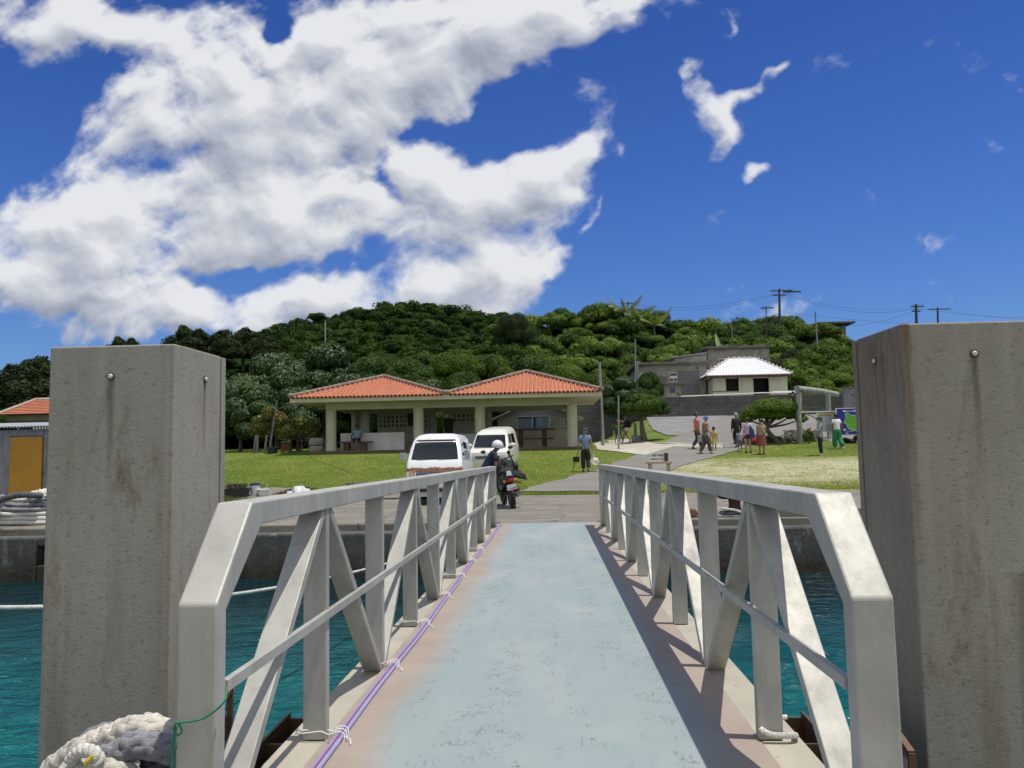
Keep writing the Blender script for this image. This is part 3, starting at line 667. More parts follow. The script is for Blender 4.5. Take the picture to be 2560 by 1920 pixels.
# ================================================================== BUILDINGS
K = 2560/2212
def D(dx, dy, Y): return at(dx*K, dy*K, Y)          # display pixel + real depth -> point
M_['cream'] = pm('cream_render', (.52,.49,.375), (.44,.415,.315), 1.5, .85, bump=.15, bsc=30, speck=((.28,.26,.19), 5, .70))
M_['tile'] = pm('terracotta_tile', (.50,.180,.085), (.38,.125,.06), 3.2, .75, bump=.3, bsc=25, speck=((.60,.28,.16), 7, .60))
M_['ridge'] = pm('ridge_mortar', (.30,.23,.19), (.12,.10,.09), 5, .9, bump=.4, bsc=30, speck=((.42,.22,.14), 6, .58))
M_['tilered'] = pm('tile_end_red', (.26,.045,.030), (.16,.03,.02), 9, .6)
M_['wood'] = pm('brown_wood', (.16,.085,.045), (.09,.05,.03), 4, .75, stretch=(1,6,6), bump=.2)
M_['greywood'] = pm('grey_wood', (.20,.205,.21), (.10,.105,.11), 3, .85, stretch=(6,6,1), bump=.3)
M_['glass'] = plain('dark_glass', (.010,.013,.016), .04, spec=.8)
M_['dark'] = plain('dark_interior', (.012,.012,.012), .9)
M_['white'] = pm('white_paint', (.78,.78,.75), (.66,.66,.62), 2, .6)
M_['floor'] = pm('brown_floor_tile', (.14,.085,.06), (.10,.06,.045), 4, .7)
M_['conc'] = pm('old_concrete', (.36,.335,.275), (.22,.205,.17), 1.3, .9, bump=.4, bsc=20, speck=((.07,.07,.06), 3, .60))
M_['concd'] = pm('dark_concrete', (.20,.185,.155), (.10,.095,.08), 1.1, .9, bump=.4, bsc=20, speck=((.04,.04,.035), 3.5, .58))
def tiled_slope(b, ends, A, B_, T, ribr=.062, step=.205, n=6, seg=.34):
    """barrel tiles over the triangle A-B (eave) / T (apex). ends: MB of the round end caps"""
    A, B_, T = Vector(A), Vector(B_), Vector(T); e = (B_-A); L = e.length; e.normalize()
    foot = A + e*((T-A).dot(e)); up = (T-foot); H = up.length; up.normalize(); nrm = e.cross(up).normalized()
    if nrm.z < 0: nrm = -nrm
    tA = (foot-A).length
    b.add([A, B_, T], [(0,1,2)])
    k = int(L/step); off = (L-k*step)/2
    for i in range(k+1):
        s = off+i*step; hmax = H*(s/tA if s < tA else (L-s)/(L-tA)) - .03
        if hmax < .12: continue
        m = max(1, int(round(hmax/seg))); base = A+e*s
        for j in range(m):
            h0, h1 = hmax*j/m, hmax*(j+1)/m
            p0 = base+up*(h0-(.03 if j == 0 else .0)); p1 = base+up*(h1+.02)
            vs = []
            for (p, r_) in ((p0, ribr*1.08), (p1, ribr*.9)):
                for q in range(n+1):
                    a = PI*q/n; vs.append(p+e*math.cos(a)*r_+nrm*(math.sin(a)*r_*1.05))
            c0 = len(b.v); b.v += [tuple(v) for v in vs]
            for q in range(n): b.f.append((c0+q, c0+q+1, c0+n+1+q+1, c0+n+1+q)); b.mi.append(0)
        # round end cap, slightly proud
        c = base-up*.045+nrm*.0; ends.tube([c, c+up*.03], ribr*1.12, 10)
    return nrm
def hip_cap(b, P0, P1, r=.11):
    P0, P1 = Vector(P0), Vector(P1); d = (P1-P0); L = d.length; n = int(L/.36)
    for i in range(n):
        a = P0+d*(i/n); c = P0+d*((i+1)/n); b.tube([a+Vector((0,0,.05)), c+Vector((0,0,.05))], [r*1.04, r*.95], 9)
    b.ell(P0+Vector((0,0,.06)), (r*1.25,)*3, 10, 6)

# ---- open pavilion with two pyramid roofs
EA = dict(x0=-12.93, xm=-5.08, x1=2.62, y0=37.6, y1=45.4, z=4.18)
pv = thing('pavilion', 'open cream pavilion with twin orange tiled pyramid roofs on the lawn', 'pavilion', ((EA['x0']+EA['x1'])/2, 41.5, 1.4))
for (xa, xb, zt) in ((EA['x0'], EA['xm'], 5.47), (EA['xm'], EA['x1'], 5.55)):
    T = ((xa+xb)/2, 41.5, zt); c = [(xa,EA['y0'],EA['z']),(xb,EA['y0'],EA['z']),(xb,EA['y1'],EA['z']),(xa,EA['y1'],EA['z'])]
    b = MB(); e_ = MB()
    es_ = [MB() for _ in range(4)]
    for i in range(4): tiled_slope(b, es_[i], c[i], c[(i+1)%4], T)
    rf = b.build('roof', M_['tile'], pv, smooth=True, fixn=True)
    for e_ in es_: e_.build('tile_end_row', M_['tilered'], rf)
    h = MB()
    for q in c: hip_cap(h, (q[0]+(T[0]-q[0])*.015, q[1]+(T[1]-q[1])*.015, q[2]+.04), (T[0], T[1], T[2]+.03))
    h.build('ridge_cap', M_['ridge'], rf, smooth=True)
b = MB(); x0, x1, y0, y1 = EA['x0'], EA['x1'], EA['y0'], EA['y1']
b.box(x0+.03, x1-.03, y0+.03, y1-.03, 3.93, 4.165)         # slab / fascia
b.build('fascia', M_['cream'], pv, bevel=.01)
b = MB(); CX = [-11.2, -6.68, -3.53, 1.13]
for ya in (39.0, 43.9): b.box(-11.42, 1.36, ya-.2, ya+.2, 3.60, 3.93)
for xa in CX: b.box(xa-.16, xa+.16, 39.2, 43.7, 3.64, 3.93)
b.build('ceiling_beam', M_['cream'], pv, bevel=.01)
for xa in CX:
    for ya in (39.0, 43.9):
        b = MB(); b.tube([(xa, ya, 1.5), (xa, ya, 3.62)], .265 if ya < 40 else .22, 24); b.build('column', M_['cream'], pv, smooth=True)
b = MB(); b.box(-12.0, 1.95, 38.35, 45.0, .9, 1.5); b.build('floor', M_['floor'], pv, bevel=.02)
def wall_holes(b, xa, xb, y0, y1, za, zb, rows, z_top, hw=.14, gap=.10):
    """wall with rows of square vents near its top"""
    zs = z_top-rows*(hw+gap); b.box(xa, xb, y0, y1, za, zs); b.box(xa, xb, y0, y1, z_top, zb)
    n = int((xb-xa-gap)/(hw+gap)); g2 = (xb-xa-n*hw)/(n+1)
    for r_ in range(rows):
        z0 = zs+r_*(hw+gap); b.box(xa, xb, y0, y1, z0, z0+gap)
        x = xa
        for i in range(n+1): b.box(x, x+g2, y0, y1, z0+gap, z0+gap+hw); x += g2+hw
b = MB(); wall_holes(b, -9.9, -6.9, 43.82, 43.96, 1.5, 3.6, 3, 3.45); wall_holes(b, -6.1, -3.75, 43.82, 43.96, 1.5, 3.6, 2, 3.45)
b.box(-10.98, -10.35, 43.82, 43.96, 1.5, 3.6)
b.build('back_wall', M_['cream'], pv)
b = MB(); b.box(-11.05, -7.65, 40.2, 40.36, 1.5, 2.42); b.build('low_wall', M_['white'], pv, bevel=.01)
b = MB(); b.box(-6.35, -3.2, 41.6, 41.75, 1.5, 2.30); b.build('low_wall', M_['white'], pv, bevel=.01)
b = MB(); b.box(-2.2, 1.0, 43.5, 43.65, 1.5, 2.45); b.build('low_wall', M_['cream'], pv, bevel=.01)
b = MB(); b.box(-10.5, -10.1, 42.6, 43.0, 1.5, 3.64); b.box(-10.0, -9.2, 42.9, 43.0, 1.5, 3.64) if False else None
b.build('inner_pier', M_['cream'], pv, bevel=.01)
# benches / table (furniture is its own thing)
def plank_bench(x0, x1, y0, y1, z, h, lab, legs=2, w=.3, mat='wood', name='bench'):
    t = thing(name, lab, name.replace('_', ' '), ((x0+x1)/2, (y0+y1)/2, z))
    b = MB(); b.box(x0, x1, y0, y1, z+h-.09, z+h); b.build('seat', M_[mat], t, bevel=.01)
    for i in range(legs):
        xc = x0+(x1-x0)*(i+.5)/legs; b = MB(); b.box(xc-w/2, xc+w/2, y0+.06, y1-.06, z, z+h-.09); b.build('leg', M_[mat], t, bevel=.01)
    return t
plank_bench(-11.0, -9.25, 39.45, 39.95, 1.5, .48, 'brown wooden bench in front of the white low wall under the left roof')
t = thing('picnic_table', 'brown picnic table with attached bench under the right roof', 'table', (-.9, 42.0, 1.5))
b = MB(); b.box(-2.05, .25, 41.6, 42.3, 2.42, 2.52); b.build('tabletop', M_['wood'], t, bevel=.01)
for xc in (-1.6, -.3):
    b = MB(); b.box(xc-.13, xc+.13, 41.75, 42.15, 1.5, 2.42); b.build('leg', M_['wood'], t, bevel=.01)
b = MB(); b.box(-1.95, .2, 41.15, 41.5, 1.92, 2.0); b.box(-1.7, -1.5, 41.3, 41.8, 1.8, 1.92); b.box(-.4, -.2, 41.3, 41.8, 1.8, 1.92); b.build('bench_plank', M_['wood'], t, bevel=.01)
# hanging clothes, tarp bundle, stone blocks
def cloth_hang(x, y, z0, z1, w, lab, nm='hanging_jacket'):
    b = MB(); pts = []
    n = 10
    prof = [(.25,1.0),(.5,.97),(.5,.62),(.42,.6),(.40,.0),(.30,.02)]
    P_ = [(x+w*a, y, z0+(z1-z0)*h) for a, h in prof]+[(x-w*a, y, z0+(z1-z0)*h) for a, h in reversed(prof)]
    b.prism(P_, (0,.09,0)); o = b.build(nm, plain('black_cloth', (.018,.018,.02), .9), bevel=.02); solo(o, (x,y,z1)); tag(o, lab, 'jacket'); return o
cloth_hang(-7.35, 41.0, 2.75, 3.45, .62, 'black jacket hanging from the beam under the left roof')
cloth_hang(-5.45, 41.3, 2.05, 3.15, .55, 'long black coat hanging in the middle bay of the pavilion', 'hanging_coat')['category'] = 'coat'
def lump(name, c, r, mat, lab, cat, seed=1, amp=.25, fr=2.2, flat=.0):
    bm = bmesh.new(); bmesh.ops.create_icosphere(bm, subdivisions=4, radius=1)
    for v in bm.verts:
        n_ = mnoise.noise(v.co*fr+Vector((seed*7.1, 0, 0)))*amp + mnoise.noise(v.co*fr*2.6+Vector((seed*3.1, 4, 0)))*amp*.55
        v.co = v.co*(1+n_); v.co = Vector((v.co.x*r[0], v.co.y*r[1], max(-.02, v.co.z*r[2])))
    me = bpy.data.meshes.new(name); bm.to_mesh(me); bm.free(); me.materials.append(mat)
    me.polygons.foreach_set('use_smooth', [True]*len(me.polygons))
    o = bpy.data.objects.new(name, me); col.objects.link(o); o.location = c; WL[o.name] = (Vector(c), 0)
    return tag(o, lab, cat)
lump('tarpaulin', (-6.95, 41.3, 1.5), (.85,.5,.42), pm('white_tarp', (.55,.56,.58), (.42,.43,.45), 3, .5, bump=.5, bsc=6, bd=.05), 'crumpled white tarpaulin heaped on the pavilion floor', 'tarpaulin', 3)
for i, (x, z, l) in enumerate([(-12.1, 1.42, 'lower carved grey stone block beside the left pavilion column'), (-12.1, 1.80, 'upper carved grey stone block beside the left pavilion column')]):
    b = MB(); b.box(x-.4, x+.35, 39.4, 39.9, z, z+(.36 if i == 0 else .40)); o = b.build('stone_block', M_['conc'], bevel=.06); solo(o, (x, 39.6, z)); tag(o, l, 'stone block', 'stone blocks beside the pavilion')
b = MB(); b.tube([(-2.15+2.95, 43.0, 1.5), (.8, 43.0, 3.6)], .03, 8) if False else None

# ---- block hut behind the right bay
hx0, hx1, hy = -3.2, 1.6, 47.0; hz = 1.45
t = thing('block_hut', 'grey concrete block hut with a gable roof behind the right pavilion bay', 'hut', ((hx0+hx1)/2, 49, hz))
def block_mat(name, a, c2, bw=.4, bh=.2, mortar=(.10,.10,.09), ms=.012, offset=.5, off=(0,0,0)):
    m, nt, b = newmat(name); n = NB(nt); v = n.co(); s = n.sep(v)
    cb = nt.nodes.new('ShaderNodeCombineXYZ'); nt.links.new(n.math('ADD', s[0], s[1]), cb.inputs[0]); nt.links.new(s[2], cb.inputs[1])
    br = nt.nodes.new('ShaderNodeTexBrick'); br.inputs['Scale'].default_value = 1; br.inputs['Brick Width'].default_value = bw; br.inputs['Row Height'].default_value = bh
    br.inputs['Mortar Size'].default_value = ms; br.offset = offset; br.inputs['Color1'].default_value = C4(a); br.inputs['Color2'].default_value = C4(c2); br.inputs['Mortar'].default_value = C4(mortar); br.inputs['Bias'].default_value = -.1
    nt.links.new(cb.outputs[0], br.inputs['Vector'])
    f = n.noise(v, 1.2, 8, .7); c = n.mix(n.ramp(f, [(.42, 0), (.68, .7)]), br.outputs['Color'], tuple(x*.45 for x in a))
    f3 = n.noise(n.co((1,1,.25)), 3, 6, .7); c = n.mix(n.ramp(f3, [(.55, 0), (.7, .5)]), c, tuple(x*1.5 for x in c2))
    nt.links.new(c, b.inputs['Base Color']); b.inputs['Roughness'].default_value = .92
    nt.links.new(n.bump(n.math('ADD', n.noise(v, 25, 5, .7), n.math('MULTIPLY', br.outputs['Fac'], -.8)), .5, .015), b.inputs['Normal']); return m
M_['hutblock'] = block_mat('hut_blockwork', (.34,.335,.29), (.25,.245,.21))
wx0, wx1, wz0, wz1 = -2.0, .0, 2.40, 3.42
b = MB(); b.box(hx0, wx0, hy, hy+.15, hz-.5, 3.35); b.box(wx1, hx1, hy, hy+.15, hz-.5, 3.35); b.box(wx0, wx1, hy, hy+.15, hz-.5, wz0); b.box(wx0, wx1, hy, hy+.15, wz1, 3.35)
b.box(hx0, hx0+.15, hy+.15, hy+4, hz-.5, 3.35); b.box(hx1-.15, hx1, hy+.15, hy+4, hz-.5, 3.35); b.box(hx0, hx1, hy+4, hy+4.15, hz-.5, 3.35); b.build('wall', M_['hutblock'], t)
mxh = (hx0+hx1)/2
b = MB(); b.prism([(hx0+.02,hy+.01,3.352),(hx1-.02,hy+.01,3.352),(mxh,hy+.01,4.35)], (0,.08,0)); b.build('gable', pm('weathered_boards', (.24,.25,.27), (.15,.155,.165), 6, .8, stretch=(6,1,.6)), t)
b = MB()
for s_ in (-1, 1):
    p0 = Vector((mxh, hy-.35, 4.43)); p1 = Vector((mxh+s_*(hx1-hx0+.9)/2, hy-.35, 3.22)); b.prism([p0, p1, p1+Vector((0,0,-.06)), p0+Vector((0,0,-.06))], (0,5,0))
b.build('roof', pm('pale_sheet_roof', (.50,.50,.47), (.36,.36,.34), 2, .6), t)
b = MB(); b.box(wx0, wx1, hy+.10, hy+.14, wz0, wz1); w_ = b.build('window', M_['glass'], t)
b = MB(); xm = -1.05
for (a0, a1, c0, c1) in ((wx0, wx1, wz1-.04, wz1), (wx0, wx1, wz0, wz0+.04), (wx0, wx0+.04, wz0, wz1), (wx1-.05, wx1, wz0, wz1), (xm-.03, xm+.03, wz0, wz1)): b.box(a0, a1, hy-.01, hy+.09, c0, c1)
b.build('window_frame', pm('aluminium_frame', (.55,.56,.56), (.45,.46,.46)), w_)
b = MB(); b.box(xm+.03, xm+.38, hy+.05, hy+.06, wz0+.04, wz1-.04); b.build('blue_panel', plain('navy_print', (.01,.035,.13), .4), w_)
b = MB(); b.box(xm+.38, wx1-.05, hy+.052, hy+.062, wz0+.04, wz1-.04)
rr = random.Random(5)
b.build('map_panel', pm('faded_map_print', (.16,.24,.26), (.10,.15,.17), 3, .5), w_)
b = MB()
for i in range(15):
    z = wz1-.14-i*.048; xa = xm+.17+rr.uniform(0,.05); b.box(xa, xm+.40+rr.uniform(0, .25), hy+.04, hy+.048, z, z+.026)
b.build('print_lines', plain('pale_blue_print', (.28,.40,.50), .5), w_)
# arrows painted on the blockwork
b = MB(); z = 2.92
for (x, d) in ((1.18, -1), (1.42, 1)):
    b.add([(x, hy-.004, z-.02), (x-d*.16, hy-.004, z-.02), (x-d*.16, hy-.004, z+.02), (x, hy-.004, z+.02)], [(0,1,2,3)]); b.add([(x, hy-.004, z-.08), (x+d*.13, hy-.004, z), (x, hy-.004, z+.08)], [(0,1,2)])
b.build('painted_arrows', plain('black_paint', (.02,.02,.02), .7), t)

# ---- terrace wall of dark concrete blocks
M_['blockwall'] = block_mat('dark_blockwork', (.14,.138,.128), (.095,.094,.088), .42, .21, (.035,.035,.033))
TZ = 5.12
def wall_thing(x0, x1, y0, y1, z0, z1, mat, lab, name='block_wall', cap=True, cat='wall'):
    t = thing(name, lab, cat, ((x0+x1)/2, y0, z0)); b = MB(); b.box(x0, x1, y0, y1, z0, z1); b.build('wall_body', mat, t)
    if cap: b = MB(); b.box(x0-.03, x1+.03, y0-.03, y1+.03, z1, z1+.09); b.build('coping', M_['concd'], t, bevel=.01)
    return t
WY = 60.0
xw0, xw1 = X(1668, WY), X(2128, WY)
wall_thing(xw0-2.5, xw1, WY, WY+.3, 2.6, TZ, M_['blockwall'], 'long dark concrete block retaining wall below the white roofed house')
wall_thing(X(1440, 56), X(1615, 56), 56, 56.3, 1.9, 4.85, M_['blockwall'], 'dark block wall behind the right edge of the pavilion', cap=False)
t = wall_thing(X(2096, 57), X(2320, 57), 57, 57.25, 3.0, 5.35, pm('stained_render', (.22,.22,.24), (.15,.15,.165), 2, .9, speck=((.05,.03,.045), 1.3, .60)), 'pale wall with dark peeling stains beside the right pillar', cap=True)
# grey rail and pale pipe along the wall top
b = MB(); b.tube([(X(1700,60.1), 60.1, TZ+.10), (X(1900,60.1), 60.1, TZ+.24), (X(1992,60.1), 60.1, TZ+.22)], .045, 8); b.tube([(X(1925,60.6), 60.6, TZ+.32), (X(2040,60.6), 60.6, TZ+.34)], .06, 8)
o = b.build('pipe', plain('white_pipe', (.72,.72,.68), .5), smooth=True); solo(o, (X(1800,60.1), 60.1, TZ+.1)); tag(o, 'white pipe running along the top of the long dark block wall', 'pipe')
# terrace ground behind the wall
def terr_patch(name, x0, x1, y0, y1, z, mat):
    b = MB(); b.box(x0, x1, y0, y1, z-3.4, z); return tag(b.build(name, mat), kind='structure')
terr_patch('terrace', xw0-3, xw1+12, WY+.3, 72, TZ-.12, M_['conc'])

# ---- white roofed cream house
hY = 66.0
xa, xb = X(1780, hY), X(1962, hY); t = thing('small_house', 'small cream house with a whitewashed tiled hip roof above the block wall', 'house', ((xa+xb)/2, hY+2.5, TZ-.12))
zt = at(1860, 942, hY).z; zb_ = TZ-.12
wl = [at(p, 900, hY).x for p in (1833, 1866, 1873, 1880, 1910, 1945)]
wall_m = pm('pale_green_cream_paint', (.56,.57,.44), (.46,.47,.37), 1.6, .8, stretch=(3,3,1), bump=.1)
dx0, dx1 = X(1879, hY), X(1917, hY); vx0, vx1 = X(1813, hY), X(1842, hY); vz0, vz1 = at(1830, 977, hY).z, at(1830, 944, hY).z
b = MB(); b.box(xa, vx0, hY, hY+.12, zb_, zt); b.box(vx0, vx1, hY, hY+.12, zb_, vz0); b.box(vx0, vx1, hY, hY+.12, vz1, zt); b.box(vx1, dx0, hY, hY+.12, zb_, zt); b.box(dx1, xb, hY, hY+.12, zb_, zt); b.box(dx0, dx1, hY, hY+.12, zt-.12, zt)
b.box(xa, xa+.12, hY+.12, hY+5, zb_, zt); b.box(xb-.12, xb, hY+.12, hY+5, zb_, zt); b.box(xa, xb, hY+5, hY+5.12, zb_, zt); b.box(xa, xb, hY+.12, hY+5, zt-.1, zt-.02); b.build('wall', wall_m, t)
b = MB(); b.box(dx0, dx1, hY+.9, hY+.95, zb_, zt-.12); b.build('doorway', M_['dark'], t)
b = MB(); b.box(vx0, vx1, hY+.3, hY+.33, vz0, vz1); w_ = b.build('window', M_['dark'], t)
b = MB()
for (a0, a1, c0, c1) in ((vx0-.05, vx1+.05, vz0-.06, vz0), (vx0-.04, vx0, vz0, vz1), (vx1, vx1+.04, vz0, vz1)): b.box(a0, a1, hY-.03, hY+.10, c0, c1)
b.box(X(1778,hY), vx0, hY-.03, hY+.0, vz0-.06, vz0-.02); b.build('window_frame', M_['wood'], w_)
b = MB(); b.box(xa+.12, vx0-.06, hY-.05, hY-.004, vz0, vz1-.02); b.build('shutter', wall_m, t, bevel=.01)
for u0, u1 in ((vx1+.32, dx0-.1), (dx1+.05, xb-.05)): b = MB(); b.box(u0, u1, hY-.04, hY-.004, zb_+.1, zt-.1); b.build('wall_panel', wall_m, t, bevel=.01)
wt = pm('whitewashed_tile', (.80,.81,.83), (.62,.63,.67), 6, .7, bump=.3, bsc=20)
ze = zt+.10; ex0, ex1 = X(1764, hY-.8), X(1974, hY-.8); ey0, ey1 = hY-.8, hY+5.9
zr = at(1860, 897, hY+2.5).z; rx0, rx1 = X(1822, hY+2.5), X(1886, hY+2.5); ry = hY+2.5
b = MB(); nr = 9
def course(A, B_, Tl, Tr, rows):
    A, B_, Tl, Tr = map(Vector, (A, B_, Tl, Tr)); nm = (B_-A).cross(Tl-A).normalized()
    if nm.z < 0: nm = -nm
    for i in range(rows):
        t0, t1 = i/rows, (i+1)/rows; l0, r0 = A.lerp(Tl, t0), B_.lerp(Tr, t0); l1, r1 = A.lerp(Tl, t1), B_.lerp(Tr, t1)
        k = max(4, int((r0-l0).length/.22))
        for j in range(k):
            a, c = l0.lerp(r0, j/k), l0.lerp(r0, (j+1)/k); d_, e2 = l1.lerp(r1, j/k), l1.lerp(r1, (j+1)/k); mid = (a+c)/2; md = (d_+e2)/2
            h0 = nm*.05; h1 = nm*.012
            b.add([a+h0*.3, mid+h0*1.6, c+h0*.3, e2+h1, md+h1*3.5, d_+h1], [(0,1,4,5), (1,2,3,4)]); b.add([a-nm*.02, mid-nm*.02, c-nm*.02, c+h0*.3, mid+h0*1.6, a+h0*.3], [(0,1,4,5), (1,2,3,4)])
course((ex0,ey0,ze), (ex1,ey0,ze), (rx0,ry,zr), (rx1,ry,zr), nr); course((ex1,ey0,ze), (ex1,ey1,ze), (rx1,ry,zr), (rx1,ry,zr), nr)
course((ex1,ey1,ze), (ex0,ey1,ze), (rx1,ry,zr), (rx0,ry,zr), nr); course((ex0,ey1,ze), (ex0,ey0,ze), (rx0,ry,zr), (rx0,ry,zr), nr)
b.box(ex0+.1, ex1-.1, ey0+.1, ey1-.1, ze-.10, ze-.01)
rf = b.build('roof', wt, t)
b = MB(); rm = pm('white_ridge', (.78,.77,.76), (.50,.40,.37), 8, .7)
for (p0, p1) in (((ex0,ey0,ze), (rx0,ry,zr)), ((ex1,ey0,ze), (rx1,ry,zr)), ((rx0,ry,zr), (rx1,ry,zr)), ((ex0,ey1,ze),(rx0,ry,zr)), ((ex1,ey1,ze),(rx1,ry,zr))):
    p0, p1 = Vector(p0), Vector(p1); n_ = max(2, int((p1-p0).length/.42)); b.tube([p0+Vector((0,0,.05)), p1+Vector((0,0,.05))], .06, 6)
    for i in range(n_+1): q_ = p0.lerp(p1, i/n_); b.ell(q_+Vector((0,0,.12)), (.10,.10,.10), 8, 5)
b.build('ridge_knobs', rm, rf, smooth=True)
b = MB(); b.box(ex0+.12, ex1-.12, ey0+.02, ey0+.09, ze-.22, ze-.04); b.box(ex0+.05, ex0+.11, ey0+.02, ey1, ze-.22, ze-.04); b.build('eave_board', pm('dark_red_wood', (.13,.045,.03), (.07,.03,.02)), rf)

# ---- old grey concrete house left of it
oY = 68.0
def flat_house(name, lab, x0, x1, Y, zb_, zt, over, mat, depth=6, rt=.25):
    t = thing(name, lab, 'house', ((x0+x1)/2, Y+depth/2, zb_)); b = MB(); b.box(x0, x1, Y, Y+depth, zb_, zt); b.build('wall', mat, t, bevel=.02)
    b = MB(); b.box(x0-over, x1+over, Y-over*1.2, Y+depth+over, zt+.001, zt+rt); b.build('roof', M_['concd'], t, bevel=.02)
    return t
x0, x1 = X(1598, oY), X(1764, oY); zt = at(1680, 912, oY).z; zb_ = TZ-.6
t = flat_house('concrete_house', 'old grey flat roofed concrete house with board doors and a satellite dish', x0, x1, oY, zb_, zt, .35, M_['conc'], 7, .22)
def pbox(px0, px1, py0, py1, Y, y0, y1): a = at(px0, (py0+py1)/2, Y); c = at(px1, (py0+py1)/2, Y); p = at((px0+px1)/2, py1, Y); q_ = at((px0+px1)/2, py0, Y); return (a.x, c.x, Y+y0, Y+y1, p.z, q_.z)
bx = 1450; sx_ = 700/2212   # crop scale of the notes: x = 1450 + c*.3165, y = 820 + c*.3165
def cpx(a): return 1450+a*.3165
def cpy(a): return 820+a*.3165
b = MB(); b.box(*pbox(cpx(470), cpx(512), cpy(272), cpy(545), oY, -.06, -.002)); b.box(*pbox(cpx(946), cpx(985), cpy(272), cpy(545), oY, -.06, -.002)); b.box(*pbox(cpx(512), cpx(946), cpy(290), cpy(325), oY, -.04, -.002)); b.build('pilaster', M_['conc'], t)
b = MB(); b.box(*pbox(cpx(776), cpx(950), cpy(338), cpy(520), oY, -.05, -.002)); b.build('board_door', M_['greywood'], t)
b = MB(); b.box(*pbox(cpx(610), cpx(683), cpy(385), cpy(515), oY, -.05, -.002)); b.build('board_door', M_['greywood'], t)
b = MB(); b.box(*pbox(cpx(703), cpx(770), cpy(352), cpy(428), oY, -.05, -.004)); w_ = b.build('window', M_['glass'], t)
b = MB()
for r_ in ((703,770,352,357),(703,770,380,398),(703,770,422,428),(703,707,352,428),(766,770,352,428),(735,739,398,428)): b.box(*pbox(cpx(r_[0]), cpx(r_[1]), cpy(r_[2]), cpy(r_[3]), oY, -.09, -.051))
b.build('window_frame', M_['white'], w_)
b = MB(); b.box(*pbox(cpx(586), cpx(608), cpy(392), cpy(502), oY, -.05, -.004)); w_ = b.build('window', M_['glass'], t)
b = MB(); b.box(*pbox(cpx(586), cpx(608), cpy(440), cpy(452), oY, -.08, -.051)); b.box(*pbox(cpx(584), cpx(589), cpy(390), cpy(503), oY, -.08, -.051)); b.build('window_frame', M_['white'], w_)
p = at(cpx(493), cpy(384), oY-.3)
b = MB(); b.lathe([(.0,.0),(.2,.03),(.34,.09),(.35,.1),(.34,.11),(.2,.05),(0,.02)], (0,0,0), 20); b.v = [(p.x+v[0], p.y+v[2]-.1, p.z+v[1]) for v in b.v]; ds = b.build('satellite_dish', pm('grey_dish', (.50,.51,.50), (.42,.43,.42)), t, smooth=True)
b = MB(); b.tube([(p.x, p.y, p.z), (p.x, oY, p.z-.1)], .03, 6); b.build('bracket', M_['greywood'], ds)
b = MB(); s0 = pbox(cpx(618), cpx(800), cpy(455), cpy(560), oY, -3.2, -1.4); b.box(*s0); t2 = thing('privy', 'small flat roofed concrete outhouse in front of the grey house', 'outhouse', ((s0[0]+s0[1])/2, oY-2.3, s0[4]))
b = MB(); s0 = pbox(cpx(652), cpx(800), cpy(450), cpy(560), oY-3.2, 0, 1.8); b.box(*s0); b.build('wall', M_['conc'], t2)
b = MB(); b.box(*pbox(cpx(614), cpx(838), cpy(436), cpy(449), oY-3.2, -.3, 2.1)); b.build('roof', M_['concd'], t2, bevel=.01)
b = MB(); b.box(*pbox(cpx(714), cpx(752), cpy(468), cpy(512), oY-3.2, -.04, -.002)); b.build('window', plain('blue_pane', (.03,.06,.12), .2), t2)
b = MB(); b.box(*pbox(cpx(634), cpx(666), cpy(462), cpy(556), oY-3.2, -.05, -.002)); b.build('door', M_['greywood'], t2)
# upper grey house behind
uY = 76.0; x0, x1 = at(cpx(1010), 890, uY).x, at(cpx(1498), 890, uY).x
t = flat_house('concrete_house', 'upper grey flat roofed house partly hidden behind the white roof', x0, x1, uY, TZ, at(1770, cpy(168), uY).z, .3, M_['conc'], 6, .24)
b = MB(); b.box(*pbox(cpx(1100), cpx(1170), cpy(246), cpy(300), uY, -.05, -.004)); w_ = b.build('window', M_['glass'], t)
b = MB(); b.box(*pbox(cpx(1098), cpx(1172), cpy(242), cpy(247), uY, -.08, -.02)); b.box(*pbox(cpx(1098), cpx(1103), cpy(242), cpy(300), uY, -.08, -.02)); b.build('window_frame', M_['white'], w_)
b = MB(); b.box(*pbox(cpx(1340), cpx(1480), cpy(240), cpy(300), uY, -.05, -.002)); b.build('board_door', M_['greywood'], t)
b = MB(); b.box(*pbox(cpx(1358), cpx(1402), cpy(128), cpy(146), uY, 1.0, 1.4)); b.build('roof_vent', M_['white'], t)
# slanted lean-to roof between the two houses
t = thing('lean_to', 'grey sloping lean-to roof between the two grey houses', 'lean-to', (at(1730, 880, 73).x, 74, TZ))
p0, p1 = at(cpx(722), cpy(228), 73), at(cpx(1000), cpy(190), 73)
b = MB(); b.prism([p0, p1, p1+Vector((0,0,-.14)), p0+Vector((0,0,-.14))], (0,3,0)); b.build('roof', pm('dull_metal_sheet', (.30,.32,.33), (.2,.21,.22), 2, .5, .3), t)
b = MB(); b.prism([p0+Vector((.3,.2,-.15)), p1+Vector((0,.2,-.15)), Vector((p1.x, 73.2, TZ)), Vector((p0.x+.3, 73.2, TZ))], (0,2.6,0)); b.build('wall', M_['conc'], t)

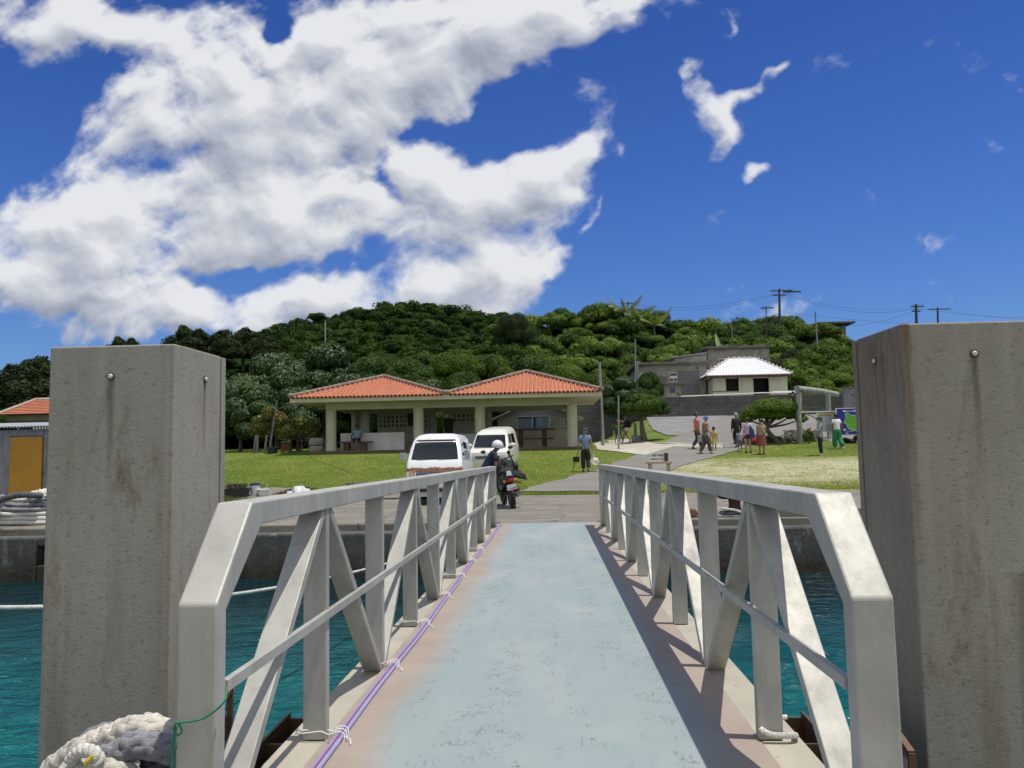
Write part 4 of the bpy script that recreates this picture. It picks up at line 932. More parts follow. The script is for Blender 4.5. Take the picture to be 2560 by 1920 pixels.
# ---- hill shelter top right
t = thing('hill_shelter', 'flat roofed concrete shelter on posts high on the right hill', 'shelter', (at(2090, 860, 112).x, 114, at(2090,850,112).z-3))
b = MB(); p = at(2040, 810, 112); q_ = at(2132, 810, 112); zt = at(2090, 806, 112).z; b.box(p.x, q_.x, 111, 118, zt-.28, zt); b.build('roof', M_['concd'], t, bevel=.03)
for px in (2078, 2107):
    b = MB(); x_ = at(px, 830, 112).x; b.box(x_-.3, x_+.3, 111.6, 112.2, zt-5, zt-.281); b.build('post', M_['concd'], t)
b = MB(); x_ = at(2060, 830, 112).x; b.box(x_-1.5, x_+.9, 112.3, 116, zt-5, zt-.281); b.build('wall', M_['concd'], t)

# ---- left: tiled building and corrugated shed with ochre door
def corr(b, x0, x1, y, z0, z1, dep=.02, pitch=.09):
    n = int((x1-x0)/pitch*4)
    vs = []
    for i in range(n+1):
        x = x0+(x1-x0)*i/n; yy = y+dep*math.sin(2*PI*(x-x0)/pitch); vs += [(x, yy, z0), (x, yy, z1)]
    b.add(vs, [(2*i, 2*i+2, 2*i+3, 2*i+1) for i in range(n)])
sY = 21.0; xr = X(122, sY); zt = at(60, 1070, sY).z
t = thing('corrugated_shed', 'grey corrugated metal shed with an ochre yellow door left of the left pillar', 'shed', (xr-2, sY+1.5, 0))
gm = pm('grey_corrugated', (.27,.285,.31), (.17,.18,.20), 2.2, .55, .35, stretch=(3,3,1), bump=.1)
xL = xr-4.2; dxa, dxb = at(26, 1170, sY).x, at(106, 1170, sY).x; dzt = at(60, 1093, sY).z
b = MB(); b.box(xL, xr+.9, sY+.04, sY+3, 0, zt-.04); b.build('body', gm, t)
b = MB(); corr(b, xL, dxa-.03, sY, .08, zt-.05, .012, .15); corr(b, dxb+.03, xr+.9, sY, .08, zt-.05, .012, .15); corr(b, dxa-.03, dxb+.03, sY, dzt+.04, zt-.05, .012, .15); b.build('cladding', gm, t)
b = MB(); b.box(dxa, dxb, sY-.05, sY+.03, .10, dzt); dd = b.build('door', pm('ochre_door', (.47,.235,.012), (.39,.19,.012), 1.5, .6, bump=.1), t, bevel=.008)
b = MB(); b.box(dxb+.0, dxb+.05, sY-.08, sY-.0, 1.0, 1.06); b.build('handle', M_['greywood'], dd)
b = MB()
n = 60
for j in (0,):
    vs = []
    for i in range(n*4+1):
        x = xL-.2+(5.6)*i/(n*4); z = zt+.02+.018*math.sin(2*PI*i/4); vs += [(x, sY-.25, z), (x, sY+3.3, z+.25)]
    b.add(vs, [(2*i, 2*i+2, 2*i+3, 2*i+1) for i in range(n*4)])
rf = b.build('roof', pm('pale_corrugated', (.42,.44,.46), (.3,.31,.33), 2, .5, .3), t); sm_ = rf.modifiers.new('thickness', 'SOLIDIFY'); sm_.thickness = .02
b = MB(); b.box(xL, xr+.9, sY-.07, sY-.03, 0, .09); b.build('sill', M_['wood'], t)
tY = 34.0; zB = Gf(-20, tY)
t = thing('tiled_building', 'grey concrete building with an orange tiled hip roof behind the corrugated shed', 'building', (X(70,tY), tY+4, zB))
p0 = at(22, 1037, tY); zt = p0.z; p1 = at(90, 1001, tY+2.6); xr_ = at(330, 1036, tY).x
b = MB(); e_ = MB(); nrow = 9
A, B_, Tl, Tr = Vector((p0.x-.3, tY-.3, zt)), Vector((xr_, tY-.3, zt)), Vector((p1.x, tY+2.6, p1.z)), Vector((xr_-2, tY+2.6, p1.z))
for i in range(nrow):
    a = A.lerp(Tl, i/nrow); c = B_.lerp(Tr, i/nrow); d_ = A.lerp(Tl, (i+1)/nrow); f_ = B_.lerp(Tr, (i+1)/nrow)
    up_ = Vector((0,-.01,.035)); b.add([a+up_, c+up_, f_, d_, a, c], [(0,1,2,3), (4,5,1,0)])
b.add([A, Tl, Vector((A.x, tY+5.5, zt))], [(0,1,2)]); b.add([Tl, Tr, Vector((B_.x, tY+5.5, zt)), Vector((A.x, tY+5.5, zt))], [(0,1,2,3)])
rf = b.build('roof', M_['tile'], t); h = MB(); h.tube([A+Vector((0,0,.05)), Tl+Vector((0,0,.05)), Tr+Vector((0,0,.05))], .07, 8); h.build('ridge_cap', pm('pale_mortar', (.5,.42,.35), (.35,.3,.25)), rf, smooth=True)
za = at(60, 1052, tY).z
b = MB(); b.box(p0.x-.1, xr_-.1, tY, tY+5, za, zt-.02); b.build('fascia', M_['concd'], t, bevel=.02)
b = MB(); b.box(p0.x+.2, xr_-.3, tY+.3, tY+4.8, zB-.3, za-.002); b.build('wall', M_['conc'], t)
wb = pbox(88, 124, 1056, 1078, tY+.3, -.05, -.002); b = MB(); b.box(*wb); w_ = b.build('window', M_['glass'], t)
b = MB(); nx_ = 5
for i in range(nx_+1): x_ = wb[0]+(wb[1]-wb[0])*i/nx_; b.box(x_-.03, x_+.03, tY+.2, tY+.249, wb[4], wb[5])
b.box(wb[0], wb[1], tY+.2, tY+.249, wb[4], wb[4]+.06); b.box(wb[0], wb[1], tY+.2, tY+.249, wb[5]-.12, wb[5]); b.build('window_frame', M_['white'], w_)
b = MB(); pb = pbox(50, 82, 1056, 1078, tY+.3, -.04, -.002); b.box(*pb); b.build('opening', M_['dark'], t)
# ================================================================== VEGETATION
def leafmat(name, stops, rough=.5, trans=.25, spec=.35, osc=.5, tone=False):
    m, nt, b = newmat(name); n = NB(nt); N = nt.nodes
    ge = N.new('ShaderNodeNewGeometry'); oi = N.new('ShaderNodeObjectInfo')
    pos = nt.nodes.new('ShaderNodeMapping'); nt.links.new(ge.outputs['Position'], pos.inputs[0])
    lowf = n.noise(pos.outputs[0], osc, 3, .6)
    f = n.math('ADD', n.math('MULTIPLY', ge.outputs['Random Per Island'], .15), n.math('ADD', n.math('MULTIPLY', lowf, .95), n.math('MULTIPLY_ADD', oi.outputs['Random'], .14, -.06)))
    if tone:
        at_ = N.new('ShaderNodeAttribute'); at_.attribute_name = 'tone'; f = n.math('ADD', n.math('MULTIPLY', ge.outputs['Random Per Island'], .14), n.math('ADD', n.math('MULTIPLY', lowf, .34), n.math('MULTIPLY_ADD', at_.outputs['Fac'], .42, .05)))
    c = n.ramp(f, stops)
    nt.links.new(c, b.inputs['Base Color']); b.inputs['Roughness'].default_value = rough; b.inputs['Specular IOR Level'].default_value = spec
    tr = N.new('ShaderNodeBsdfTranslucent'); mx = N.new('ShaderNodeMixShader'); mx.inputs[0].default_value = trans
    br = n.mix(1.0, c, (1.3,1.5,.6), 'MULTIPLY'); nt.links.new(br, tr.inputs['Color'])
    out = N['Material Output']; nt.links.new(b.outputs[0], mx.inputs[1]); nt.links.new(tr.outputs[0], mx.inputs[2]); nt.links.new(mx.outputs[0], out.inputs['Surface']); return m
LM = dict(
 dark=leafmat('leaf_dark_glossy', [(.25,(.016,.036,.010)), (.5,(.034,.068,.015)), (.72,(.062,.108,.026)), (.9,(.10,.145,.045))], .5, .12, .35),
 mid=leafmat('leaf_mid', [(.25,(.014,.036,.007)), (.5,(.036,.078,.011)), (.72,(.075,.125,.018)), (.9,(.12,.16,.035))], .6, .25, .2),
 bright=leafmat('leaf_bright', [(.25,(.026,.056,.007)), (.5,(.066,.120,.011)), (.75,(.125,.185,.018)), (.95,(.175,.21,.036))], .6, .3, .2),
 far=leafmat('leaf_far', [(.25,(.008,.021,.006)), (.42,(.019,.043,.008)), (.56,(.032,.064,.011)), (.70,(.050,.086,.016)), (.85,(.072,.090,.028))], .85, .1, .08, .06, True),
 ridge=leafmat('leaf_ridge', [(.25,(.018,.038,.008)), (.42,(.045,.085,.012)), (.58,(.090,.145,.020)), (.72,(.150,.205,.036)), (.88,(.20,.21,.075))], .75, .15, .12, .12, True),
 conifer=leafmat('leaf_conifer', [(.25,(.016,.028,.010)), (.5,(.034,.052,.016)), (.8,(.062,.082,.028))], .8, .1, .2),
 croton=leafmat('leaf_croton', [(.25,(.03,.055,.010)), (.5,(.075,.10,.016)), (.68,(.16,.14,.03)), (.82,(.22,.09,.03)), (.95,(.20,.03,.02))], .4, .25, .4, 1.2),
 palm=leafmat('leaf_palm', [(.25,(.09,.13,.03)), (.6,(.18,.23,.06)), (.9,(.30,.30,.12))], .45, .25))
M_['bark'] = pm('bark', (.16,.13,.10), (.075,.062,.048), 6, .9, bump=.6, bsc=25, stretch=(1,1,.3))
M_['soil'] = pm('undergrowth_shade', (.028,.052,.010), (.010,.020,.005), .35, 1.0, bump=1.0, bsc=1.5, bd=.5, spec=.02)  # hill ground; its dark tone stands in for shadow between the crowns
def leaves(C_, Nrm, size, r_, asp=.5, jit=.6, fold=.0):
    """quads (N,4,3) centred at C_ facing about Nrm"""
    n = len(C_); Nn = Nrm + r_.normal(0, jit, (n,3)); Nn /= np.linalg.norm(Nn, axis=1, keepdims=True)+1e-9
    T = np.cross(Nn, r_.normal(0, 1, (n,3))); T /= np.linalg.norm(T, axis=1, keepdims=True)+1e-9; B_ = np.cross(Nn, T)
    s = (size if np.ndim(size) else np.full(n, size))*r_.uniform(.6, 1.3, n); L_ = T*s[:,None]*.5; W_ = B_*(s*asp)[:,None]*.5
    return np.stack([C_-L_, C_-W_*1.0+L_*.1, C_+L_, C_+W_+L_*.1], 1)
def crown_pts(lobes, dens, r_, inner=.55, down=-.55):
    P_, Nn = [], []
    for (c, rad) in lobes:
        c = np.array(c); rad = np.array(rad if np.ndim(rad) else (rad,)*3, float); n = int(dens*(rad[0]*rad[2]*4))
        d = r_.normal(0, 1, (n,3)); d /= np.linalg.norm(d, axis=1, keepdims=True); d = d[d[:,2] > down]
        sh = 1 - np.abs(r_.normal(0, .14, len(d))); bump_ = 1 + .10*np.sin(d[:,0:1]*7+c[0])*np.cos(d[:,1:2]*6+c[1]*2)
        p = c + d*rad*sh[:,None]*bump_; keep = np.ones(len(p), bool)
        for (c2, r2) in lobes:
            c2 = np.array(c2); r2 = np.array(r2 if np.ndim(r2) else (r2,)*3, float)
            if np.allclose(c, c2): continue
            keep &= (((p-c2)/r2)**2).sum(1) > inner
        P_.append(p[keep]); nn = d[keep]/rad; nn /= np.linalg.norm(nn, axis=1, keepdims=True); Nn.append(nn)
    return np.concatenate(P_), np.concatenate(Nn)
def make_tree(name, lobes, leaf, dens, mat, trunk, label=None, cat='tree', loc=(0,0,0), group=None, asp=.5, seed=0, limbs=True, inner=.55, tr=.22, down=-.55, jit=.42):
    r_ = np.random.default_rng(seed); t = thing(name, label, cat, loc, 0, group)
    P_, Nn = crown_pts(lobes, dens, r_, inner, down); Q = leaves(P_, Nn+np.array([0,0,.12]), leaf, r_, asp, jit)
    core = [(c, tuple(.74*x for x in (rad if np.ndim(rad) else (rad,)*3))) for c, rad in lobes]  # oversized inner leaves added to block light through the crown
    P2, N2 = crown_pts(core, dens*.22, r_, .8, -.9); Q = np.concatenate([Q, leaves(P2, N2, leaf*2.3, r_, .8, .25)])
    npmesh('crown', Q, None, LM[mat], t, world=False)
    b = MB(); b.tube(spline(trunk, 5), [tr*(1.25-.75*i/(5*(len(trunk)-1))) for i in range(5*(len(trunk)-1)+1)], 9)
    top = Vector(trunk[-1]); rr_ = random.Random(seed)
    if limbs:
        for (c, rad) in lobes:
            c = Vector(c); st_ = Vector(trunk[-1]).lerp(Vector(trunk[-2]), rr_.uniform(0, .7)); mid = st_.lerp(c, .5)+Vector((rr_.uniform(-.1,.1), rr_.uniform(-.1,.1), -.06))*(c-st_).length*.6
            b.tube(spline([st_, mid, c], 4), [tr*.5, tr*.45, tr*.42, tr*.38, tr*.34, tr*.28, tr*.22, tr*.16, tr*.1][:9], 6)
    b.build('trunk', M_['bark'], t, world=False, smooth='all'); return t

# ---------------------------------------------------- hills
def interp(tab, x): return np.interp(x, [a for a, _ in tab], [c for _, c in tab])
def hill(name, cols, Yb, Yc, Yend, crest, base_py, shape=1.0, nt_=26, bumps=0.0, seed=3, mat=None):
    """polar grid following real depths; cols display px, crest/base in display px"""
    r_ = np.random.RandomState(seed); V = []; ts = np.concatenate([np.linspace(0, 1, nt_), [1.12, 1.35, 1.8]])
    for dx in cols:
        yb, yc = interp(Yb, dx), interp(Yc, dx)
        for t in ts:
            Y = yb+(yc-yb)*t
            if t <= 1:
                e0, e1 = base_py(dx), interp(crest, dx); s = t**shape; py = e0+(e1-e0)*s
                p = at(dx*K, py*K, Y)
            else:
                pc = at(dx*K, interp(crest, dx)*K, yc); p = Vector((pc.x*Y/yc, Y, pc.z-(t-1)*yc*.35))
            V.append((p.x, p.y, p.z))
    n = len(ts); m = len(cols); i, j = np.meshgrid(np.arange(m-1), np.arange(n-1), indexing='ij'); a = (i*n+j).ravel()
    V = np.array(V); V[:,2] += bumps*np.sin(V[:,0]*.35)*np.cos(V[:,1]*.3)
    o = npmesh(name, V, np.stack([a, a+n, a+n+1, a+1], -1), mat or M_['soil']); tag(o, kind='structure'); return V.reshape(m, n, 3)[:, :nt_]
def sample(grid, n, r_, wpow=1.0):
    m, k, _ = grid.shape; u = r_.uniform(0, m-1.001, n); v = (r_.uniform(0, 1, n)**wpow)*(k-1.001); i = u.astype(int); j = v.astype(int); fu = (u-i)[:,None]; fv = (v-j)[:,None]
    return (grid[i,j]*(1-fu)+grid[i+1,j]*fu)*(1-fv)+(grid[i,j+1]*(1-fu)+grid[i+1,j+1]*fu)*fv
def canopy(name, pts, rpx, leafpx, per, mat, lab, seed=1, flat=.8, cat='woodland'):
    """tree crowns over a slope: every crown a cluster of lobes covered in leaves, with a tone of its own"""
    r_ = np.random.default_rng(seed); Qs = []; Ts = []
    for p in pts:
        sc_ = p[1]/F; R_ = r_.uniform(rpx[0]**.5, rpx[1]**.5)**2*sc_; tone = r_.uniform(0, 1); k = r_.integers(5, 10); hgt = r_.uniform(.3, 1.1)
        for q_ in range(k):
            a = r_.uniform(0, 2*PI); u = r_.uniform(0, .75)**.6 if q_ else 0; lr = R_*r_.uniform(.38, .62); c = p+np.array([math.cos(a)*u*R_, math.sin(a)*u*R_, R_*flat*((1-u*u)*hgt)])
            n = int(per/k*r_.uniform(.8, 1.2)); d = r_.normal(0, 1, (n,3)); d[:,2] = np.abs(d[:,2])*1.15-.35; d /= np.linalg.norm(d, axis=1, keepdims=True)
            q = c + d*np.array([lr, lr, lr*.8])*(1-np.abs(r_.normal(0, .10, n)))[:,None]
            Q1 = leaves(q, d+np.array([0,0,.03]), leafpx*sc_, r_, .8, .20)
            n2 = int(n*.22); d2 = d[:n2]; Q2 = leaves(c + d2*np.array([lr, lr, lr*.8])*.78, d2, leafpx*sc_*2.6, r_, .9, .15)  # larger inner leaves added to stop light passing through each lobe
            Qs += [Q1, Q2]; Ts.append(np.full(n+n2, tone, np.float32))
    o = npmesh(name, np.concatenate(Qs), None, LM[mat]); at_ = o.data.attributes.new('tone', 'FLOAT', 'FACE'); at_.data.foreach_set('value', np.concatenate(Ts)); tag(o, lab, cat, kind='stuff'); return o
crestF = [(-600,860),(-200,850),(0,850),(40,840),(70,830),(110,820),(160,806),(250,786),(340,764),(380,736),(420,716),(470,722),(540,720),(600,702),(660,683),(710,676),(760,664),(800,656),(850,651),(910,646),(960,652),(1010,662),(1060,672),(1120,684),(1200,698),(1400,722),(1800,760),(2300,790),(2800,800)]
crestF = [(a, c+(18 if a > 370 else 4)) for a, c in crestF]
YbF = [(-600,66),(0,62),(400,64),(1100,70),(2800,130)]; YcF = [(-600,130),(0,140),(380,190),(600,235),(1400,260),(2800,260)]
colsF = np.arange(-600, 2801, 20.0)
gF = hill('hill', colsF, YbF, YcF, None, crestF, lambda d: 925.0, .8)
rF = np.random.default_rng(21)
iF = np.where((colsF > -80) & (colsF < 1330))[0]; sub = gF[iF[0]:iF[-1]+1]
ptsF = sample(sub, 1150, rF, .8)
edge = np.array([sub[min(i,len(sub)-1), -1] for i in rF.integers(0, len(sub), 130)]) + np.stack([rF.uniform(-2.5,2.5,130), rF.uniform(-14,0,130), rF.uniform(-4.5,-2.2,130)], 1)
canopy('hillside_woodland', np.concatenate([ptsF, edge]), (10, 34), 3.0, 620, 'far', 'dense green woodland covering the big rounded hill', 5)
crestN = [(300,850),(500,820),(700,800),(900,782),(1000,770),(1060,745),(1100,722),(1140,704),(1200,695),(1260,690),(1340,690),(1420,702),(1480,712),(1540,717),(1590,718),(1620,706),(1680,696),(1740,712),(1775,745),(1840,765),(1900,772),(2100,765),(2800,775)]
crestN = [(a, c+13) for a, c in crestN]
YbN = [(300,56),(1300,62),(1380,78),(1690,84),(1720,66),(2800,66)]; YcN = [(300,76),(1000,92),(1200,104),(2800,112)]
colsN = np.arange(300, 2801, 16.0)
baseN = lambda d: float(np.interp(d, [300,1200,1380,1690,1720,2800], [915,905,872,850,858,862]))
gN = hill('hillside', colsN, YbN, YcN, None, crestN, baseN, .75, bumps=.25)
rN = np.random.default_rng(33); iN = np.where((colsN > 880) & (colsN < 1960))[0]; subN = gN[iN[0]:iN[-1]+1]
ptsN = sample(subN, 400, rN, .8)
edgeN = np.array([subN[i, -1] for i in rN.integers(0, len(subN), 75)]) + np.stack([rN.uniform(-1,1,75), rN.uniform(-5,0,75), rN.uniform(-1.4,-.4,75)], 1)
canopy('hillside_thicket', np.concatenate([ptsN, edgeN]), (16, 56), 3.7, 1400, 'ridge', 'tangled bright green thicket on the slope behind the houses', 9, .8, 'thicket')
# right part beyond the picture's houses, low thicket by the terrace
# ---------------------------------------------------- prototypes of the broadleaf trees
def lobes_round(seed, R_=3.6, z0=1.2, h=8.2, n=26):
    r_ = random.Random(seed); L = []
    for i in range(n):
        a = r_.uniform(0, 2*PI); t = (i+.5)/n; z = z0+1.3+(h-z0-2.4)*t; rr_ = R_*math.sqrt(max(.08, 1-(2*(t-.42))**2*.8))*r_.uniform(.45,.85); rad = r_.uniform(.95,1.75)
        L.append(((rr_*math.cos(a), rr_*math.sin(a), z), (rad*1.15, rad*1.15, rad*.72)))
    L.append(((0,0,h-1.3), (1.7,1.7,1.2))); return L
def proto(kind, seed, leaf, dens, mat, label, group):
    return make_tree('broadleaf_tree', lobes_round(seed), leaf, dens, mat, [(0,0,-.3),(.1,.05,1.3),(0,.1,2.8)], label, 'tree', (0,0,0), group, seed=seed, tr=.26)
GT = 'broadleaf trees behind the pavilion'
protos = {'dark': proto('dark', 3, .34, 250, 'dark', 'x', GT), 'mid': proto('mid', 8, .26, 330, 'mid', 'x', GT), 'bright': proto('bright', 14, .22, 400, 'bright', 'x', GT), 'darker': proto('darker', 21, .24, 420, 'conifer', 'x', GT)}
used = {}
def place_tree(kind, dx, dytop, hw, Y, lab, rz=0, group=GT, zb_=None):
    p = D(dx, dytop, Y); z0 = (Gf(p.x, Y) if zb_ is None else p.z-zb_); h = p.z-z0; s = hw*K/F*Y/4.5
    o = protos[kind] if kind not in used else copy_tree(protos[kind]); used[kind] = 1
    o.location = (p.x, Y, z0-.2); o.rotation_euler = (0,0,rz); o.scale = (s, s, h/8.6); o['label'] = lab; o['group'] = group; return o
TL = [('dark',520,790,80,47,'glossy dark leaved tree right beside the left concrete pillar'),
 ('dark',600,742,95,54,'tall glossy dark tree behind the reddish shrub left of the pavilion'),
 ('dark',705,722,105,58,'tallest broad dark tree above the left end of the pavilion roof'),
 ('mid',800,752,95,55,'mid green tree just above the left roof peak'),
 ('dark',760,790,90,49,'dark leaved tree standing low behind the left pavilion roof slope'),
 ('dark',645,820,75,46,'low dark tree between the reddish shrub and the left pavilion roof'),
 ('mid',885,758,85,58,'mid green tree right of the left roof peak'),
 ('bright',960,745,85,62,'bright yellow green tree above the dip between the two roofs'),
 ('mid',1000,785,75,53,'bushy tree directly behind the dip between the two roofs'),
 ('bright',1055,748,85,58,'bright green tree left of the right roof peak'),
 ('mid',1150,752,85,60,'mid green tree straight above the right roof peak'),
 ('bright',1215,770,75,58,'bright green tree above the right slope of the right roof'),
 ('mid',1290,792,65,60,'mid green tree behind the grey pole at the pavilion right end'),
 ('dark',1345,800,58,56,'dark tree between the pavilion and the old grey house'),
 ('dark',915,800,70,50,'dark tree low behind the inner slope of the left roof'),
 ('dark',1090,795,80,50,'dark tree low behind the right pavilion roof'),
 ('dark',1180,800,70,50,'dark tree low behind the right roof slope'),
 ('dark',560,850,60,45.5,'low dark tree behind the reddish shrub on the lawn edge'),
 ('dark',470,800,70,50,'dark tree hidden mostly by the left pillar'),
 ('mid',1400,790,40,64,'small green tree beside the wall of the old grey house')]
for i, (k, dx, dy, hw, Y, l) in enumerate(TL): place_tree(k, dx, dy, hw, Y, l, i*1.7)
GR = 'bushy trees around the hillside houses'
for i, (k, dx, dy, hw, Y, l, zb_) in enumerate([('mid',1655,688,66,96,'large rounded tree on the skyline under the tall utility pole',8),('darker',1712,742,62,82,'dark rounded tree right above the white roofed house',6.5),
  ('mid',1600,706,34,98,'small tree on the skyline left of the large rounded tree',4), ('bright',1765,800,50,76,'bright bushy tree right of the white roofed house',4),('mid',1800,785,48,88,'bushy tree below the flat roofed hill shelter',5),
  ('bright',1720,835,34,73,'low bright shrubby tree at the right corner of the white roofed house',2.6),('bright',1800,842,40,70,'light green bushy tree behind the log frame',3.4),('mid',1840,800,45,80,'bushy tree partly hidden by the right pillar',6),
  ('bright',1250,700,55,92,'rounded light tree on the slope left of the palms',5), ('mid',1550,722,45,92,'rounded bush on the slope behind the upper grey house',4)]):
    place_tree(k, dx, dy, hw, Y, l, i*2.1, GR, zb_)
# ---- dark conifers
def conifer(loc, h, rad, lab, seed, n=9000, leaf=.30):
    r_ = np.random.default_rng(seed); t = thing('conifer', lab, 'tree', loc, 0, 'dark conifers on the hill')
    z = r_.uniform(.06, 1, n)**.9; a = r_.uniform(0, 2*PI, n); br = .72+.28*np.sin(a*5+z*23+seed)*np.cos(z*17); rr_ = rad*(1-z**1.6)**.8*br*np.sqrt(r_.uniform(.25,1,n))
    P_ = np.stack([rr_*np.cos(a), rr_*np.sin(a), z*h], 1); Nn = np.stack([np.cos(a), np.sin(a), np.full(n, .4)], 1)
    npmesh('crown', leaves(P_, Nn, leaf, r_, .22, .9), None, LM['conifer'], t, world=False)
    b = MB(); b.tube([(0,0,-1),(0,0,h*.9)], [.2,.04], 6); b.build('trunk', M_['bark'], t, world=False, smooth='all'); return t
cz = lambda dx, dy, Y: D(dx, dy, Y)
c0 = None
p = D(1110, 745, 88)
make_tree('conifer', [((0,0,4.2),(1.7,1.5,1.5)),((-1.1,0,3.2),(1.3,1.2,1.5)),((1.2,0,2.6),(1.4,1.2,1.5)),((-.9,0,4.6),(.9,.9,1.1)),((.5,0,5.0),(.9,.9,1.0)),((-1.5,0,1.8),(1.0,1.0,1.3)),((1.9,0,1.6),(1.1,1.0,1.2)),((.2,-.3,2.6),(1.5,1.2,1.6)),((2.4,0,.9),(.8,.8,.9))], .16, 700, 'conifer', [(0,0,-2),(0,0,1.5),(0,0,3)], 'broad dark shaggy conifer on the slope above the gap between the pavilion roofs', 'tree', (p.x, 88, p.z-.9), seed=91, asp=.3, jit=.8).scale = (1.05, 1, .78)
for i, (dx, dt, db, Y, w, l) in enumerate([(400,704,760,150,4.2,'dark conifer on the ridge next to the left pillar top'),(432,712,762,150,4,'dark conifer on the left ridge, second from the pillar'),
   (475,716,765,150,4.5,'dark conifer on the left ridge, third from the pillar'),(525,708,765,155,4.2,'dark conifer on the left ridge, fourth from the pillar'),(575,722,765,150,4.5,'dark conifer at the right end of the row on the left ridge'),
   (258,728,770,150,3.2,'small dark conifer peeping over the left pillar top'),(285,731,770,150,3.0,'small dark conifer tip right of the other one over the left pillar top'),
   (18,790,880,80,3.4,'dark conifer at the far left edge behind the orange roof'),(52,778,880,82,3.6,'dark conifer above the orange tiled roof at the left edge'),(88,772,880,84,3.6,'dark conifer touching the left edge of the left pillar'),(-20,800,880,80,3.4,'dark conifer just cut by the left picture edge')]):
    p = D(dx, dt, Y); q_ = D(dx, db, Y); h = p.z-q_.z+2
    if c0 is None:
        o = make_tree('conifer', [((0,0,6.6),(1.2,1.2,1.6)),((-1.2,0,4.6),(1.7,1.5,1.8)),((1.1,0,4.2),(1.7,1.5,1.8)),((0,0,3.0),(2.2,1.8,2.0)),((-2.0,0,2.4),(1.5,1.5,1.8)),((2.0,0,2.2),(1.5,1.5,1.8)),((.5,0,5.6),(1.2,1.2,1.5)),((-.3,0,7.8),(.6,.6,1.1))], .42, 110, 'conifer', [(0,0,-2),(0,0,2),(0,0,5)], l, 'tree', (q_.x, Y, q_.z-2), 'dark conifers on the hill', seed=95, asp=.35, jit=.8)
        o.scale = (w/2.6, w/2.6, h/8.6); c0 = (o, 8.6, 2.6)
    else:
        o = copy_tree(c0[0]); o.location = (q_.x, Y, q_.z-2); o.scale = (w/c0[2], w/c0[2], h/c0[1]); o.rotation_euler = (0,0,i*1.3); o['label'] = l
# ---- lawn trees with visible trunks
base = gp(1613, 1104)
make_tree('round_tree', [((-.55,0,2.3),(.8,.8,.55)),((.5,.1,2.45),(.8,.8,.6)),((0,-.5,2.35),(.8,.7,.55)),((0,.5,2.5),(.9,.7,.6)),((-.2,0,2.85),(.85,.8,.45)),((.95,0,2.05),(.5,.5,.38)),((-1.05,.1,2.05),(.5,.5,.36)),((.1,-.3,2.05),(.9,.6,.4)),((-.6,-.2,1.95),(.6,.5,.35))], .12, 2200, 'mid',
          [(0,0,-.1),(-.12,0,.7),(-.16,0,1.3),(-.05,0,1.75)], 'small round crowned tree with a dark bare trunk beside the concrete ramp', 'tree', base, seed=41, tr=.15, down=-.35).scale = (1, 1, .80)
base = gp(1953, 1109)
make_tree('umbrella_tree', [((-1.2,0,2.15),(.9,.8,.48)),((-.5,.2,2.55),(1.0,.9,.5)),((.2,0,2.45),(.9,.8,.5)),((-.8,-.3,2.4),(.8,.7,.5)),((.75,.1,2.05),(.6,.6,.40)),((-1.8,0,1.85),(.5,.5,.36)),((-.1,-.4,2.35),(.8,.7,.5)),((1.15,0,1.75),(.35,.4,.25)),((-.4,-.2,2.0),(.9,.7,.35))], .12, 2200, 'bright',
          [(0,0,-.1),(-.22,0,.45),(-.62,0,1.0),(-.8,0,1.45)], 'leaning umbrella shaped tree with a flat crown in front of the long dark wall', 'tree', base-Vector((0,0,.28)), seed=43, tr=.16, down=-.25).scale = (.92, .92, .84)
# ---- reddish crotons left of the pavilion, other shrubs
for i, (dx, Y, w, h, l) in enumerate([(585, 42.5, 1.5, 2.5, 'tall croton shrub with yellow and red leaves at the lawn edge'), (650, 42.0, 1.6, 1.9, 'wider croton shrub with red leaves beside the stone blocks')]):
    p = D(dx, 965, Y); z0 = Gf(p.x, Y)
    make_tree('croton_shrub', [((-.5*w*.6,0,h*.62),(w*.42,.5,h*.24)),((.4*w*.6,.1,h*.70),(w*.42,.5,h*.24)),((0,-.2,h*.85),(w*.35,.45,h*.2)),((.75*w*.6,0,h*.45),(w*.3,.4,h*.2)),((-.8*w*.6,0,h*.45),(w*.3,.4,h*.18))], .13, 420, 'croton', [(0,0,-.05),(.05,0,.4),(0,0,h*.4)], l, 'shrub', (p.x, Y, z0), seed=50+i, tr=.05, inner=.4, jit=.9)
for i, (px, py, w, h, m_, l) in enumerate([(1885,1112,.9,.35,'mid','low green weed clump on the rubble bank under the umbrella tree'),(2022,1110,.35,.7,'bright','small leafy sapling beside the thick log post'),(1930,1106,.7,.3,'mid','weeds round the foot of the leaning tree'),
   (1590,1010,1.6,1.5,'dark','dense dark bush at the foot of the grey house outhouse'),(1530,1040,1.2,1.2,'dark','dark bush beside the upright pole by the ramp'),(1500,1060,1.2,.5,'bright','grassy shrub on the bank right of the pavilion'),(1560,1075,1.0,.4,'bright','low weeds on the bank behind the round tree')]):
    g = gp(px, py); make_tree('shrub', [((-.4*w,0,h*.5),(w*.5,.5*w,h*.5)),((.4*w,.1,h*.55),(w*.5,.5*w,h*.5)),((0,0,h*.7),(w*.5,.5*w,h*.42))], .09, 600, m_, [(0,0,-.05),(0,0,h*.3),(0,0,h*.5)], l, 'shrub', g, seed=70+i, tr=.025, inner=.4)
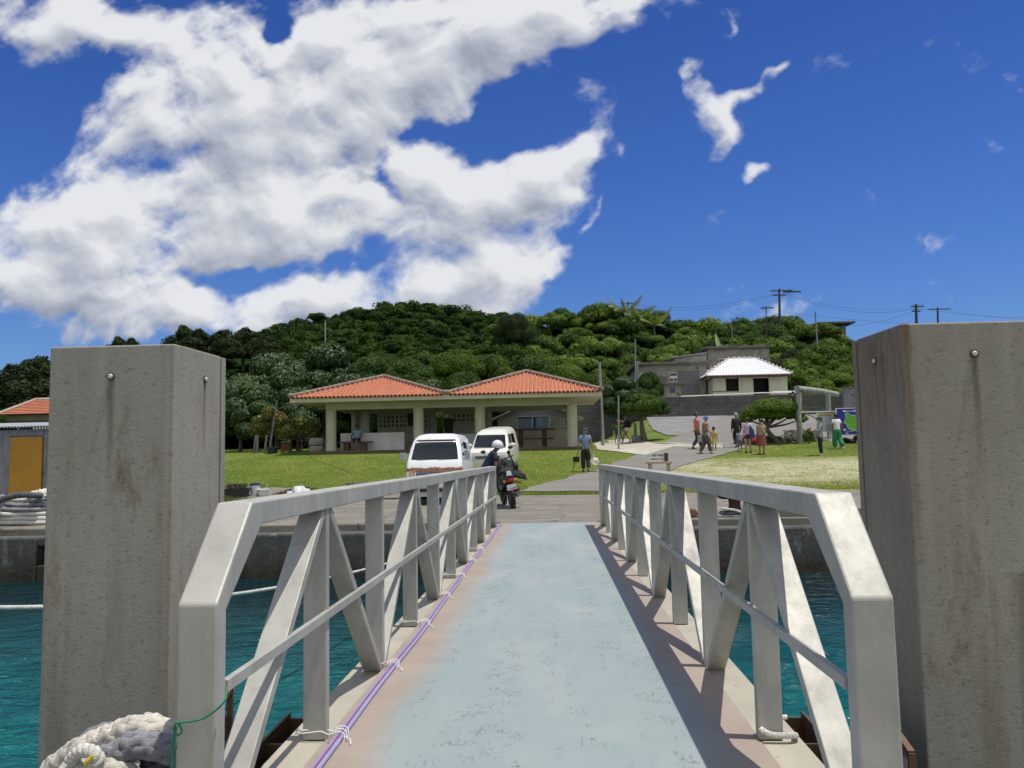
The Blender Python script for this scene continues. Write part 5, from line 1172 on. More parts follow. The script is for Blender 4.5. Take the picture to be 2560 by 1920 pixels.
# ---- palms on the skyline, banana plant
def frond(b, base, az, L, droop, w=.24, n=12):
    pts = []
    for i in range(n+1):
        t = i/n; r_ = L*t; z = L*(.75*t-droop*t*t); pts.append(Vector(base)+Vector((math.cos(az)*r_*.8, math.sin(az)*r_*.8, z)))
    side = Vector((-math.sin(az), math.cos(az), 0))
    for i in range(n):
        for k in range(3):
            t = (i+k/3)/n; p = pts[i].lerp(pts[i+1], k/3); ll = L*w*math.sin(PI*min(1, t*.9+.1))+.1; fw = (pts[i+1]-pts[i]).normalized()
            for s_ in (-1, 1):
                tip = p+side*s_*ll*.6+fw*ll*.6+Vector((0,0,-ll*.8)); b.add([p, p+fw*.07, tip], [(0,1,2)])
    b.tube(pts, [.05-.04*i/n for i in range(n+1)], 5)
for i, (dx, dy, Y, l, s) in enumerate([(1352,676,100,'coconut palm on the skyline left of the others',2.9),(1378,694,99,'coconut palm in the middle of the skyline clump',2.9),(1412,704,98,'coconut palm with drooping fronds at the right of the skyline clump',2.8)]):
    p = D(dx, dy, Y); t = thing('palm_tree', l, 'palm tree', (p.x, Y, p.z-3), 0, 'palms on the skyline'); b = MB(); rr_ = random.Random(i)
    for k in range(13): frond(b, (0,0,3), k*2*PI/13+rr_.uniform(-.2,.2), s*rr_.uniform(.8,1.1), rr_.uniform(.25,.95) if k % 3 else .05)
    b.build('crown', LM['palm'], t, world=False); b = MB(); b.tube([(0,0,-1),(.1,0,1.5),(0,0,3)], [.16,.13,.12], 8); b.build('trunk', M_['bark'], t, world=False, smooth='all')
p = at(1838, 870, 77); t = thing('banana_plant', 'banana plant with broad arching leaves behind the upper grey house', 'banana plant', (p.x, 77+6, p.z-1.5)); b = MB()
for a, L in ((0.1,2.4),(2.9,2.2),(1.2,2.2),(4.2,1.8),(5.5,2.0),(1.7,2.8)):
    pts = [Vector((math.cos(a)*L*t*.8, math.sin(a)*L*t*.5, 1.6+L*(1.0*t-(.75 if abs(a-1.7)>.1 else .1)*t*t))) for t in np.linspace(0,1,9)]; sd2 = Vector((-math.sin(a)*.6, math.cos(a), .15)).normalized()
    for i in range(8):
        w0, w1 = .32*math.sin(PI*(i/8*.9+.08)), .32*math.sin(PI*((i+1)/8*.9+.08)); b.add([pts[i]-sd2*w0+Vector((0,0,-w0*.5)), pts[i+1]-sd2*w1+Vector((0,0,-w1*.5)), pts[i+1], pts[i]], [(0,1,2,3)]); b.add([pts[i], pts[i+1], pts[i+1]+sd2*w1+Vector((0,0,-w1*.5)), pts[i]+sd2*w0+Vector((0,0,-w0*.5))], [(0,1,2,3)])
b.build('leaves', LM['palm'], t, world=False); b = MB(); b.tube([(0,0,-1),(0,0,1.8)], [.12,.09], 8); b.build('stem', M_['bark'], t, world=False, smooth='all')
# ---------------------------------------------------- grass
def poly_in(px_, py_, poly):
    c = np.zeros(len(px_), bool); n = len(poly); j = n-1
    for i in range(n):
        xi, yi = poly[i]; xj, yj = poly[j]; k = ((yi > py_) != (yj > py_)) & (px_ < (xj-xi)*(py_-yi)/(yj-yi+1e-12)+xi); c ^= k; j = i
    return c
gm_ = leafmat('grass_blade', [(.2,(.085,.125,.020)), (.5,(.14,.18,.030)), (.75,(.20,.215,.050)), (.95,(.30,.28,.12))], .7, .35, .1, .6)
def grass():
    r_ = np.random.default_rng(4); n = 110000; Y = 24.25+ (r_.uniform(0,1,n)**1.5)*22; dxp = r_.uniform(470, 1860, n); Xx = CAM.x+(dxp*K-1376)/F*Y
    keep = np.ones(n, bool)
    for poly in GRASS_EX: keep &= ~poly_in(Xx, Y, poly)
    keep &= ~((Xx > 2.5) & (Y > 26) & (Y < 33) & (r_.uniform(0,1,len(Xx)) < .8))
    keep &= ~((Xx > -12.1) & (Xx < 2.0) & (Y > 38.3)); keep &= ~((Xx > 3.2) & (Y > 39.5) & (Xx < 30) & (Y > 41)); Xx, Y = Xx[keep], Y[keep]; n = len(Xx)
    Z = G(Xx, Y)+.012; h = r_.uniform(.012,.030,n)*(1+.9*(r_.uniform(0,1,n) > .985)); a = r_.uniform(0, PI, n); w = .010+.006*r_.uniform(0,1,n)+Y*.00012; lean = r_.normal(0,1.3,(n,2))*h[:,None]
    P0 = np.stack([Xx-np.cos(a)*w, Y-np.sin(a)*w, Z], 1); P1 = np.stack([Xx+np.cos(a)*w, Y+np.sin(a)*w, Z], 1); P2 = np.stack([Xx+lean[:,0], Y+lean[:,1], Z+h], 1)
    o = npmesh('grass', np.stack([P0,P1,P2], 1), None, gm_, k=3); tag(o, 'short mown grass blades over the lawn', 'grass', kind='stuff')
def tuft(cx, cy, rx, ry, n, h, lab, z=None, mat=None, seed=0, name='weeds'):
    r_ = np.random.default_rng(seed+90); a = r_.uniform(0,2*PI,n); q = np.sqrt(r_.uniform(0,1,n)); Xx = cx+np.cos(a)*q*rx; Yy = cy+np.sin(a)*q*ry; Z = (G(Xx,Yy) if z is None else np.full(n, z))
    hh = h*r_.uniform(.4,1.2,n)*(1.1-q*.6); b_ = r_.uniform(0,PI,n); w = .012; ln = r_.normal(0,.4,(n,2))*hh[:,None]
    P0 = np.stack([Xx-np.cos(b_)*w, Yy-np.sin(b_)*w, Z], 1); P1 = np.stack([Xx+np.cos(b_)*w, Yy+np.sin(b_)*w, Z], 1); P2 = np.stack([Xx+ln[:,0], Yy+ln[:,1], Z+hh], 1)
    o = npmesh(name, np.stack([P0,P1,P2], 1), None, mat or gm_, k=3); tag(o, lab, 'weeds', kind='stuff'); return o
grass()
tuft(-9.6, 22.6, 1.9, .45, 2600, .22, 'tall weeds in the joint of the quay slabs left of the leaf pile', 0, seed=1)
tuft(2.2, 24.0, 3.2, .16, 1500, .07, 'thin grass strip along the quay edge in front of the path', 0, seed=2)
tuft(2.75, 16.4, .35, .12, 350, .10, 'small weeds in the quay joint left of the bollard', 0, seed=3)
g = gp(1250*1.0, 1206); tuft(g.x+.3, g.y-.3, .5, .35, 500, .16, 'taller green grass tuft behind the scooter', seed=4)
# ================================================================== PEOPLE
SKIN = {}
def skinm(k):
    if k not in SKIN: SKIN[k] = plain('skin_'+k, {'tan': (.34,.18,.11), 'light': (.48,.29,.20), 'brown': (.22,.11,.065)}[k], .55)
    return SKIN[k]
def skin_mesh(chains, sub=1):
    V, Fc = [], []
    for vs, rs, es in chains:
        me = bpy.data.meshes.new('tmp'); me.from_pydata([tuple(v) for v in vs], es, [])
        bm = bmesh.new(); bm.from_mesh(me); lay = bm.verts.layers.skin.verify(); bm.verts.ensure_lookup_table()
        for i, r_ in enumerate(rs):
            bm.verts[i][lay].radius = r_ if isinstance(r_, tuple) else (r_, r_); bm.verts[i][lay].use_root = (i == 0)
        bm.to_mesh(me); bm.free(); o = bpy.data.objects.new('tmp', me); col.objects.link(o); o.modifiers.new('s', 'SKIN')
        if sub: q = o.modifiers.new('u', 'SUBSURF'); q.levels = sub; q.render_levels = sub
        dg = bpy.context.evaluated_depsgraph_get(); ev = o.evaluated_get(dg).to_mesh(); b0 = len(V)
        V += [tuple(v.co) for v in ev.vertices]; Fc += [tuple(b0+i for i in p.vertices) for p in ev.polygons]
        bpy.data.objects.remove(o); bpy.data.meshes.remove(me)
    return V, Fc
def mesh_from(name, V, Fc, mat, parent):
    me = bpy.data.meshes.new(name); me.from_pydata(V, [], Fc); me.materials.append(mat); me.polygons.foreach_set('use_smooth', [True]*len(me.polygons))
    o = bpy.data.objects.new(name, me); col.objects.link(o); o.parent = parent; WL[o.name] = WL[parent.name]; return o
BASE = dict(pelvis=(0,0,.93), waist=(0,.01,1.08), chest=(0,.0,1.28), neckb=(0,-.015,1.41), neck=(0,.0,1.475), jaw=(0,.035,1.53), skull=(0,.012,1.605), crown=(0,.0,1.655),
  shL=(-.165,-.01,1.375), elL=(-.215,-.03,1.10), wrL=(-.225,.02,.87), haL=(-.225,.05,.80), shR=(.165,-.01,1.375), elR=(.215,-.03,1.10), wrR=(.225,.02,.87), haR=(.225,.05,.80),
  hiL=(-.085,0,.88), knL=(-.095,.02,.49), anL=(-.10,-.02,.085), toL=(-.115,.13,.035), hiR=(.085,0,.88), knR=(.095,.02,.49), anR=(.10,-.02,.085), toR=(.115,.13,.035))
def person(lab, loc, rz, height=1.65, pose=None, skin='tan', shirt=None, trousers=None, shoes=None, hair=None, hat=None, fem=False, skirt=None, stocky=1.0, child=False, lean=0, sleeves='short', gap=None, hairlong=False, smat=None):
    """figure faces local +y; hair/clothes are children of the figure's body thing"""
    J = {k: Vector(v) for k, v in BASE.items()}
    if fem:
        for s_, q in (('L',-1),('R',1)):
            for k in ('sh','el','wr','ha'): J[k+s_].x -= q*.018
    if child:
        for k in J: J[k].x *= 1.08
    if pose:
        for k, v in pose.items(): J[k] = Vector(v)
    if lean:      # bend everything above the pelvis forward
        rot_ = Matrix.Rotation(-R(lean), 4, 'X'); pv_ = J['pelvis'].copy()
        for k in ('waist','chest','neckb','neck','jaw','skull','crown','shL','elL','wrL','haL','shR','elR','wrR','haR'):
            if pose and k in pose and k[:2] in ('el','wr','ha'): continue
            J[k] = pv_+(rot_ @ (J[k]-pv_))*1.0
    S = height/1.70; st = stocky; hs = 1.28 if child else 1.0
    if child:
        for k in ('jaw','skull','crown'): J[k] = J['neck']+(J[k]-J['neck'])*1.35
    t = thing('person', lab, 'person', loc, rz)
    def g(*ks): return [J[k]*S for k in ks]
    sc2 = lambda *r_: [tuple(q*S for q in x) if isinstance(x, tuple) else x*S for x in r_]
    ch = []
    # main skeleton: pelvis root
    names = ['pelvis','waist','chest','neckb','neck','jaw','skull','crown','shL','elL','wrL','haL','shR','elR','wrR','haR','hiL','knL','anL','toL','hiR','knR','anR','toR']
    rad = [(.098*st,.098*st),(.088*st,.088*st),(.105*st,.10*st),(.075,.07),(.050,.052),(.058*hs,.068*hs),(.076*hs,.088*hs),(.055*hs,.062*hs),(.062,.062),(.042,.042),(.029,.029),(.034,.020),(.062,.062),(.042,.042),(.029,.029),(.034,.020),
           (.085*st,.085*st),(.058,.058),(.042,.042),(.038,.03),(.085*st,.085*st),(.058,.060),(.042,.042),(.038,.03)]
    ix = {k: i for i, k in enumerate(names)}
    E_ = [('pelvis','waist'),('waist','chest'),('chest','neckb'),('neckb','neck'),('neck','jaw'),('jaw','skull'),('skull','crown'),('chest','shL'),('shL','elL'),('elL','wrL'),('wrL','haL'),('chest','shR'),('shR','elR'),('elR','wrR'),('wrR','haR'),
          ('pelvis','hiL'),('hiL','knL'),('knL','anL'),('anL','toL'),('pelvis','hiR'),('hiR','knR'),('knR','anR'),('anR','toR')]
    ch.append((g(*names), sc2(*rad), [(ix[a], ix[c]) for a, c in E_]))
    for s_ in 'LR':     # fingers and thumb
        wr, ha = J['wr'+s_], J['ha'+s_]; d = (ha-wr).normalized(); sd_ = Vector((0,1,0)) - d*d.y
        sd_ = sd_.normalized() if sd_.length > .1 else Vector((1,0,0)); cu = d.cross(sd_)*(-1 if s_ == 'L' else 1)
        for i in range(4):
            o_ = ha+sd_*(.026-.0175*i)+d*.012; L = (.070,.078,.073,.058)[i]
            ch.append(([ (ha+sd_*(.018-.012*i))*S, (o_+d*.025)*S, (o_+d*(L*.6)+cu*.012)*S, (o_+d*L*.85+cu*.032)*S], [.011*S,.0095*S,.0088*S,.0075*S], [(0,1),(1,2),(2,3)]))
        ch.append(([(wr+(ha-wr)*.5)*S, (ha+sd_*.042-d*.01)*S, (ha+sd_*.055+d*.022)*S], [.013*S,.011*S,.0085*S], [(0,1),(1,2)]))
    # face: nose, ears
    fwd = (J['skull']-J['neck']).cross(Vector((1,0,0))); fwd = -fwd.normalized() if fwd.y < 0 and not lean else fwd.normalized()
    upv = (J['crown']-J['jaw']).normalized(); fwd = Vector((1,0,0)).cross(upv).normalized()*-1
    if fwd.dot(Vector((0,1,0))) < -.2: fwd = -fwd
    sk = J['skull']; hc = J['jaw'].lerp(sk, .6)
    ch.append(([(hc+fwd*.06)*S, (hc+fwd*.092*hs)*S, (hc+fwd*.112*hs-upv*.018)*S], [.010*S,.012*S,.013*S], [(0,1),(1,2)]))
    for q in (-1, 1): ch.append(([(hc+Vector((q*.06,0,0)))*S, (hc+Vector((q*.088*hs,0,0))-fwd*.01)*S], [.016*S,.012*S], [(0,1)]))
    V, Fc = skin_mesh(ch); body = mesh_from('body', V, Fc, skinm(skin), t)
    # eyes & mouth as small dark marks
    b = MB()
    for q in (-1, 1): b.ell((hc+fwd*.080*hs+Vector((q*.031,0,0))+upv*.012)*S, (.010*S,.007*S,.006*S), 8, 5)
    b.ell((hc+fwd*.082*hs-upv*.052)*S, (.020*S,.006*S,.004*S), 8, 5); b.build('face_features', plain('face_dark', (.04,.02,.015), .5), body, world=False)
    if shirt:
        nm, mt, extra = shirt; r_ = [(.160*st,.135*st),(.158*st,.132*st),(.182*st,.142*st),(.095,.085)]
        vs = g('pelvis','waist','chest','neckb'); hem = J['pelvis']+(J['pelvis']-J['waist'])*extra
        vs = [hem*S]+vs; r_ = [(.162*st,.136*st)]+r_; es = [(0,1),(1,2),(2,3),(3,4)]
        if sleeves:
            for s_ in 'LR':
                sh, el, wr = J['sh'+s_], J['el'+s_], J['wr'+s_]; n0 = len(vs)
                pts = [sh] + ([sh.lerp(el, .62)] if sleeves == 'short' else [el, el.lerp(wr, .93)]); vs += [p*S for p in pts]; r_ += [(.084,.084)]+([(.076,.076)] if sleeves == 'short' else [(.062,.062),(.046,.046)]); es.append((3, n0)); es += [(n0+i, n0+i+1) for i in range(len(pts)-1)]
        V, Fc = skin_mesh([(vs, sc2(*r_), es)]); mesh_from(nm, V, Fc, mt, body)
    if trousers:
        nm, mt, frac, wide = trousers; vs = g('waist'); vs = [J['pelvis'].lerp(J['waist'], .35)*S, J['pelvis']*S]; r_ = [(.145*st,.122*st),(.155*st,.130*st)]; es = [(0,1)]
        for s_ in 'LR':
            hi, kn, an = J['hi'+s_], J['kn'+s_], J['an'+s_]; n0 = len(vs)
            if frac <= 1: pts = [hi, hi.lerp(kn, frac)]; rr_ = [.120*st, .100*wide]
            else: pts = [hi, kn, kn.lerp(an, frac-1)]; rr_ = [.118*st, .086*wide, .070*wide]
            vs += [p*S for p in pts]; r_ += [(q, q) for q in rr_]; es.append((1, n0)); es += [(n0+i, n0+i+1) for i in range(len(pts)-1)]
        V, Fc = skin_mesh([(vs, sc2(*r_), es)]); mesh_from(nm, V, Fc, mt, body)
    if skirt:
        nm, mt, z1, r1 = skirt; c = J['pelvis']*S; b = MB(); prof = []
        top = (J['waist'].z*.35+J['pelvis'].z*.65)
        for i in range(9):
            tt = i/8; prof.append((.135*st+(r1-.135*st)*tt**.8, top+(z1-top)*tt))
        n_ = 28; V = []; Fc = []
        for i, (rr_, z) in enumerate(prof):
            for j in range(n_):
                a = 2*PI*j/n_; w_ = rr_*(1+.06*math.sin(a*7)*i/8); V.append(((math.cos(a)*w_)*S, (math.sin(a)*w_*.8)*S, z*S))
        for i in range(len(prof)-1):
            for j in range(n_): Fc.append((i*n_+j, i*n_+(j+1)%n_, (i+1)*n_+(j+1)%n_, (i+1)*n_+j))
        mesh_from(nm, V, Fc, mt, body)
    if shoes:
        for s_ in 'LR':
            an, to = J['an'+s_], J['to'+s_]; d = (to-an); h = Vector((an.x, an.y, an.z)); heel = an+Vector((0,0,-.04))-Vector((d.x, d.y, 0)).normalized()*.035
            V, Fc = skin_mesh([([heel*S, (an+d*.45+Vector((0,0,-.012)))*S, (to+Vector((0,0,.004)))*S], sc2((.040,.034),(.046,.038),(.042,.028)), [(0,1),(1,2)])]); mesh_from('shoe', V, Fc, shoes, body)
    def head_shell(nm, mt, k, cut, extra=None, back=0):
        c = (J['skull']*.75+J['crown']*.25 - fwd*.012 - upv*.008)*S; rx, ry, rz_ = .090*k*hs*S, .106*k*hs*S, .098*k*hs*S; V = []; Fc = []; n_, m_ = 18, 9
        for i in range(m_+1):
            th = PI*.5*cut*i/m_
            for j in range(n_):
                a = 2*PI*j/n_; thb = th*(1+back*max(0, -math.sin(a))); lx, ly, lz = rx*math.sin(thb)*math.cos(a), ry*math.sin(thb)*math.sin(a), rz_*math.cos(thb); V.append(tuple(c+Vector((lx,0,0))+fwd*ly+upv*lz))
        for i in range(m_):
            for j in range(n_): Fc.append((i*n_+j, (i+1)*n_+j, (i+1)*n_+(j+1)%n_, i*n_+(j+1)%n_))
        return c, V, Fc
    if hair:
        c, V, Fc = head_shell('hair', hair, 1.06, 1.0 if not hairlong else 1.08, back=.55 if hairlong else .35); mesh_from('hair', V, Fc, hair, body)
    if hat:
        kind, mt = hat; c, V, Fc = head_shell('hat', mt, 1.13 if kind != 'helmet' else 1.42, .95 if kind != 'helmet' else 1.32)
        h = mesh_from({'cap': 'cap', 'bucket': 'hat', 'helmet': 'helmet'}[kind], V, Fc, mt, body)
        if kind == 'cap':
            b = MB(); pts = []
            for i in range(9): a = PI*(i/8); pts.append(c+Vector((math.cos(a)*.085*S,0,0))+fwd*(.085+.085*math.sin(a))*S*hs-upv*.004)
            b.prism(pts, upv*.008); b.build('peak', mt, h, world=False)
        if kind == 'bucket':
            b = MB(); V = []; Fc = []
            for i, (q, z) in enumerate(((1.12,.0),(1.75,-.35),(1.78,-.38),(1.10,-.06))):
                for j in range(20): a = 2*PI*j/20; V.append(tuple(c+Vector((math.cos(a)*.09*q*S,0,0))+fwd*math.sin(a)*.10*q*S+upv*(z*.09*S)))
            for i in range(3):
                for j in range(20): Fc.append((i*20+j, i*20+(j+1)%20, (i+1)*20+(j+1)%20, (i+1)*20+j))
            mesh_from('brim', V, Fc, mt, h)
    return t, J, S, body
def hand_w(t, J, S, k):      # world position of a hand
    loc, rz = WL[t.name]; p = J[k]*S; return Vector((loc.x+p.x*math.cos(rz)-p.y*math.sin(rz), loc.y+p.x*math.sin(rz)+p.y*math.cos(rz), loc.z+p.z))
def patt(name, a, b_, c, sc_=14, lo=.45, hi=.55):
    m, nt, bs = newmat(name); n = NB(nt); v = n.co(); f = n.noise(v, sc_, 2, .5); f2 = n.noise(n.co(loc=(3,3,3)), sc_*.8, 2, .5)
    cc = n.ramp(f, [(lo, a), (lo+.02, b_)]); cc = n.mix(n.ramp(f2, [(hi, 0), (hi+.02, 1)]), cc, c); nt.links.new(cc, bs.inputs['Base Color']); bs.inputs['Roughness'].default_value = .85; return m
cl = lambda n, c, r_=.85: pm(n, c, tuple(x*.75 for x in c), 5, r_, bump=.4, bsc=9, bd=.02)
HB = plain('black_hair', (.012,.010,.009), .5); HG = plain('grey_hair', (.30,.29,.28), .6); SH = plain('dark_shoe', (.02,.02,.022), .5); SW = plain('white_shoe', (.65,.65,.66), .5); SO = plain('sandal', (.10,.07,.05), .6)
BLK = cl('black_fabric', (.016,.016,.018)); JB = M_
walkR = dict(knR=(.10,.10,.50), anR=(.10,.12,.10), toR=(.11,.27,.05), knL=(-.09,.06,.50), anL=(-.10,-.20,.14), toL=(-.11,-.08,.03))
def gpd(dx, dy): return gp(dx*K, dy*K)
# 1 old man in a blue shirt walking away with bag and pouch
p = gp(1465, 1181)
t, J, S, bd = person('man in a light blue shirt and black trousers walking away carrying a white plastic bag', p, R(-4), 1.66, dict(anR=(.10,-.13,.11), knR=(.10,.06,.50), toR=(.11,0,.03), elL=(-.24,-.06,1.12), wrL=(-.27,-.01,.90), haL=(-.27,.01,.83), elR=(.24,-.04,1.12), wrR=(.27,.0,.90), haR=(.275,.01,.83)),
   'tan', ('shirt', cl('light_blue_shirt', (.16,.25,.36)), .45), ('trousers', BLK, 1.9, 1.15), SH, HG, ('cap', cl('dark_blue_cap', (.03,.04,.08))), stocky=1.12)
h = hand_w(t, J, S, 'haR')
bagm = pm('clear_white_plastic', (.62,.60,.55), (.40,.36,.30), 9, .35, bump=.6, bsc=12, bd=.03)
lump('plastic_bag', (h.x+.06, h.y, h.z-.50), (.19,.14,.24), bagm, 'white plastic bag hanging from the hand of the man in light blue', 'plastic bag', 4, .2); 
b = MB(); b.tube([(h.x,h.y,h.z-.02),(h.x+.03,h.y,h.z-.3)], [.012,.05], 8); o = b.build('bag_handle', bagm, bpy.data.objects['plastic_bag'], smooth=True)
h = hand_w(t, J, S, 'haL'); b = MB(); b.box(h.x-.22, h.x+.03, h.y-.05, h.y+.05, h.z-.42, h.z-.22); o = b.build('shoulder_bag', BLK, bevel=.03); solo(o, (h.x-.1, h.y, h.z-.42)); tag(o, 'small black bag in the left hand of the man walking in light blue', 'bag')
b = MB(); b.tube([(h.x,h.y,h.z),(h.x-.12,h.y,h.z-.22)], .008, 5); b.tube([(h.x,h.y,h.z),(h.x+.0,h.y,h.z-.22)], .008, 5); b.build('strap', BLK, o)
b = MB(); b.tube([(h.x,h.y-.06,h.z+.02),(h.x-.26,h.y-.12,h.z-.79)], .012, 6); o = b.build('walking_stick', plain('black_stick', (.02,.02,.02))); solo(o, (h.x-.26,h.y-.1,h.z-.79)); tag(o, 'thin dark walking stick beside the man in light blue', 'walking stick')
# 2 helmeted man bending over the scooter
mp_ = at(1228, 1250, 19.75)
t, J, S, bd = person('man in a navy shirt and white helmet bending over the black scooter', (mp_.x-.10, 19.65, 0), R(-78), 1.70, dict(elL=(-.24,.42,1.02), wrL=(-.10,.62,.98), haL=(-.05,.70,.99), elR=(.24,.22,.98), wrR=(.20,.42,.93), haR=(.18,.50,.93)), 'brown',
   ('shirt', cl('navy_shirt', (.012,.020,.055)), .5), ('trousers', cl('navy_trousers', (.012,.014,.030)), 1.9, 1.1), SH, HG, ('helmet', pm('white_helmet', (.75,.75,.73), (.62,.62,.60), 9, .3)), stocky=1.28, lean=26)
# 3 seated man
t, J, S, bd = person('man in a light blue shirt and dark shorts sitting on the bench in the pavilion', (-10.05, 39.78, 1.50), R(170), 1.66,
   dict(pelvis=(0,0,.60), waist=(0,.0,.74), chest=(0,.0,.94), neckb=(0,0,1.07), neck=(0,.01,1.135), jaw=(0,.04,1.19), skull=(0,.02,1.265), crown=(0,.01,1.315), shL=(-.19,0,1.03), elL=(-.30,.02,.80), wrL=(-.26,.18,.68), haL=(-.22,.24,.66), shR=(.19,0,1.03), elR=(.30,.02,.80), wrR=(.24,.2,.68), haR=(.18,.26,.66),
     hiL=(-.10,.05,.57), knL=(-.15,.42,.53), anL=(-.07,.44,.10), toL=(-.06,.58,.04), hiR=(.10,.05,.57), knR=(.15,.42,.53), anR=(.07,.50,.10), toR=(.06,.64,.04)), 'brown',
   ('shirt', cl('pale_blue_shirt', (.22,.38,.50)), .3), ('shorts', cl('navy_shorts', (.02,.025,.045)), .9, 1.2), SH, HB, stocky=1.15)
# 4-5 two men on the path
p = gp(1764, 1136)
person('man in a dark floral shirt, blue cap and olive trousers walking on the path', p, R(-82), 1.70, dict(knR=(.10,.14,.50), anR=(.10,.20,.09), toR=(.11,.35,.035), anL=(-.10,-.22,.10), knL=(-.09,.0,.49), toL=(-.10,-.08,.03), elR=(.2,.05,1.12), wrR=(.2,.2,.93), haR=(.2,.25,.87)), 'tan',
   ('shirt', patt('floral_shirt', (.02,.015,.015), (.30,.22,.17), (.45,.40,.33), 13), .7), ('trousers', cl('olive_trousers', (.10,.085,.055)), 1.92, 1.25), SO, HG, ('cap', cl('blue_cap', (.05,.16,.42))), stocky=1.15, lean=6)
p = gp(1754, 1126)
person('man in an orange red patterned shirt walking behind the man with the blue cap', (p.x-.12, p.y+.35, Gf(p.x, p.y+.35)), R(-80), 1.76, walkR, 'tan', ('shirt', patt('orange_shirt', (.55,.09,.05), (.60,.14,.08), (.62,.35,.26), 12), .6), ('trousers', cl('brown_trousers', (.08,.06,.04)), 1.9, 1.15), SH, HB, stocky=1.1)
b = MB(); q_ = gp(1750, 1128); b.box(q_.x-.12, q_.x+.08, q_.y-.25, q_.y-.15, q_.z+.42, q_.z+.72); o = b.build('shopping_bag', cl('pale_blue_bag', (.28,.33,.42)), bevel=.02); solo(o, (q_.x, q_.y-.2, q_.z+.42)); tag(o, 'pale blue bag carried low behind the man with the floral shirt', 'bag')
b = MB(); q_ = gp(1771, 1124); b.box(q_.x-.10, q_.x+.08, q_.y-.05, q_.y+.05, q_.z+.25, q_.z+.55); o = b.build('paper_bag', cl('tan_bag', (.45,.27,.15)), bevel=.02); solo(o, (q_.x, q_.y, q_.z+.25)); tag(o, 'tan paper bag carried in front of the man with the floral shirt', 'bag')
# 6 girl in yellow
p = gp(1786, 1128)
person('small girl in a yellow dress with black bobbed hair', p, R(-20), 1.08, dict(knL=(-.09,.08,.50), anL=(-.10,-.1,.12), toL=(-.10,.02,.04)), 'tan', ('dress_top', cl('yellow_dress', (.55,.42,.10)), .3), None, SW, HB, skirt=('skirt', cl('yellow_skirt', (.55,.42,.10)), .52, .24), child=True, hairlong=True)
# 7 man in black
p = gp(1843, 1120)
person('grey haired man dressed in black at the left of the group', p, R(8), 1.68, walkR, 'tan', ('shirt', BLK, .6), ('trousers', BLK, 1.9, 1.1), SH, HG, stocky=1.08, sleeves='long')
# 8 toddler
p = gp(1851, 1130)
person('toddler in a pale blue shirt and grey shorts walking in front of the group', p, R(5), 1.02, dict(haR=(.26,.06,.92), wrR=(.25,.04,.97)), 'tan', ('shirt', cl('pale_blue_print', (.38,.44,.55)), .5), ('shorts', cl('grey_shorts', (.16,.19,.21)), 1.1, 1.3), SO, HB, child=True, stocky=1.15)
# 9 woman pink top
p = gp(1871, 1133)
t, J, S, bd = person('woman in a pale pink long sleeved top and purple shorts with a blue tote bag', p, R(2), 1.60, dict(anR=(.10,-.08,.12), knR=(.10,.03,.5), toR=(.11,.05,.03)), 'light', ('top', cl('pale_pink_top', (.60,.45,.58)), .5), ('shorts', cl('purple_shorts', (.17,.012,.10)), .62, 1.25), SH, HB, fem=True, hairlong=True, sleeves='long')
b = MB(); q_ = hand_w(t, J, S, 'shR'); b.prism([(q_.x-.05, q_.y-.15, q_.z-.06), (q_.x+.12, q_.y-.15, q_.z-.28), (q_.x+.16, q_.y-.13, q_.z-.62), (q_.x-.06, q_.y-.13, q_.z-.64), (q_.x-.08, q_.y-.15, q_.z-.3)], (0,.14,0)); o = b.build('tote_bag', pm('blue_tote', (.02,.05,.22), (.05,.13,.28), 3, .7), bevel=.015); solo(o, (q_.x, q_.y-.1, q_.z-.6)); tag(o, 'blue tote bag on the shoulder of the woman in pale pink', 'tote bag')
b = MB(); b.tube([(q_.x-.03,q_.y-.16,q_.z-.08),(q_.x+.0,q_.y-.02,q_.z+.07),(q_.x+.02,q_.y+.05,q_.z-.1)], .012, 5); b.build('strap', BLK, o)
# 10 woman beige / red skirt
p = gp(1905, 1137)
t, J, S, bd = person('woman in a beige top and long dark red skirt with a crossbody strap', p, R(8), 1.58, dict(elR=(.26,.02,1.1), wrR=(.24,.14,.95), haR=(.2,.18,.92)), 'tan', ('top', cl('beige_top', (.36,.29,.18)), .9), None, SO, HB, fem=True, stocky=1.18, skirt=('skirt', cl('dark_red_skirt', (.20,.045,.045)), .42, .27), sleeves='short')
b = MB(); a_, c_ = hand_w(t, J, S, 'shR'), hand_w(t, J, S, 'shL'); b.tube([(a_.x-.02,a_.y-.10,a_.z-.42),(.5*(a_.x+c_.x),a_.y-.17,a_.z-.22),(c_.x+.06,c_.y-.10,c_.z+.02),(c_.x+.06,c_.y+.02,c_.z+.05)], .013, 5); o = b.build('bag_strap', BLK); solo(o, a_); tag(o, 'dark crossbody strap over the back of the beige top', 'strap')
q_ = gp(1887, 1124); lump('red_bag', (q_.x, q_.y-.2, q_.z+.38), (.17,.10,.20), cl('red_bag_cloth', (.50,.03,.02)), 'bright red bag hanging beside the dark red skirt', 'bag', 6, .15)
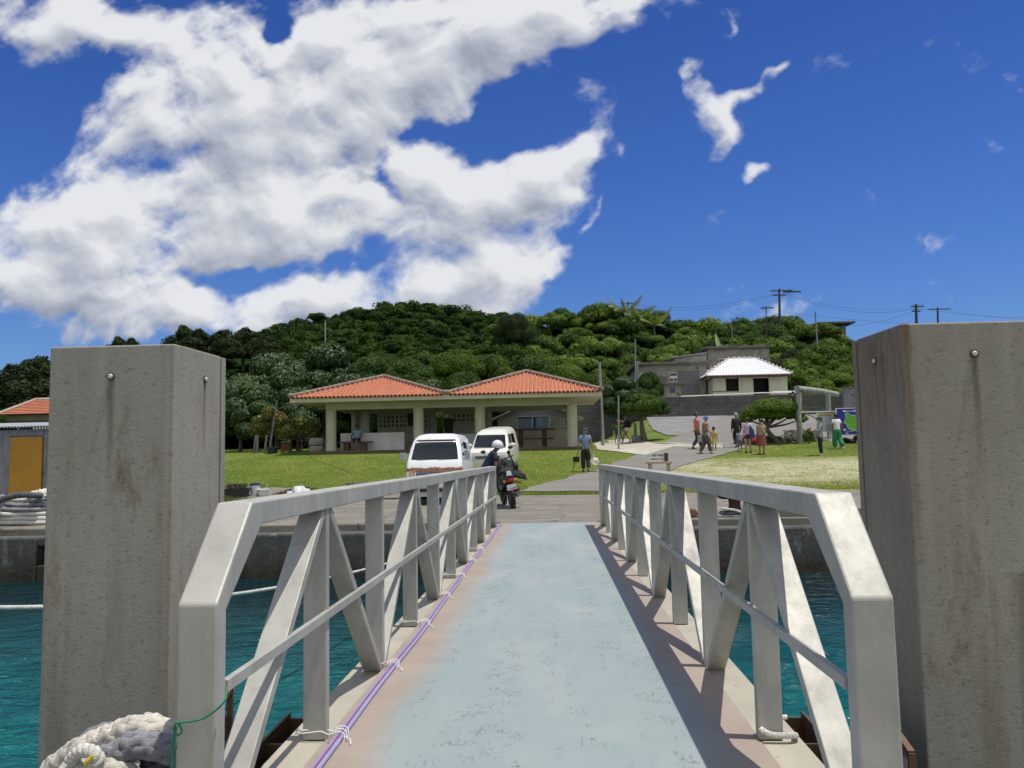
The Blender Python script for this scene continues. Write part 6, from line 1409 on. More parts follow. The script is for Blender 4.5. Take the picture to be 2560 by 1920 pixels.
# 11 person with hat & phone
p = gp(2053, 1140)
t, J, S, bd = person('person in a grey top, black trousers and dark brimmed hat looking at a phone', p, R(80), 1.64, dict(elL=(-.2,.06,1.10), wrL=(-.12,.30,1.12), haL=(-.10,.37,1.13), elR=(.2,.06,1.10), wrR=(.10,.28,1.08), haR=(.08,.35,1.10)), 'light', ('top', cl('grey_top', (.27,.28,.31)), .6), ('trousers', BLK, 1.92, .95), SW, HB, ('bucket', BLK), fem=True, sleeves='long')
h = hand_w(t, J, S, 'haL'); b = MB(); b.box(h.x-.05, h.x-.035, h.y-.04, h.y+.04, h.z-.02, h.z+.13); o = b.build('phone', plain('dark_phone', (.02,.02,.025), .2)); solo(o, h); tag(o, 'dark phone held by the person with the brimmed hat', 'phone')
b = MB(); b.tube([(h.x+.02,h.y,h.z-.05),(h.x-.0,h.y,h.z-.28),(h.x+.06,h.y,h.z-.40)], .035, 8); o = b.build('umbrella', BLK, smooth=True); solo(o, (h.x,h.y,h.z-.4)); tag(o, 'folded dark umbrella hanging from the arm of the person with the hat', 'umbrella')
# 12 woman white tee, green trousers
p = gp(2095, 1124)
person('woman in a white t-shirt and wide green trousers walking towards the blue map board', p, R(-4), 1.64, dict(knR=(.11,.06,.50), anR=(.20,-.24,.13), toR=(.26,-.12,.04), anL=(-.12,.05,.085), knL=(-.11,.06,.49), toL=(-.12,.2,.035)), 'brown', ('t_shirt', cl('white_tshirt', (.72,.70,.70)), .2), ('trousers', cl('green_trousers', (.012,.22,.085)), 1.93, 1.5), SW, HB, fem=True, stocky=1.08, lean=5)
# 13 walker with backpack by the tree
p = gp(1567, 1108)
t, J, S, bd = person('walker in navy t-shirt and pale pink shorts pointing left beside the round tree', p, R(85), 1.66, dict(anL=(-.10,-.22,.15), knL=(-.1,.03,.5), toL=(-.1,-.1,.05), knR=(.1,.14,.52), anR=(.1,.22,.09), toR=(.1,.36,.035), elL=(-.2,.18,1.22), wrL=(-.16,.42,1.30), haL=(-.15,.50,1.32)), 'tan', ('t_shirt', cl('navy_tshirt', (.02,.022,.045)), .6), ('shorts', cl('pale_pink_shorts', (.46,.33,.33)), .85, 1.5), SW, HG, ('cap', cl('grey_cap', (.28,.28,.26))), stocky=1.08, lean=4)
b = MB(); q_ = hand_w(t, J, S, 'chest'); b.box(q_.x+.10, q_.x+.30, q_.y-.15, q_.y+.15, q_.z-.34, q_.z+.08); o = b.build('backpack', BLK, bevel=.05); solo(o, (q_.x+.2, q_.y, q_.z-.3)); tag(o, 'black backpack worn by the walker in pale pink shorts', 'backpack')
# 14 figure in black by the log post
P14 = at(1985, 1038, 56)
person('person dressed in black standing behind the thick log post near the long wall', (P14.x, 56, Gf(P14.x, 56)+.05), R(20), 1.78, dict(elR=(.25,.10,1.12), wrR=(.22,.3,1.0), haR=(.2,.36,.98)), 'light', ('shirt', BLK, .6), ('trousers', BLK, 1.92, 1.1), SH, HB)
# 15 person sitting on the ground at the far right, mostly behind the pillar
p = gp(2136, 1112)
person('person in dark clothes reclining on the ground beside the blue map board', (p.x+.2, p.y+.6, p.z), R(80), 1.60, dict(pelvis=(0,0,.16), waist=(0,-.08,.28), chest=(0,-.2,.45), neckb=(0,-.26,.56), neck=(0,-.28,.62), jaw=(0,-.25,.68), skull=(0,-.27,.75), crown=(0,-.28,.80), shL=(-.17,-.22,.53), elL=(-.22,-.4,.32), wrL=(-.22,-.5,.12), haL=(-.22,-.52,.06), shR=(.17,-.22,.53), elR=(.22,-.4,.32), wrR=(.22,-.5,.12), haR=(.22,-.52,.06),
   hiL=(-.09,.04,.13), knL=(-.10,.42,.34), anL=(-.10,.78,.10), toL=(-.1,.92,.12), hiR=(.09,.04,.13), knR=(.10,.45,.22), anR=(.10,.86,.07), toR=(.1,.95,.16)), 'light', ('shirt', BLK, .3), ('trousers', BLK, 1.5, 1.1), None, HB)
# ================================================================== VEHICLES
def loft(secs, mb):
    """secs: list of rings (same count) -> skin, capped"""
    n = len(secs[0]); b = len(mb.v)
    for s_ in secs: mb.v += [tuple(p) for p in s_]
    for i in range(len(secs)-1):
        for j in range(n): mb.f.append((b+i*n+j, b+i*n+(j+1)%n, b+(i+1)*n+(j+1)%n, b+(i+1)*n+j)); mb.mi.append(mb.cur)
    mb.f.append(tuple(b+j for j in range(n))[::-1]); mb.f.append(tuple(b+(len(secs)-1)*n+j for j in range(n))); mb.mi += [mb.cur]*2
def carpaint(name, c, rust=None, front=None):
    m, nt, b = newmat(name); n = NB(nt); v = n.co(); s = n.sep(v); f = n.noise(v, 2, 5, .6)
    cc = n.ramp(f, [(.3, c), (.7, tuple(x*.9 for x in c))])
    if rust:     # corroded band along an edge given in object z, ragged by noise
        nz = n.noise(n.co((1,1,1.6)), 9, 6, .75)
        for z0, w_, ycond in rust:
            d = n.math('ABSOLUTE', n.math('SUBTRACT', s[2], z0)); d2 = n.math('SUBTRACT', n.math('MULTIPLY', n.math('SUBTRACT', nz, .44), .22), n.math('SUBTRACT', d, w_))
            k = n.math('MULTIPLY', n.math('MULTIPLY', d2, 60, clamp=True), n.math('MULTIPLY', n.math('SUBTRACT', ycond, s[1]), 30, clamp=True))
            rc = n.ramp(nz, [(.35, (.10,.03,.012)), (.5, (.24,.075,.022)), (.62, (.40,.17,.07))]); cc = n.mix(k, cc, rc)
    nt.links.new(cc, b.inputs['Base Color']); b.inputs['Roughness'].default_value = .35; b.inputs['Coat Weight'].default_value = .5; b.inputs['Coat Roughness'].default_value = .1; return m
tyre = plain('tyre_rubber', (.02,.02,.02), .85); glassm = plain('car_glass', (.006,.012,.016), .03, spec=.6); chrome = plain('bright_metal', (.6,.6,.6), .25, .9); dplast = plain('dark_plastic', (.03,.03,.032), .5); redl = plain('red_lens', (.35,.01,.01), .2); amber = plain('amber_lens', (.55,.20,.02), .2); lens = plain('clear_lens', (.55,.56,.54), .12)
def kei(name, lab, cat, loc, rz, W, H, L, paint, prof, wind, sidewin, tumble=.10, wheelz=.27, nosey=.0):
    """front faces local -y. prof: list (y, z) side outline of the upper body from front bumper to the rear top; built as lofted cross sections along z"""
    t = thing(name, lab, cat, loc, rz); b = MB()
    zs = [p[0] for p in prof]
    def ring(z, y0, y1, w, r_=.10):
        pts = []; h = w/2; n = 5
        for cx, cy, a0 in ((h-r_, y0+r_, -90), (h-r_, y1-r_, 0), (-h+r_, y1-r_, 90), (-h+r_, y0+r_, 180)):
            for i in range(n+1): a = R(a0+90*i/n); pts.append((cx+r_*math.cos(a), cy+r_*math.sin(a), z))
        return pts
    loft([ring(z, y0, L, w, r_) for (z, y0, w, r_) in prof], b)
    body = b.build('body', paint, t, world=False, smooth=True); return t, body
def yz(prof, z):        # front y and half width at height z
    zz = [p[0] for p in prof]; return np.interp(z, zz, [p[1] for p in prof]), np.interp(z, zz, [p[2] for p in prof])/2
def front_panel(prof, z0, z1, u0, u1, off=.006, rows=6, cols=10, r0=None):
    """grid laid on the front face between heights and width fractions, slightly proud"""
    b = MB(); base = len(b.v)
    for i in range(rows+1):
        z = z0+(z1-z0)*i/rows; y, h = yz(prof, z)
        for j in range(cols+1):
            u = u0+(u1-u0)*j/cols; x = u*h; yy = y-off+ .09*max(0, abs(u)-.72)**2*9*.11; b.v.append((x, yy, z))
    for i in range(rows):
        for j in range(cols): a = i*(cols+1)+j; b.f.append((a, a+1, a+cols+2, a+cols+1)); b.mi.append(0)
    b2 = MB(); n0 = len(b.v); b.v += [(x, y+.02, z) for x, y, z in b.v[:n0]]
    return b
def side_panel(prof, L, s_, pts, off=.008):
    """polygon on the side: pts (y, z)"""
    P_ = [(s_*(yz(prof, z)[1]+off), y, z) for y, z in pts]; b = MB(); b.prism(P_, (-s_*.02, 0, 0)); return b
def wheels(t, W, ys, r_=.27):
    for y in ys:
        for s_ in (-1, 1):
            x = s_*(W/2-.10); b = MB(); b.tube([(x-.075,y,r_),(x-.06,y,r_),(x+.06,y,r_),(x+.075,y,r_)], [r_*.9,r_,r_,r_*.9], 22); w_ = b.build('wheel', tyre, t, world=False, smooth=True)
            b = MB(); b.tube([(x+s_*.076,y,r_),(x+s_*.082,y,r_)], [r_*.62,r_*.55], 16); b.build('rim', plain('grey_rim', (.35,.35,.36), .4, .6), w_, world=False)
# ---- white rusty kei van (front towards the camera)
vp = [(.22,.10,1.36,.10),(.36,.02,1.44,.10),(.60,.0,1.46,.09),(.90,.03,1.46,.09),(1.06,.09,1.44,.09),(1.14,.14,1.42,.09),(1.40,.32,1.34,.10),(1.62,.48,1.24,.12),(1.73,.60,1.14,.15),(1.80,.76,1.00,.19),(1.84,1.0,.76,.24)]
VS = 1.035
vpt = at(1080, 1262, 20.3); vx = at(1083, 1200, 20.3).x
paintv = carpaint('white_van_paint', (.78,.80,.82), [(.905,.050,.16),(1.705,-.02,.66)])
t, body = kei('van', 'old white kei van with a rusted bonnet edge parked nose towards the gangway', 'van', (vx+.02, 20.3, 0), R(1), 1.46, 1.83, 3.3, paintv, vp, None, None)
t.scale = (VS, VS, VS)
def part(b, nm, m_, par, **k): return b.build(nm, m_, par, world=False, **k)
def skinpanel(b, nm, m_, par): o = part(b, nm, m_, par, smooth=True, fixn=False); return o
def fp(prof, z0, z1, u0, u1, nm, m_, par, off=.006, rows=6, cols=10):
    b = MB(); 
    for k, o_ in enumerate((off, -.01)):
        for i in range(rows+1):
            z = z0+(z1-z0)*i/rows; y, h = yz(prof, z)
            for j in range(cols+1):
                u = u0+(u1-u0)*j/cols; yy = y-o_+.10*max(0, abs(u)-.80)**2*12; b.v.append((u*h, yy, z))
    n1 = (rows+1)*(cols+1)
    for i in range(rows):
        for j in range(cols): a = i*(cols+1)+j; b.f.append((a, a+1, a+cols+2, a+cols+1)); b.mi.append(0)
    ring_ = [j for j in range(cols+1)]+[i*(cols+1)+cols for i in range(1, rows+1)]+[rows*(cols+1)+j for j in range(cols-1, -1, -1)]+[i*(cols+1) for i in range(rows-1, 0, -1)]
    for q in range(len(ring_)): a, c = ring_[q], ring_[(q+1) % len(ring_)]; b.f.append((c, a, a+n1, c+n1)); b.mi.append(0)
    return part(b, nm, m_, par)
ws = fp(vp, 1.16, 1.655, -.86, .86, 'windscreen', glassm, t)
fp(vp, 1.66, 1.678, -.84, .84, 'rusted_seal', rustm, t, .009, 2); 
fp(vp, .70, .865, -.62, .62, 'grille', dplast, t, .008, 2)
for z in (.72,.76,.80,.84): fp(vp, z, z+.010, -.60, .60, 'grille_bar', chrome, t, .018, 1)
for u in ((-.96,-.66),(.66,.96)): hl = fp(vp, .67, .87, u[0], u[1], 'headlight', pm('stained_lens', (.50,.47,.42), (.42,.22,.08), 7, .2), t, .010, 3, 4)
fp(vp, .27, .47, -.95, .95, 'bumper', carpaint('bumper_paint', (.55,.55,.52)), t, .03, 3); fp(vp, .34, .43, -.5, .5, 'bumper_opening', dplast, t, .036, 2)
fp(vp, .30, .45, -.22, .12, 'licence_plate', plain('yellow_plate', (.62,.50,.06), .5), t, .045, 1)
for x0, x1, zz in ((-.45,.05,1.17),(.10,.55,1.17)): b = MB(); y, h = yz(vp, 1.17); b.tube([(x0,y-.02,1.17),(x1,yz(vp,1.20)[0]-.025,1.20)], .008, 5); part(b, 'wiper', dplast, ws)
for s_ in (-1, 1):
    b = side_panel(vp, 3.3, s_, [(.42,1.17),(1.10,1.13),(1.10,1.62),(.70,1.64)]); part(b, 'side_window', glassm, t)
    b = side_panel(vp, 3.3, s_, [(1.22,1.13),(2.1,1.13),(2.1,1.60),(1.22,1.62)]); part(b, 'side_window', glassm, t)
    b = side_panel(vp, 3.3, s_, [(1.145,.36),(1.165,.36),(1.165,1.62),(1.145,1.62)], .003); part(b, 'door_gap', dplast, t)
    b = side_panel(vp, 3.3, s_, [(.20,.52),(.225,.52),(.32,1.14),(.295,1.14)], .003); part(b, 'door_gap', dplast, t)
    b = MB(); hx = yz(vp, 1.22)[1]; b.tube([(s_*(hx-.02),.34,1.18),(s_*(hx+.10),.28,1.22)], .012, 6); b.obox((s_*(hx+.14),.26,1.25), (.07,0,0), (0,.035,0), (0,0,.095)); part(b, 'mirror', plain('grey_mirror_shell', (.38,.40,.46), .4), t, bevel=.02)
wheels(t, 1.46, (.55, 2.55), .27)
# ---- cream tall kei car behind
cp = [(.20,.12,1.34,.12),(.34,.02,1.44,.12),(.50,.0,1.47,.12),(.78,.02,1.47,.12),(.92,.06,1.46,.12),(.98,.20,1.44,.12),(1.04,.58,1.40,.12),(1.30,.80,1.30,.14),(1.50,1.00,1.20,.16),(1.58,1.12,1.12,.18),(1.66,1.40,.92,.22),(1.68,1.7,.7,.25)]
cxy = at(1255-38, 1150, 28.6)
paintc = carpaint('cream_car_paint', (.72,.705,.62))
t, body = kei('car', 'cream boxy compact car parked on the lawn behind the white van', 'car', (at(1219,1150,28.0).x, 28.0, Gf(-2.5,28.4)+.0), R(-5), 1.47, 1.68, 3.4, paintc, cp, None, None)
t.rotation_euler = (R(4.5), 0, R(-5))
fp(cp, 1.07, 1.50, -.88, .88, 'windscreen', glassm, t)
fp(cp, .68, .80, -.62, .62, 'grille', plain('dark_blue_plastic', (.03,.035,.07), .4), t, .008, 2)
for z in (.69,.73,.77): fp(cp, z, z+.012, -.60, .60, 'grille_bar', chrome, t, .016, 1)
for u in ((-.93,-.66),(.66,.93)): fp(cp, .62, .84, u[0], u[1], 'headlight', lens, t, .012, 3, 4)
fp(cp, .24, .36, -.7, .7, 'lower_grille', dplast, t, .01, 2); fp(cp, .40, .54, -.93, .93, 'bumper', paintc, t, .02, 2); fp(cp, .40, .53, -.20, .14, 'licence_plate', plain('yellow_plate', (.62,.50,.06), .5), t, .03, 1)
fp(cp, 1.035, 1.06, -.86, .86, 'cowl', dplast, t, .006, 1)
for s_ in (-1, 1):
    part(side_panel(cp, 3.4, s_, [(.95,1.08),(1.70,1.06),(1.70,1.48),(1.20,1.50)]), 'side_window', glassm, t); part(side_panel(cp, 3.4, s_, [(1.80,1.06),(2.6,1.08),(2.6,1.46),(1.80,1.48)]), 'side_window', glassm, t)
    b = MB(); hx = yz(cp, 1.06)[1]; b.ell((s_*(hx+.13), .78, 1.12), (.13,.06,.085), 14, 8); part(b, 'mirror', paintc, t, smooth=True)
b = MB(); b.tube([(-.55,1.5,1.62),(-.42,1.75,1.95)], .006, 5); part(b, 'aerial', dplast, t)
wheels(t, 1.47, (.62, 2.75), .28)
# ---- scooter (rear towards the camera, leaning slightly left)
sp_ = at(1283, 1254, 18.9)
blackp = plain('black_gloss', (.012,.012,.014), .25, spec=.7); grey = plain('grey_plastic', (.10,.10,.11), .45)
t = thing('scooter', 'black motor scooter seen from behind at the end of the gangway', 'scooter', (sp_.x, 18.9, 0), R(12)); t.rotation_euler = (0, R(-9), R(12)); t.scale = (1.16,1.16,1.16)
for y, nm in ((0,'wheel'),(1.20,'wheel')):
    b = MB()
    for i in range(24):
        a0, a1 = 2*PI*i/24, 2*PI*(i+1)/24; b.tube([(0, y+.195*math.cos(a0), .245+.195*math.sin(a0)), (0, y+.195*math.cos(a1), .245+.195*math.sin(a1))], .055, 8, False)
    w_ = part(b, nm, tyre, t, smooth=True); b = MB(); b.tube([(-.03,y,.245),(.03,y,.245)], .14, 16); part(b, 'rim', grey, w_)
b = MB()
rr8 = lambda y, z, w, h: [(w*math.cos(a), y, z+h*math.sin(a)) for a in np.linspace(0, 2*PI, 13)[:-1]]
loft([rr8(-.22,.66,.06,.05), rr8(-.12,.66,.13,.13), rr8(.10,.62,.17,.17), rr8(.35,.55,.16,.17), rr8(.52,.42,.14,.12)], b); part(b, 'rear_body', blackp, t, smooth=True)
b = MB(); loft([rr8(-.18,.79,.10,.035), rr8(.0,.82,.14,.05), rr8(.30,.80,.15,.06), rr8(.48,.76,.11,.05)], b); part(b, 'seat', dplast, t, smooth=True)
b = MB(); b.box(-.16,.16,.45,.85,.26,.34); part(b, 'floorboard', dplast, t, bevel=.03)
b = MB(); loft([rr8(.80,.34,.15,.10), rr8(.92,.60,.20,.18), rr8(1.0,.82,.17,.14), rr8(1.02,.98,.10,.07)], b); part(b, 'front_shield', blackp, t, smooth=True)
b = MB(); b.tube([(-.33,.90,1.06),(-.20,.95,1.03),(0,.98,1.0),(.20,.95,1.03),(.33,.90,1.06)], .016, 8); b.tube([(0,1.2,.25),(0,.98,1.0)], .03, 8); hb = part(b, 'handlebar', dplast, t, smooth=True)
for s_ in (-1, 1):
    b = MB(); b.tube([(s_*.22,.95,1.04),(s_*.30,.96,1.22)], .006, 5); b.ell((s_*.31,.96,1.25), (.06,.012,.04), 10, 6); part(b, 'mirror', dplast, hb, smooth=True)
b = MB(); b.ell((0,-.215,.60), (.075,.03,.05), 12, 8); part(b, 'tail_light', redl, t, smooth=True)
for s_ in (-1, 1): b = MB(); b.ell((s_*.11,-.18,.59), (.035,.03,.035), 10, 6); part(b, 'indicator', amber, t, smooth=True)
b = MB(); b.prism([(-.06,-.25,.70),(.06,-.25,.70),(.045,-.235,.80),(-.045,-.235,.80)], (0,.03,0)); part(b, 'grab_rail', lens, t, bevel=.006)
b = MB(); b.obox((0,-.285,.46), (.095,0,0), (0,.004,.0012), (0,-.012,.055)); pl = part(b, 'licence_plate', plain('plate_white', (.80,.80,.78), .4), t)
b = MB(); b.prism([(-.05,-.26,.54),(.05,-.26,.54),(.045,-.20,.35),(-.045,-.20,.35)], (0,.02,0)); part(b, 'mudguard', dplast, t)
b = MB(); b.ell((0,-.245,.37), (.03,.012,.018), 8, 6); part(b, 'reflector', redl, t)
b = MB(); b.tube([(.11,.35,.25),(.13,.0,.27),(.135,-.18,.30)], [.03,.055,.05], 12); part(b, 'exhaust', grey, t, smooth=True)
b = MB(); b.tube([(-.10,.25,.28),(-.22,.22,.02)], .010, 6); part(b, 'side_stand', grey, t)
def text(name, body, size, mat, parent, loc, rot, ext=.001, align='CENTER', bold=0.0):
    cu = bpy.data.curves.new(name, 'FONT'); cu.body = body; cu.size = size; cu.extrude = ext; cu.align_x = align; cu.align_y = 'CENTER'; cu.offset = bold
    o = bpy.data.objects.new(name, cu); col.objects.link(o); o.parent = parent; o.location = loc; o.rotation_euler = rot
    dg = bpy.context.evaluated_depsgraph_get(); me = bpy.data.meshes.new_from_object(o.evaluated_get(dg)); bpy.data.objects.remove(o)
    me.materials.clear(); me.materials.append(mat); o = bpy.data.objects.new(name, me); col.objects.link(o); o.parent = parent; o.location = loc; o.rotation_euler = rot; return o
navy = plain('plate_navy', (.02,.03,.14), .5)
text('plate_number', '97-04', .072, navy, pl, (0.0,-.290,.443), (R(90-12),0,0), .001, bold=.002); text('plate_town', '渡名喜村', .030, navy, pl, (0,-.296,.492), (R(90-12),0,0)) if False else None
# rain cover / bag slung on the scooter and the shaft sticking up
o = lump('rain_jacket', (sp_.x-.18, 19.35, .90), (.27,.40,.26), BLK, 'black jacket bundled over the scooter seat in front of the helmeted man', 'jacket', 8, .35); o.rotation_euler = (0, R(25), R(12))
o = lump('rain_cover', (sp_.x+.02, 19.15, .78), (.30,.22,.15), BLK, 'crumpled black cover over the rear of the scooter', 'cover', 9, .3); o.rotation_euler = (0, R(15), 0)
b = MB(); a_, c_ = at(1271, 1131, 19.2), at(1288, 1166, 19.2); b.tube([a_, c_], .022, 8); b.ell(a_, (.045,.03,.05), 10, 6); b.box(c_.x-.07, c_.x+.07, 19.1, 19.3, c_.z-.10, c_.z+.03)
o = b.build('folded_umbrella', BLK, smooth=True); solo(o, c_); tag(o, 'long black rolled umbrella standing up from the scooter', 'umbrella')
b = MB(); hx_ = at(1291, 1222, 19.0); b.ell(hx_, (.09,.12,.07), 12, 8); o = b.build('shoe', plain('brown_leather', (.10,.05,.035), .5), smooth=True); solo(o, hx_); tag(o, 'brown shoe sticking out behind the right side of the scooter', 'shoe')
# ================================================================== PROPS
def rbox(nm, x0, x1, y0, y1, z0, z1, mat, lab, cat, bev=.01): b = MB(); b.box(x0,x1,y0,y1,z0,z1); o = b.build(nm, mat, bevel=bev); solo(o, ((x0+x1)/2,(y0+y1)/2,z0)); return tag(o, lab, cat)
# ---- entry-fee signboard on its little wooden stand
g = at(1645, 1160, 22.3); sx0 = g.x
pw_ = pm('pale_wood', (.46,.36,.25), (.36,.28,.19), 4, .8, stretch=(2,2,8)); t = thing('fee_sign', 'small white admission fee sign on a pale wooden trestle stand', 'sign', (sx0, 23.0, 0))
Ys = 23.0
def sxz(px, py): q_ = at(px, py, Ys); return q_.x, q_.z
xa, z1 = sxz(1623, 1133); xb, z0 = sxz(1661, 1153)
b = MB(); b.box(xa, xb, Ys-.012, Ys, z0, z1); bd = b.build('sign_board', M_['white'], t)
sb = plain('sign_black', (.015,.015,.02), .6); wS = xb-xa
text('sign_text', '入島料100円', wS*.158, sb, bd, ((xa+xb)/2-sx0, -.016, z1-(z1-z0)*.30), (R(90),0,0), .001, bold=.003); text('sign_text', '環境美化にご協力', wS*.105, sb, bd, ((xa+xb)/2-sx0, -.016, z0+(z1-z0)*.24), (R(90),0,0), .001, bold=.0015)
x_, zt_ = sxz(1668, 1133); b = MB(); b.box(xb+.004, x_+.01, Ys-.10, Ys+.1, z0-.02, z1); b.build('donation_box', plain('dark_brown_box', (.06,.025,.02), .6), t, bevel=.005)
xl, zl = sxz(1616, 1157); xr2, _ = sxz(1679, 1157); b = MB(); b.box(xl, xr2, Ys-.12, Ys+.12, zl-.03, z0-.0); b.build('crossbar', pw_, t, bevel=.005)
for px in (1625, 1671): x_, _ = sxz(px, 1170); b = MB(); b.box(x_-.05, x_+.05, Ys-.05, Ys+.05, 0, zl-.03); b.build('leg', pw_, t, bevel=.005)
# ---- log frame
lg = pm('weathered_log', (.36,.37,.33), (.16,.17,.15), 4, .9, bump=.6, bsc=14, stretch=(3,3,.5), speck=((.42,.46,.44), 3, .58))
gA = gp(2003, 1110); Yb2 = 40.0; gB = at(2068, 1030, Yb2)
t = thing('log_frame', 'weathered timber frame of two thick log posts and a crossbeam', 'timber frame', (gA.x, gA.y, gA.z))
Ya = gA.y; topA = at(1997, 980, Ya)
b = MB(); b.tube(spline([(gA.x,Ya,gA.z-.1),(gA.x-.05,Ya,gA.z+1.2),(topA.x,Ya,topA.z)], 5), [.165,.16,.15,.15,.145,.14,.14,.14,.135,.13,.13], 14); b.build('post', lg, t, smooth=True)
topB = at(2069, 985, Yb2); b = MB(); b.tube([(topB.x,Yb2,Gf(topB.x,Yb2)),(topB.x,Yb2,topB.z)], .13, 12); b.build('post', lg, t, smooth=True)
p0 = at(1992, 972, Ya-.1); p1 = at(2093, 986, Yb2+1.2); b = MB(); b.tube([p0, Vector(p0).lerp(p1,.5)+Vector((0,0,.03)), p1], [.165,.16,.14], 14); b.build('crossbeam', lg, t, smooth=True)
# ---- notice board + blue island map board
Yn = 36.6
def quad(px0, px1, py0, py1, Y): a = at(px0, py0, Y); c = at(px1, py1, Y); return a.x, c.x, c.z, a.z
x0, x1, z0, z1 = quad(2043, 2093, 1031, 1079, Yn); gz = Gf((x0+x1)/2, Yn)
t = thing('notice_board', 'pale notice board with green and orange header bands and columns of print', 'notice board', ((x0+x1)/2, Yn, gz))
b = MB(); b.box(x0, x1, Yn, Yn+.05, z0, z1); bd = b.build('board', plain('pale_blue_grey', (.50,.55,.56), .5), t)
H_ = z1-z0; W_2 = x1-x0
def strip(u0, u1, v0, v1, c, nm, par, X0, W, Z0, H, Y, off=.006): b = MB(); b.box(X0+W*u0, X0+W*u1, Y-off, Y, Z0+H*v0, Z0+H*v1); return b.build(nm, c, par)
strip(.04,.96,.86,.93, plain('lime_band', (.38,.45,.10)), 'green_band', bd, x0, W_2, z0, H_, Yn); strip(.04,.30,.80,.85, plain('green_band2', (.12,.32,.06)), 'green_band', bd, x0, W_2, z0, H_, Yn); strip(.30,.75,.80,.85, plain('orange_band', (.55,.13,.02)), 'orange_band', bd, x0, W_2, z0, H_, Yn)
b = MB(); rr = random.Random(3)
for i in range(7):
    for j in range(9):
        u = .40+.075*i; v = .76-.035*j; b.box(x0+W_2*u, x0+W_2*(u+.045), Yn-.004, Yn, z0+H_*v, z0+H_*(v+.015))
for j in range(12): v = .40-.03*j; b.box(x0+W_2*.40, x0+W_2*(.6+rr.uniform(0,.3)), Yn-.004, Yn, z0+H_*v, z0+H_*(v+.013))
for j in range(18): v = .74-.037*j; b.box(x0+W_2*.07, x0+W_2*(.2+rr.uniform(0,.12)), Yn-.004, Yn, z0+H_*v, z0+H_*(v+.013))
b.build('print_lines', plain('grey_print', (.16,.19,.22)), bd)
b = MB()
for i in range(13): u = .12+.06*i; b.box(x0+W_2*u, x0+W_2*(u+.04), Yn-.004, Yn, z0+H_*.945, z0+H_*.985)
b.build('title_print', plain('dark_print', (.06,.07,.05)), bd)
xL_ = at(2003, 1031, Yn).x
b = MB(); b.box(xL_, x1, Yn-.03, Yn+.08, z1+.005, z1+.06); b.build('frame_top', M_['white'], t); 
for xx in (x0-.04, x1+.01): b = MB(); b.box(xx, xx+.035, Yn-.01, Yn+.06, gz, z1); b.build('frame_post', M_['white'], t)
b = MB(); b.beam((xL_+.15, Yn-.02, z1-.02), (x0, Yn-.02, z1-.30), .03, .06); b.build('stay_arm', plain('brown_bar', (.12,.09,.07)), t)
x0, x1, z0, z1 = quad(2091, 2260, 1022, 1084, Yn-.4); Ym = Yn-.4
t = thing('map_board', 'blue map board with a green island shape, partly hidden by the right pillar', 'map board', ((x0+x1)/2, Ym, Gf(x0, Ym)))
b = MB(); b.box(x0, x1, Ym, Ym+.06, z0, z1); bd = b.build('board', plain('royal_blue', (.008,.022,.27), .4), t)
b = MB(); f_ = .03; b.box(x0-f_, x1+f_, Ym-.01, Ym+.07, z1, z1+f_); b.box(x0-f_, x1+f_, Ym-.01, Ym+.07, z0-f_, z0); b.box(x0-f_, x0, Ym-.01, Ym+.07, z0, z1); b.box(x1, x1+f_, Ym-.01, Ym+.07, z0, z1); b.build('frame', M_['white'], t)
def mp(cx, cy): q_ = at(1900+cx*260/2212, 1000+cy*180/1531, Ym); return (q_.x, q_.z)
isl = [(1800,300),(1830,285),(1860,275),(1885,290),(1905,310),(1960,325),(2060,330),(2200,360),(2330,430),(2380,540),(2330,640),(2200,690),(2060,650),(1960,645),(1900,620),(1870,600),(1855,560),(1840,520),(1810,500),(1780,485),(1795,440),(1820,400),(1815,350)]
b = MB(); b.prism([(mp(*q_)[0], Ym-.008, mp(*q_)[1]) for q_ in isl], (0,.006,0)); b.build('island_shape', plain('island_green', (.13,.40,.03), .5), bd)
b = MB()
for i in range(len(isl)): a_, c_ = mp(*isl[i]), mp(*isl[(i+1)%len(isl)]); b.tube([(a_[0],Ym-.009,a_[1]),(c_[0],Ym-.009,c_[1])], .010, 5)
b.build('coast_line', plain('pale_line', (.45,.60,.70)), bd)
a_, c_ = mp(1760, 252), mp(2140, 212); b = MB(); n_ = 10; zc = (a_[1]+c_[1])/2; hh = abs(c_[1]-a_[1])/2
pts = [(a_[0]+hh-hh*math.cos(PI*(i/n_-.5)) , Ym-.008, zc+hh*math.sin(PI*(i/n_-.5))) for i in range(n_+1)]; pts = pts+[(c_[0]+hh*math.cos(PI*(i/n_-.5)), Ym-.008, zc-hh*math.sin(PI*(i/n_-.5))) for i in range(n_+1)]
b.prism(pts, (0,.006,0)); b.build('title_panel', M_['white'], bd)
text('title_text', '渡名喜島案内図', hh*1.5, plain('title_blue', (.03,.06,.25)), bd, (a_[0]+.12-(x0+x1)/2, -.011, zc-Gf(x0,Ym)), (R(90),0,0), .001, 'LEFT', .003)
for (u0,v0,u1,v1) in ((1770,610,1830,655),(1820,695,1880,720)): q0, q1 = mp(u0,v1), mp(u1,v0); b = MB(); b.box(q0[0], q1[0], Ym-.008, Ym-.002, q0[1], q1[1]); b.build('info_label', plain('pale_label', (.55,.62,.66)), bd)
b = MB(); q0 = mp(1840, 672); b.box(q0[0], q0[0]+.3, Ym-.005, Ym, q0[1], q0[1]+.012); b.build('print_line', M_['white'], bd)
for xx in (x0+.1, x1-.2): b = MB(); b.box(xx, xx+.06, Ym+.061, Ym+.12, Gf(xx,Ym), z1); b.build('post', M_['greywood'], t)
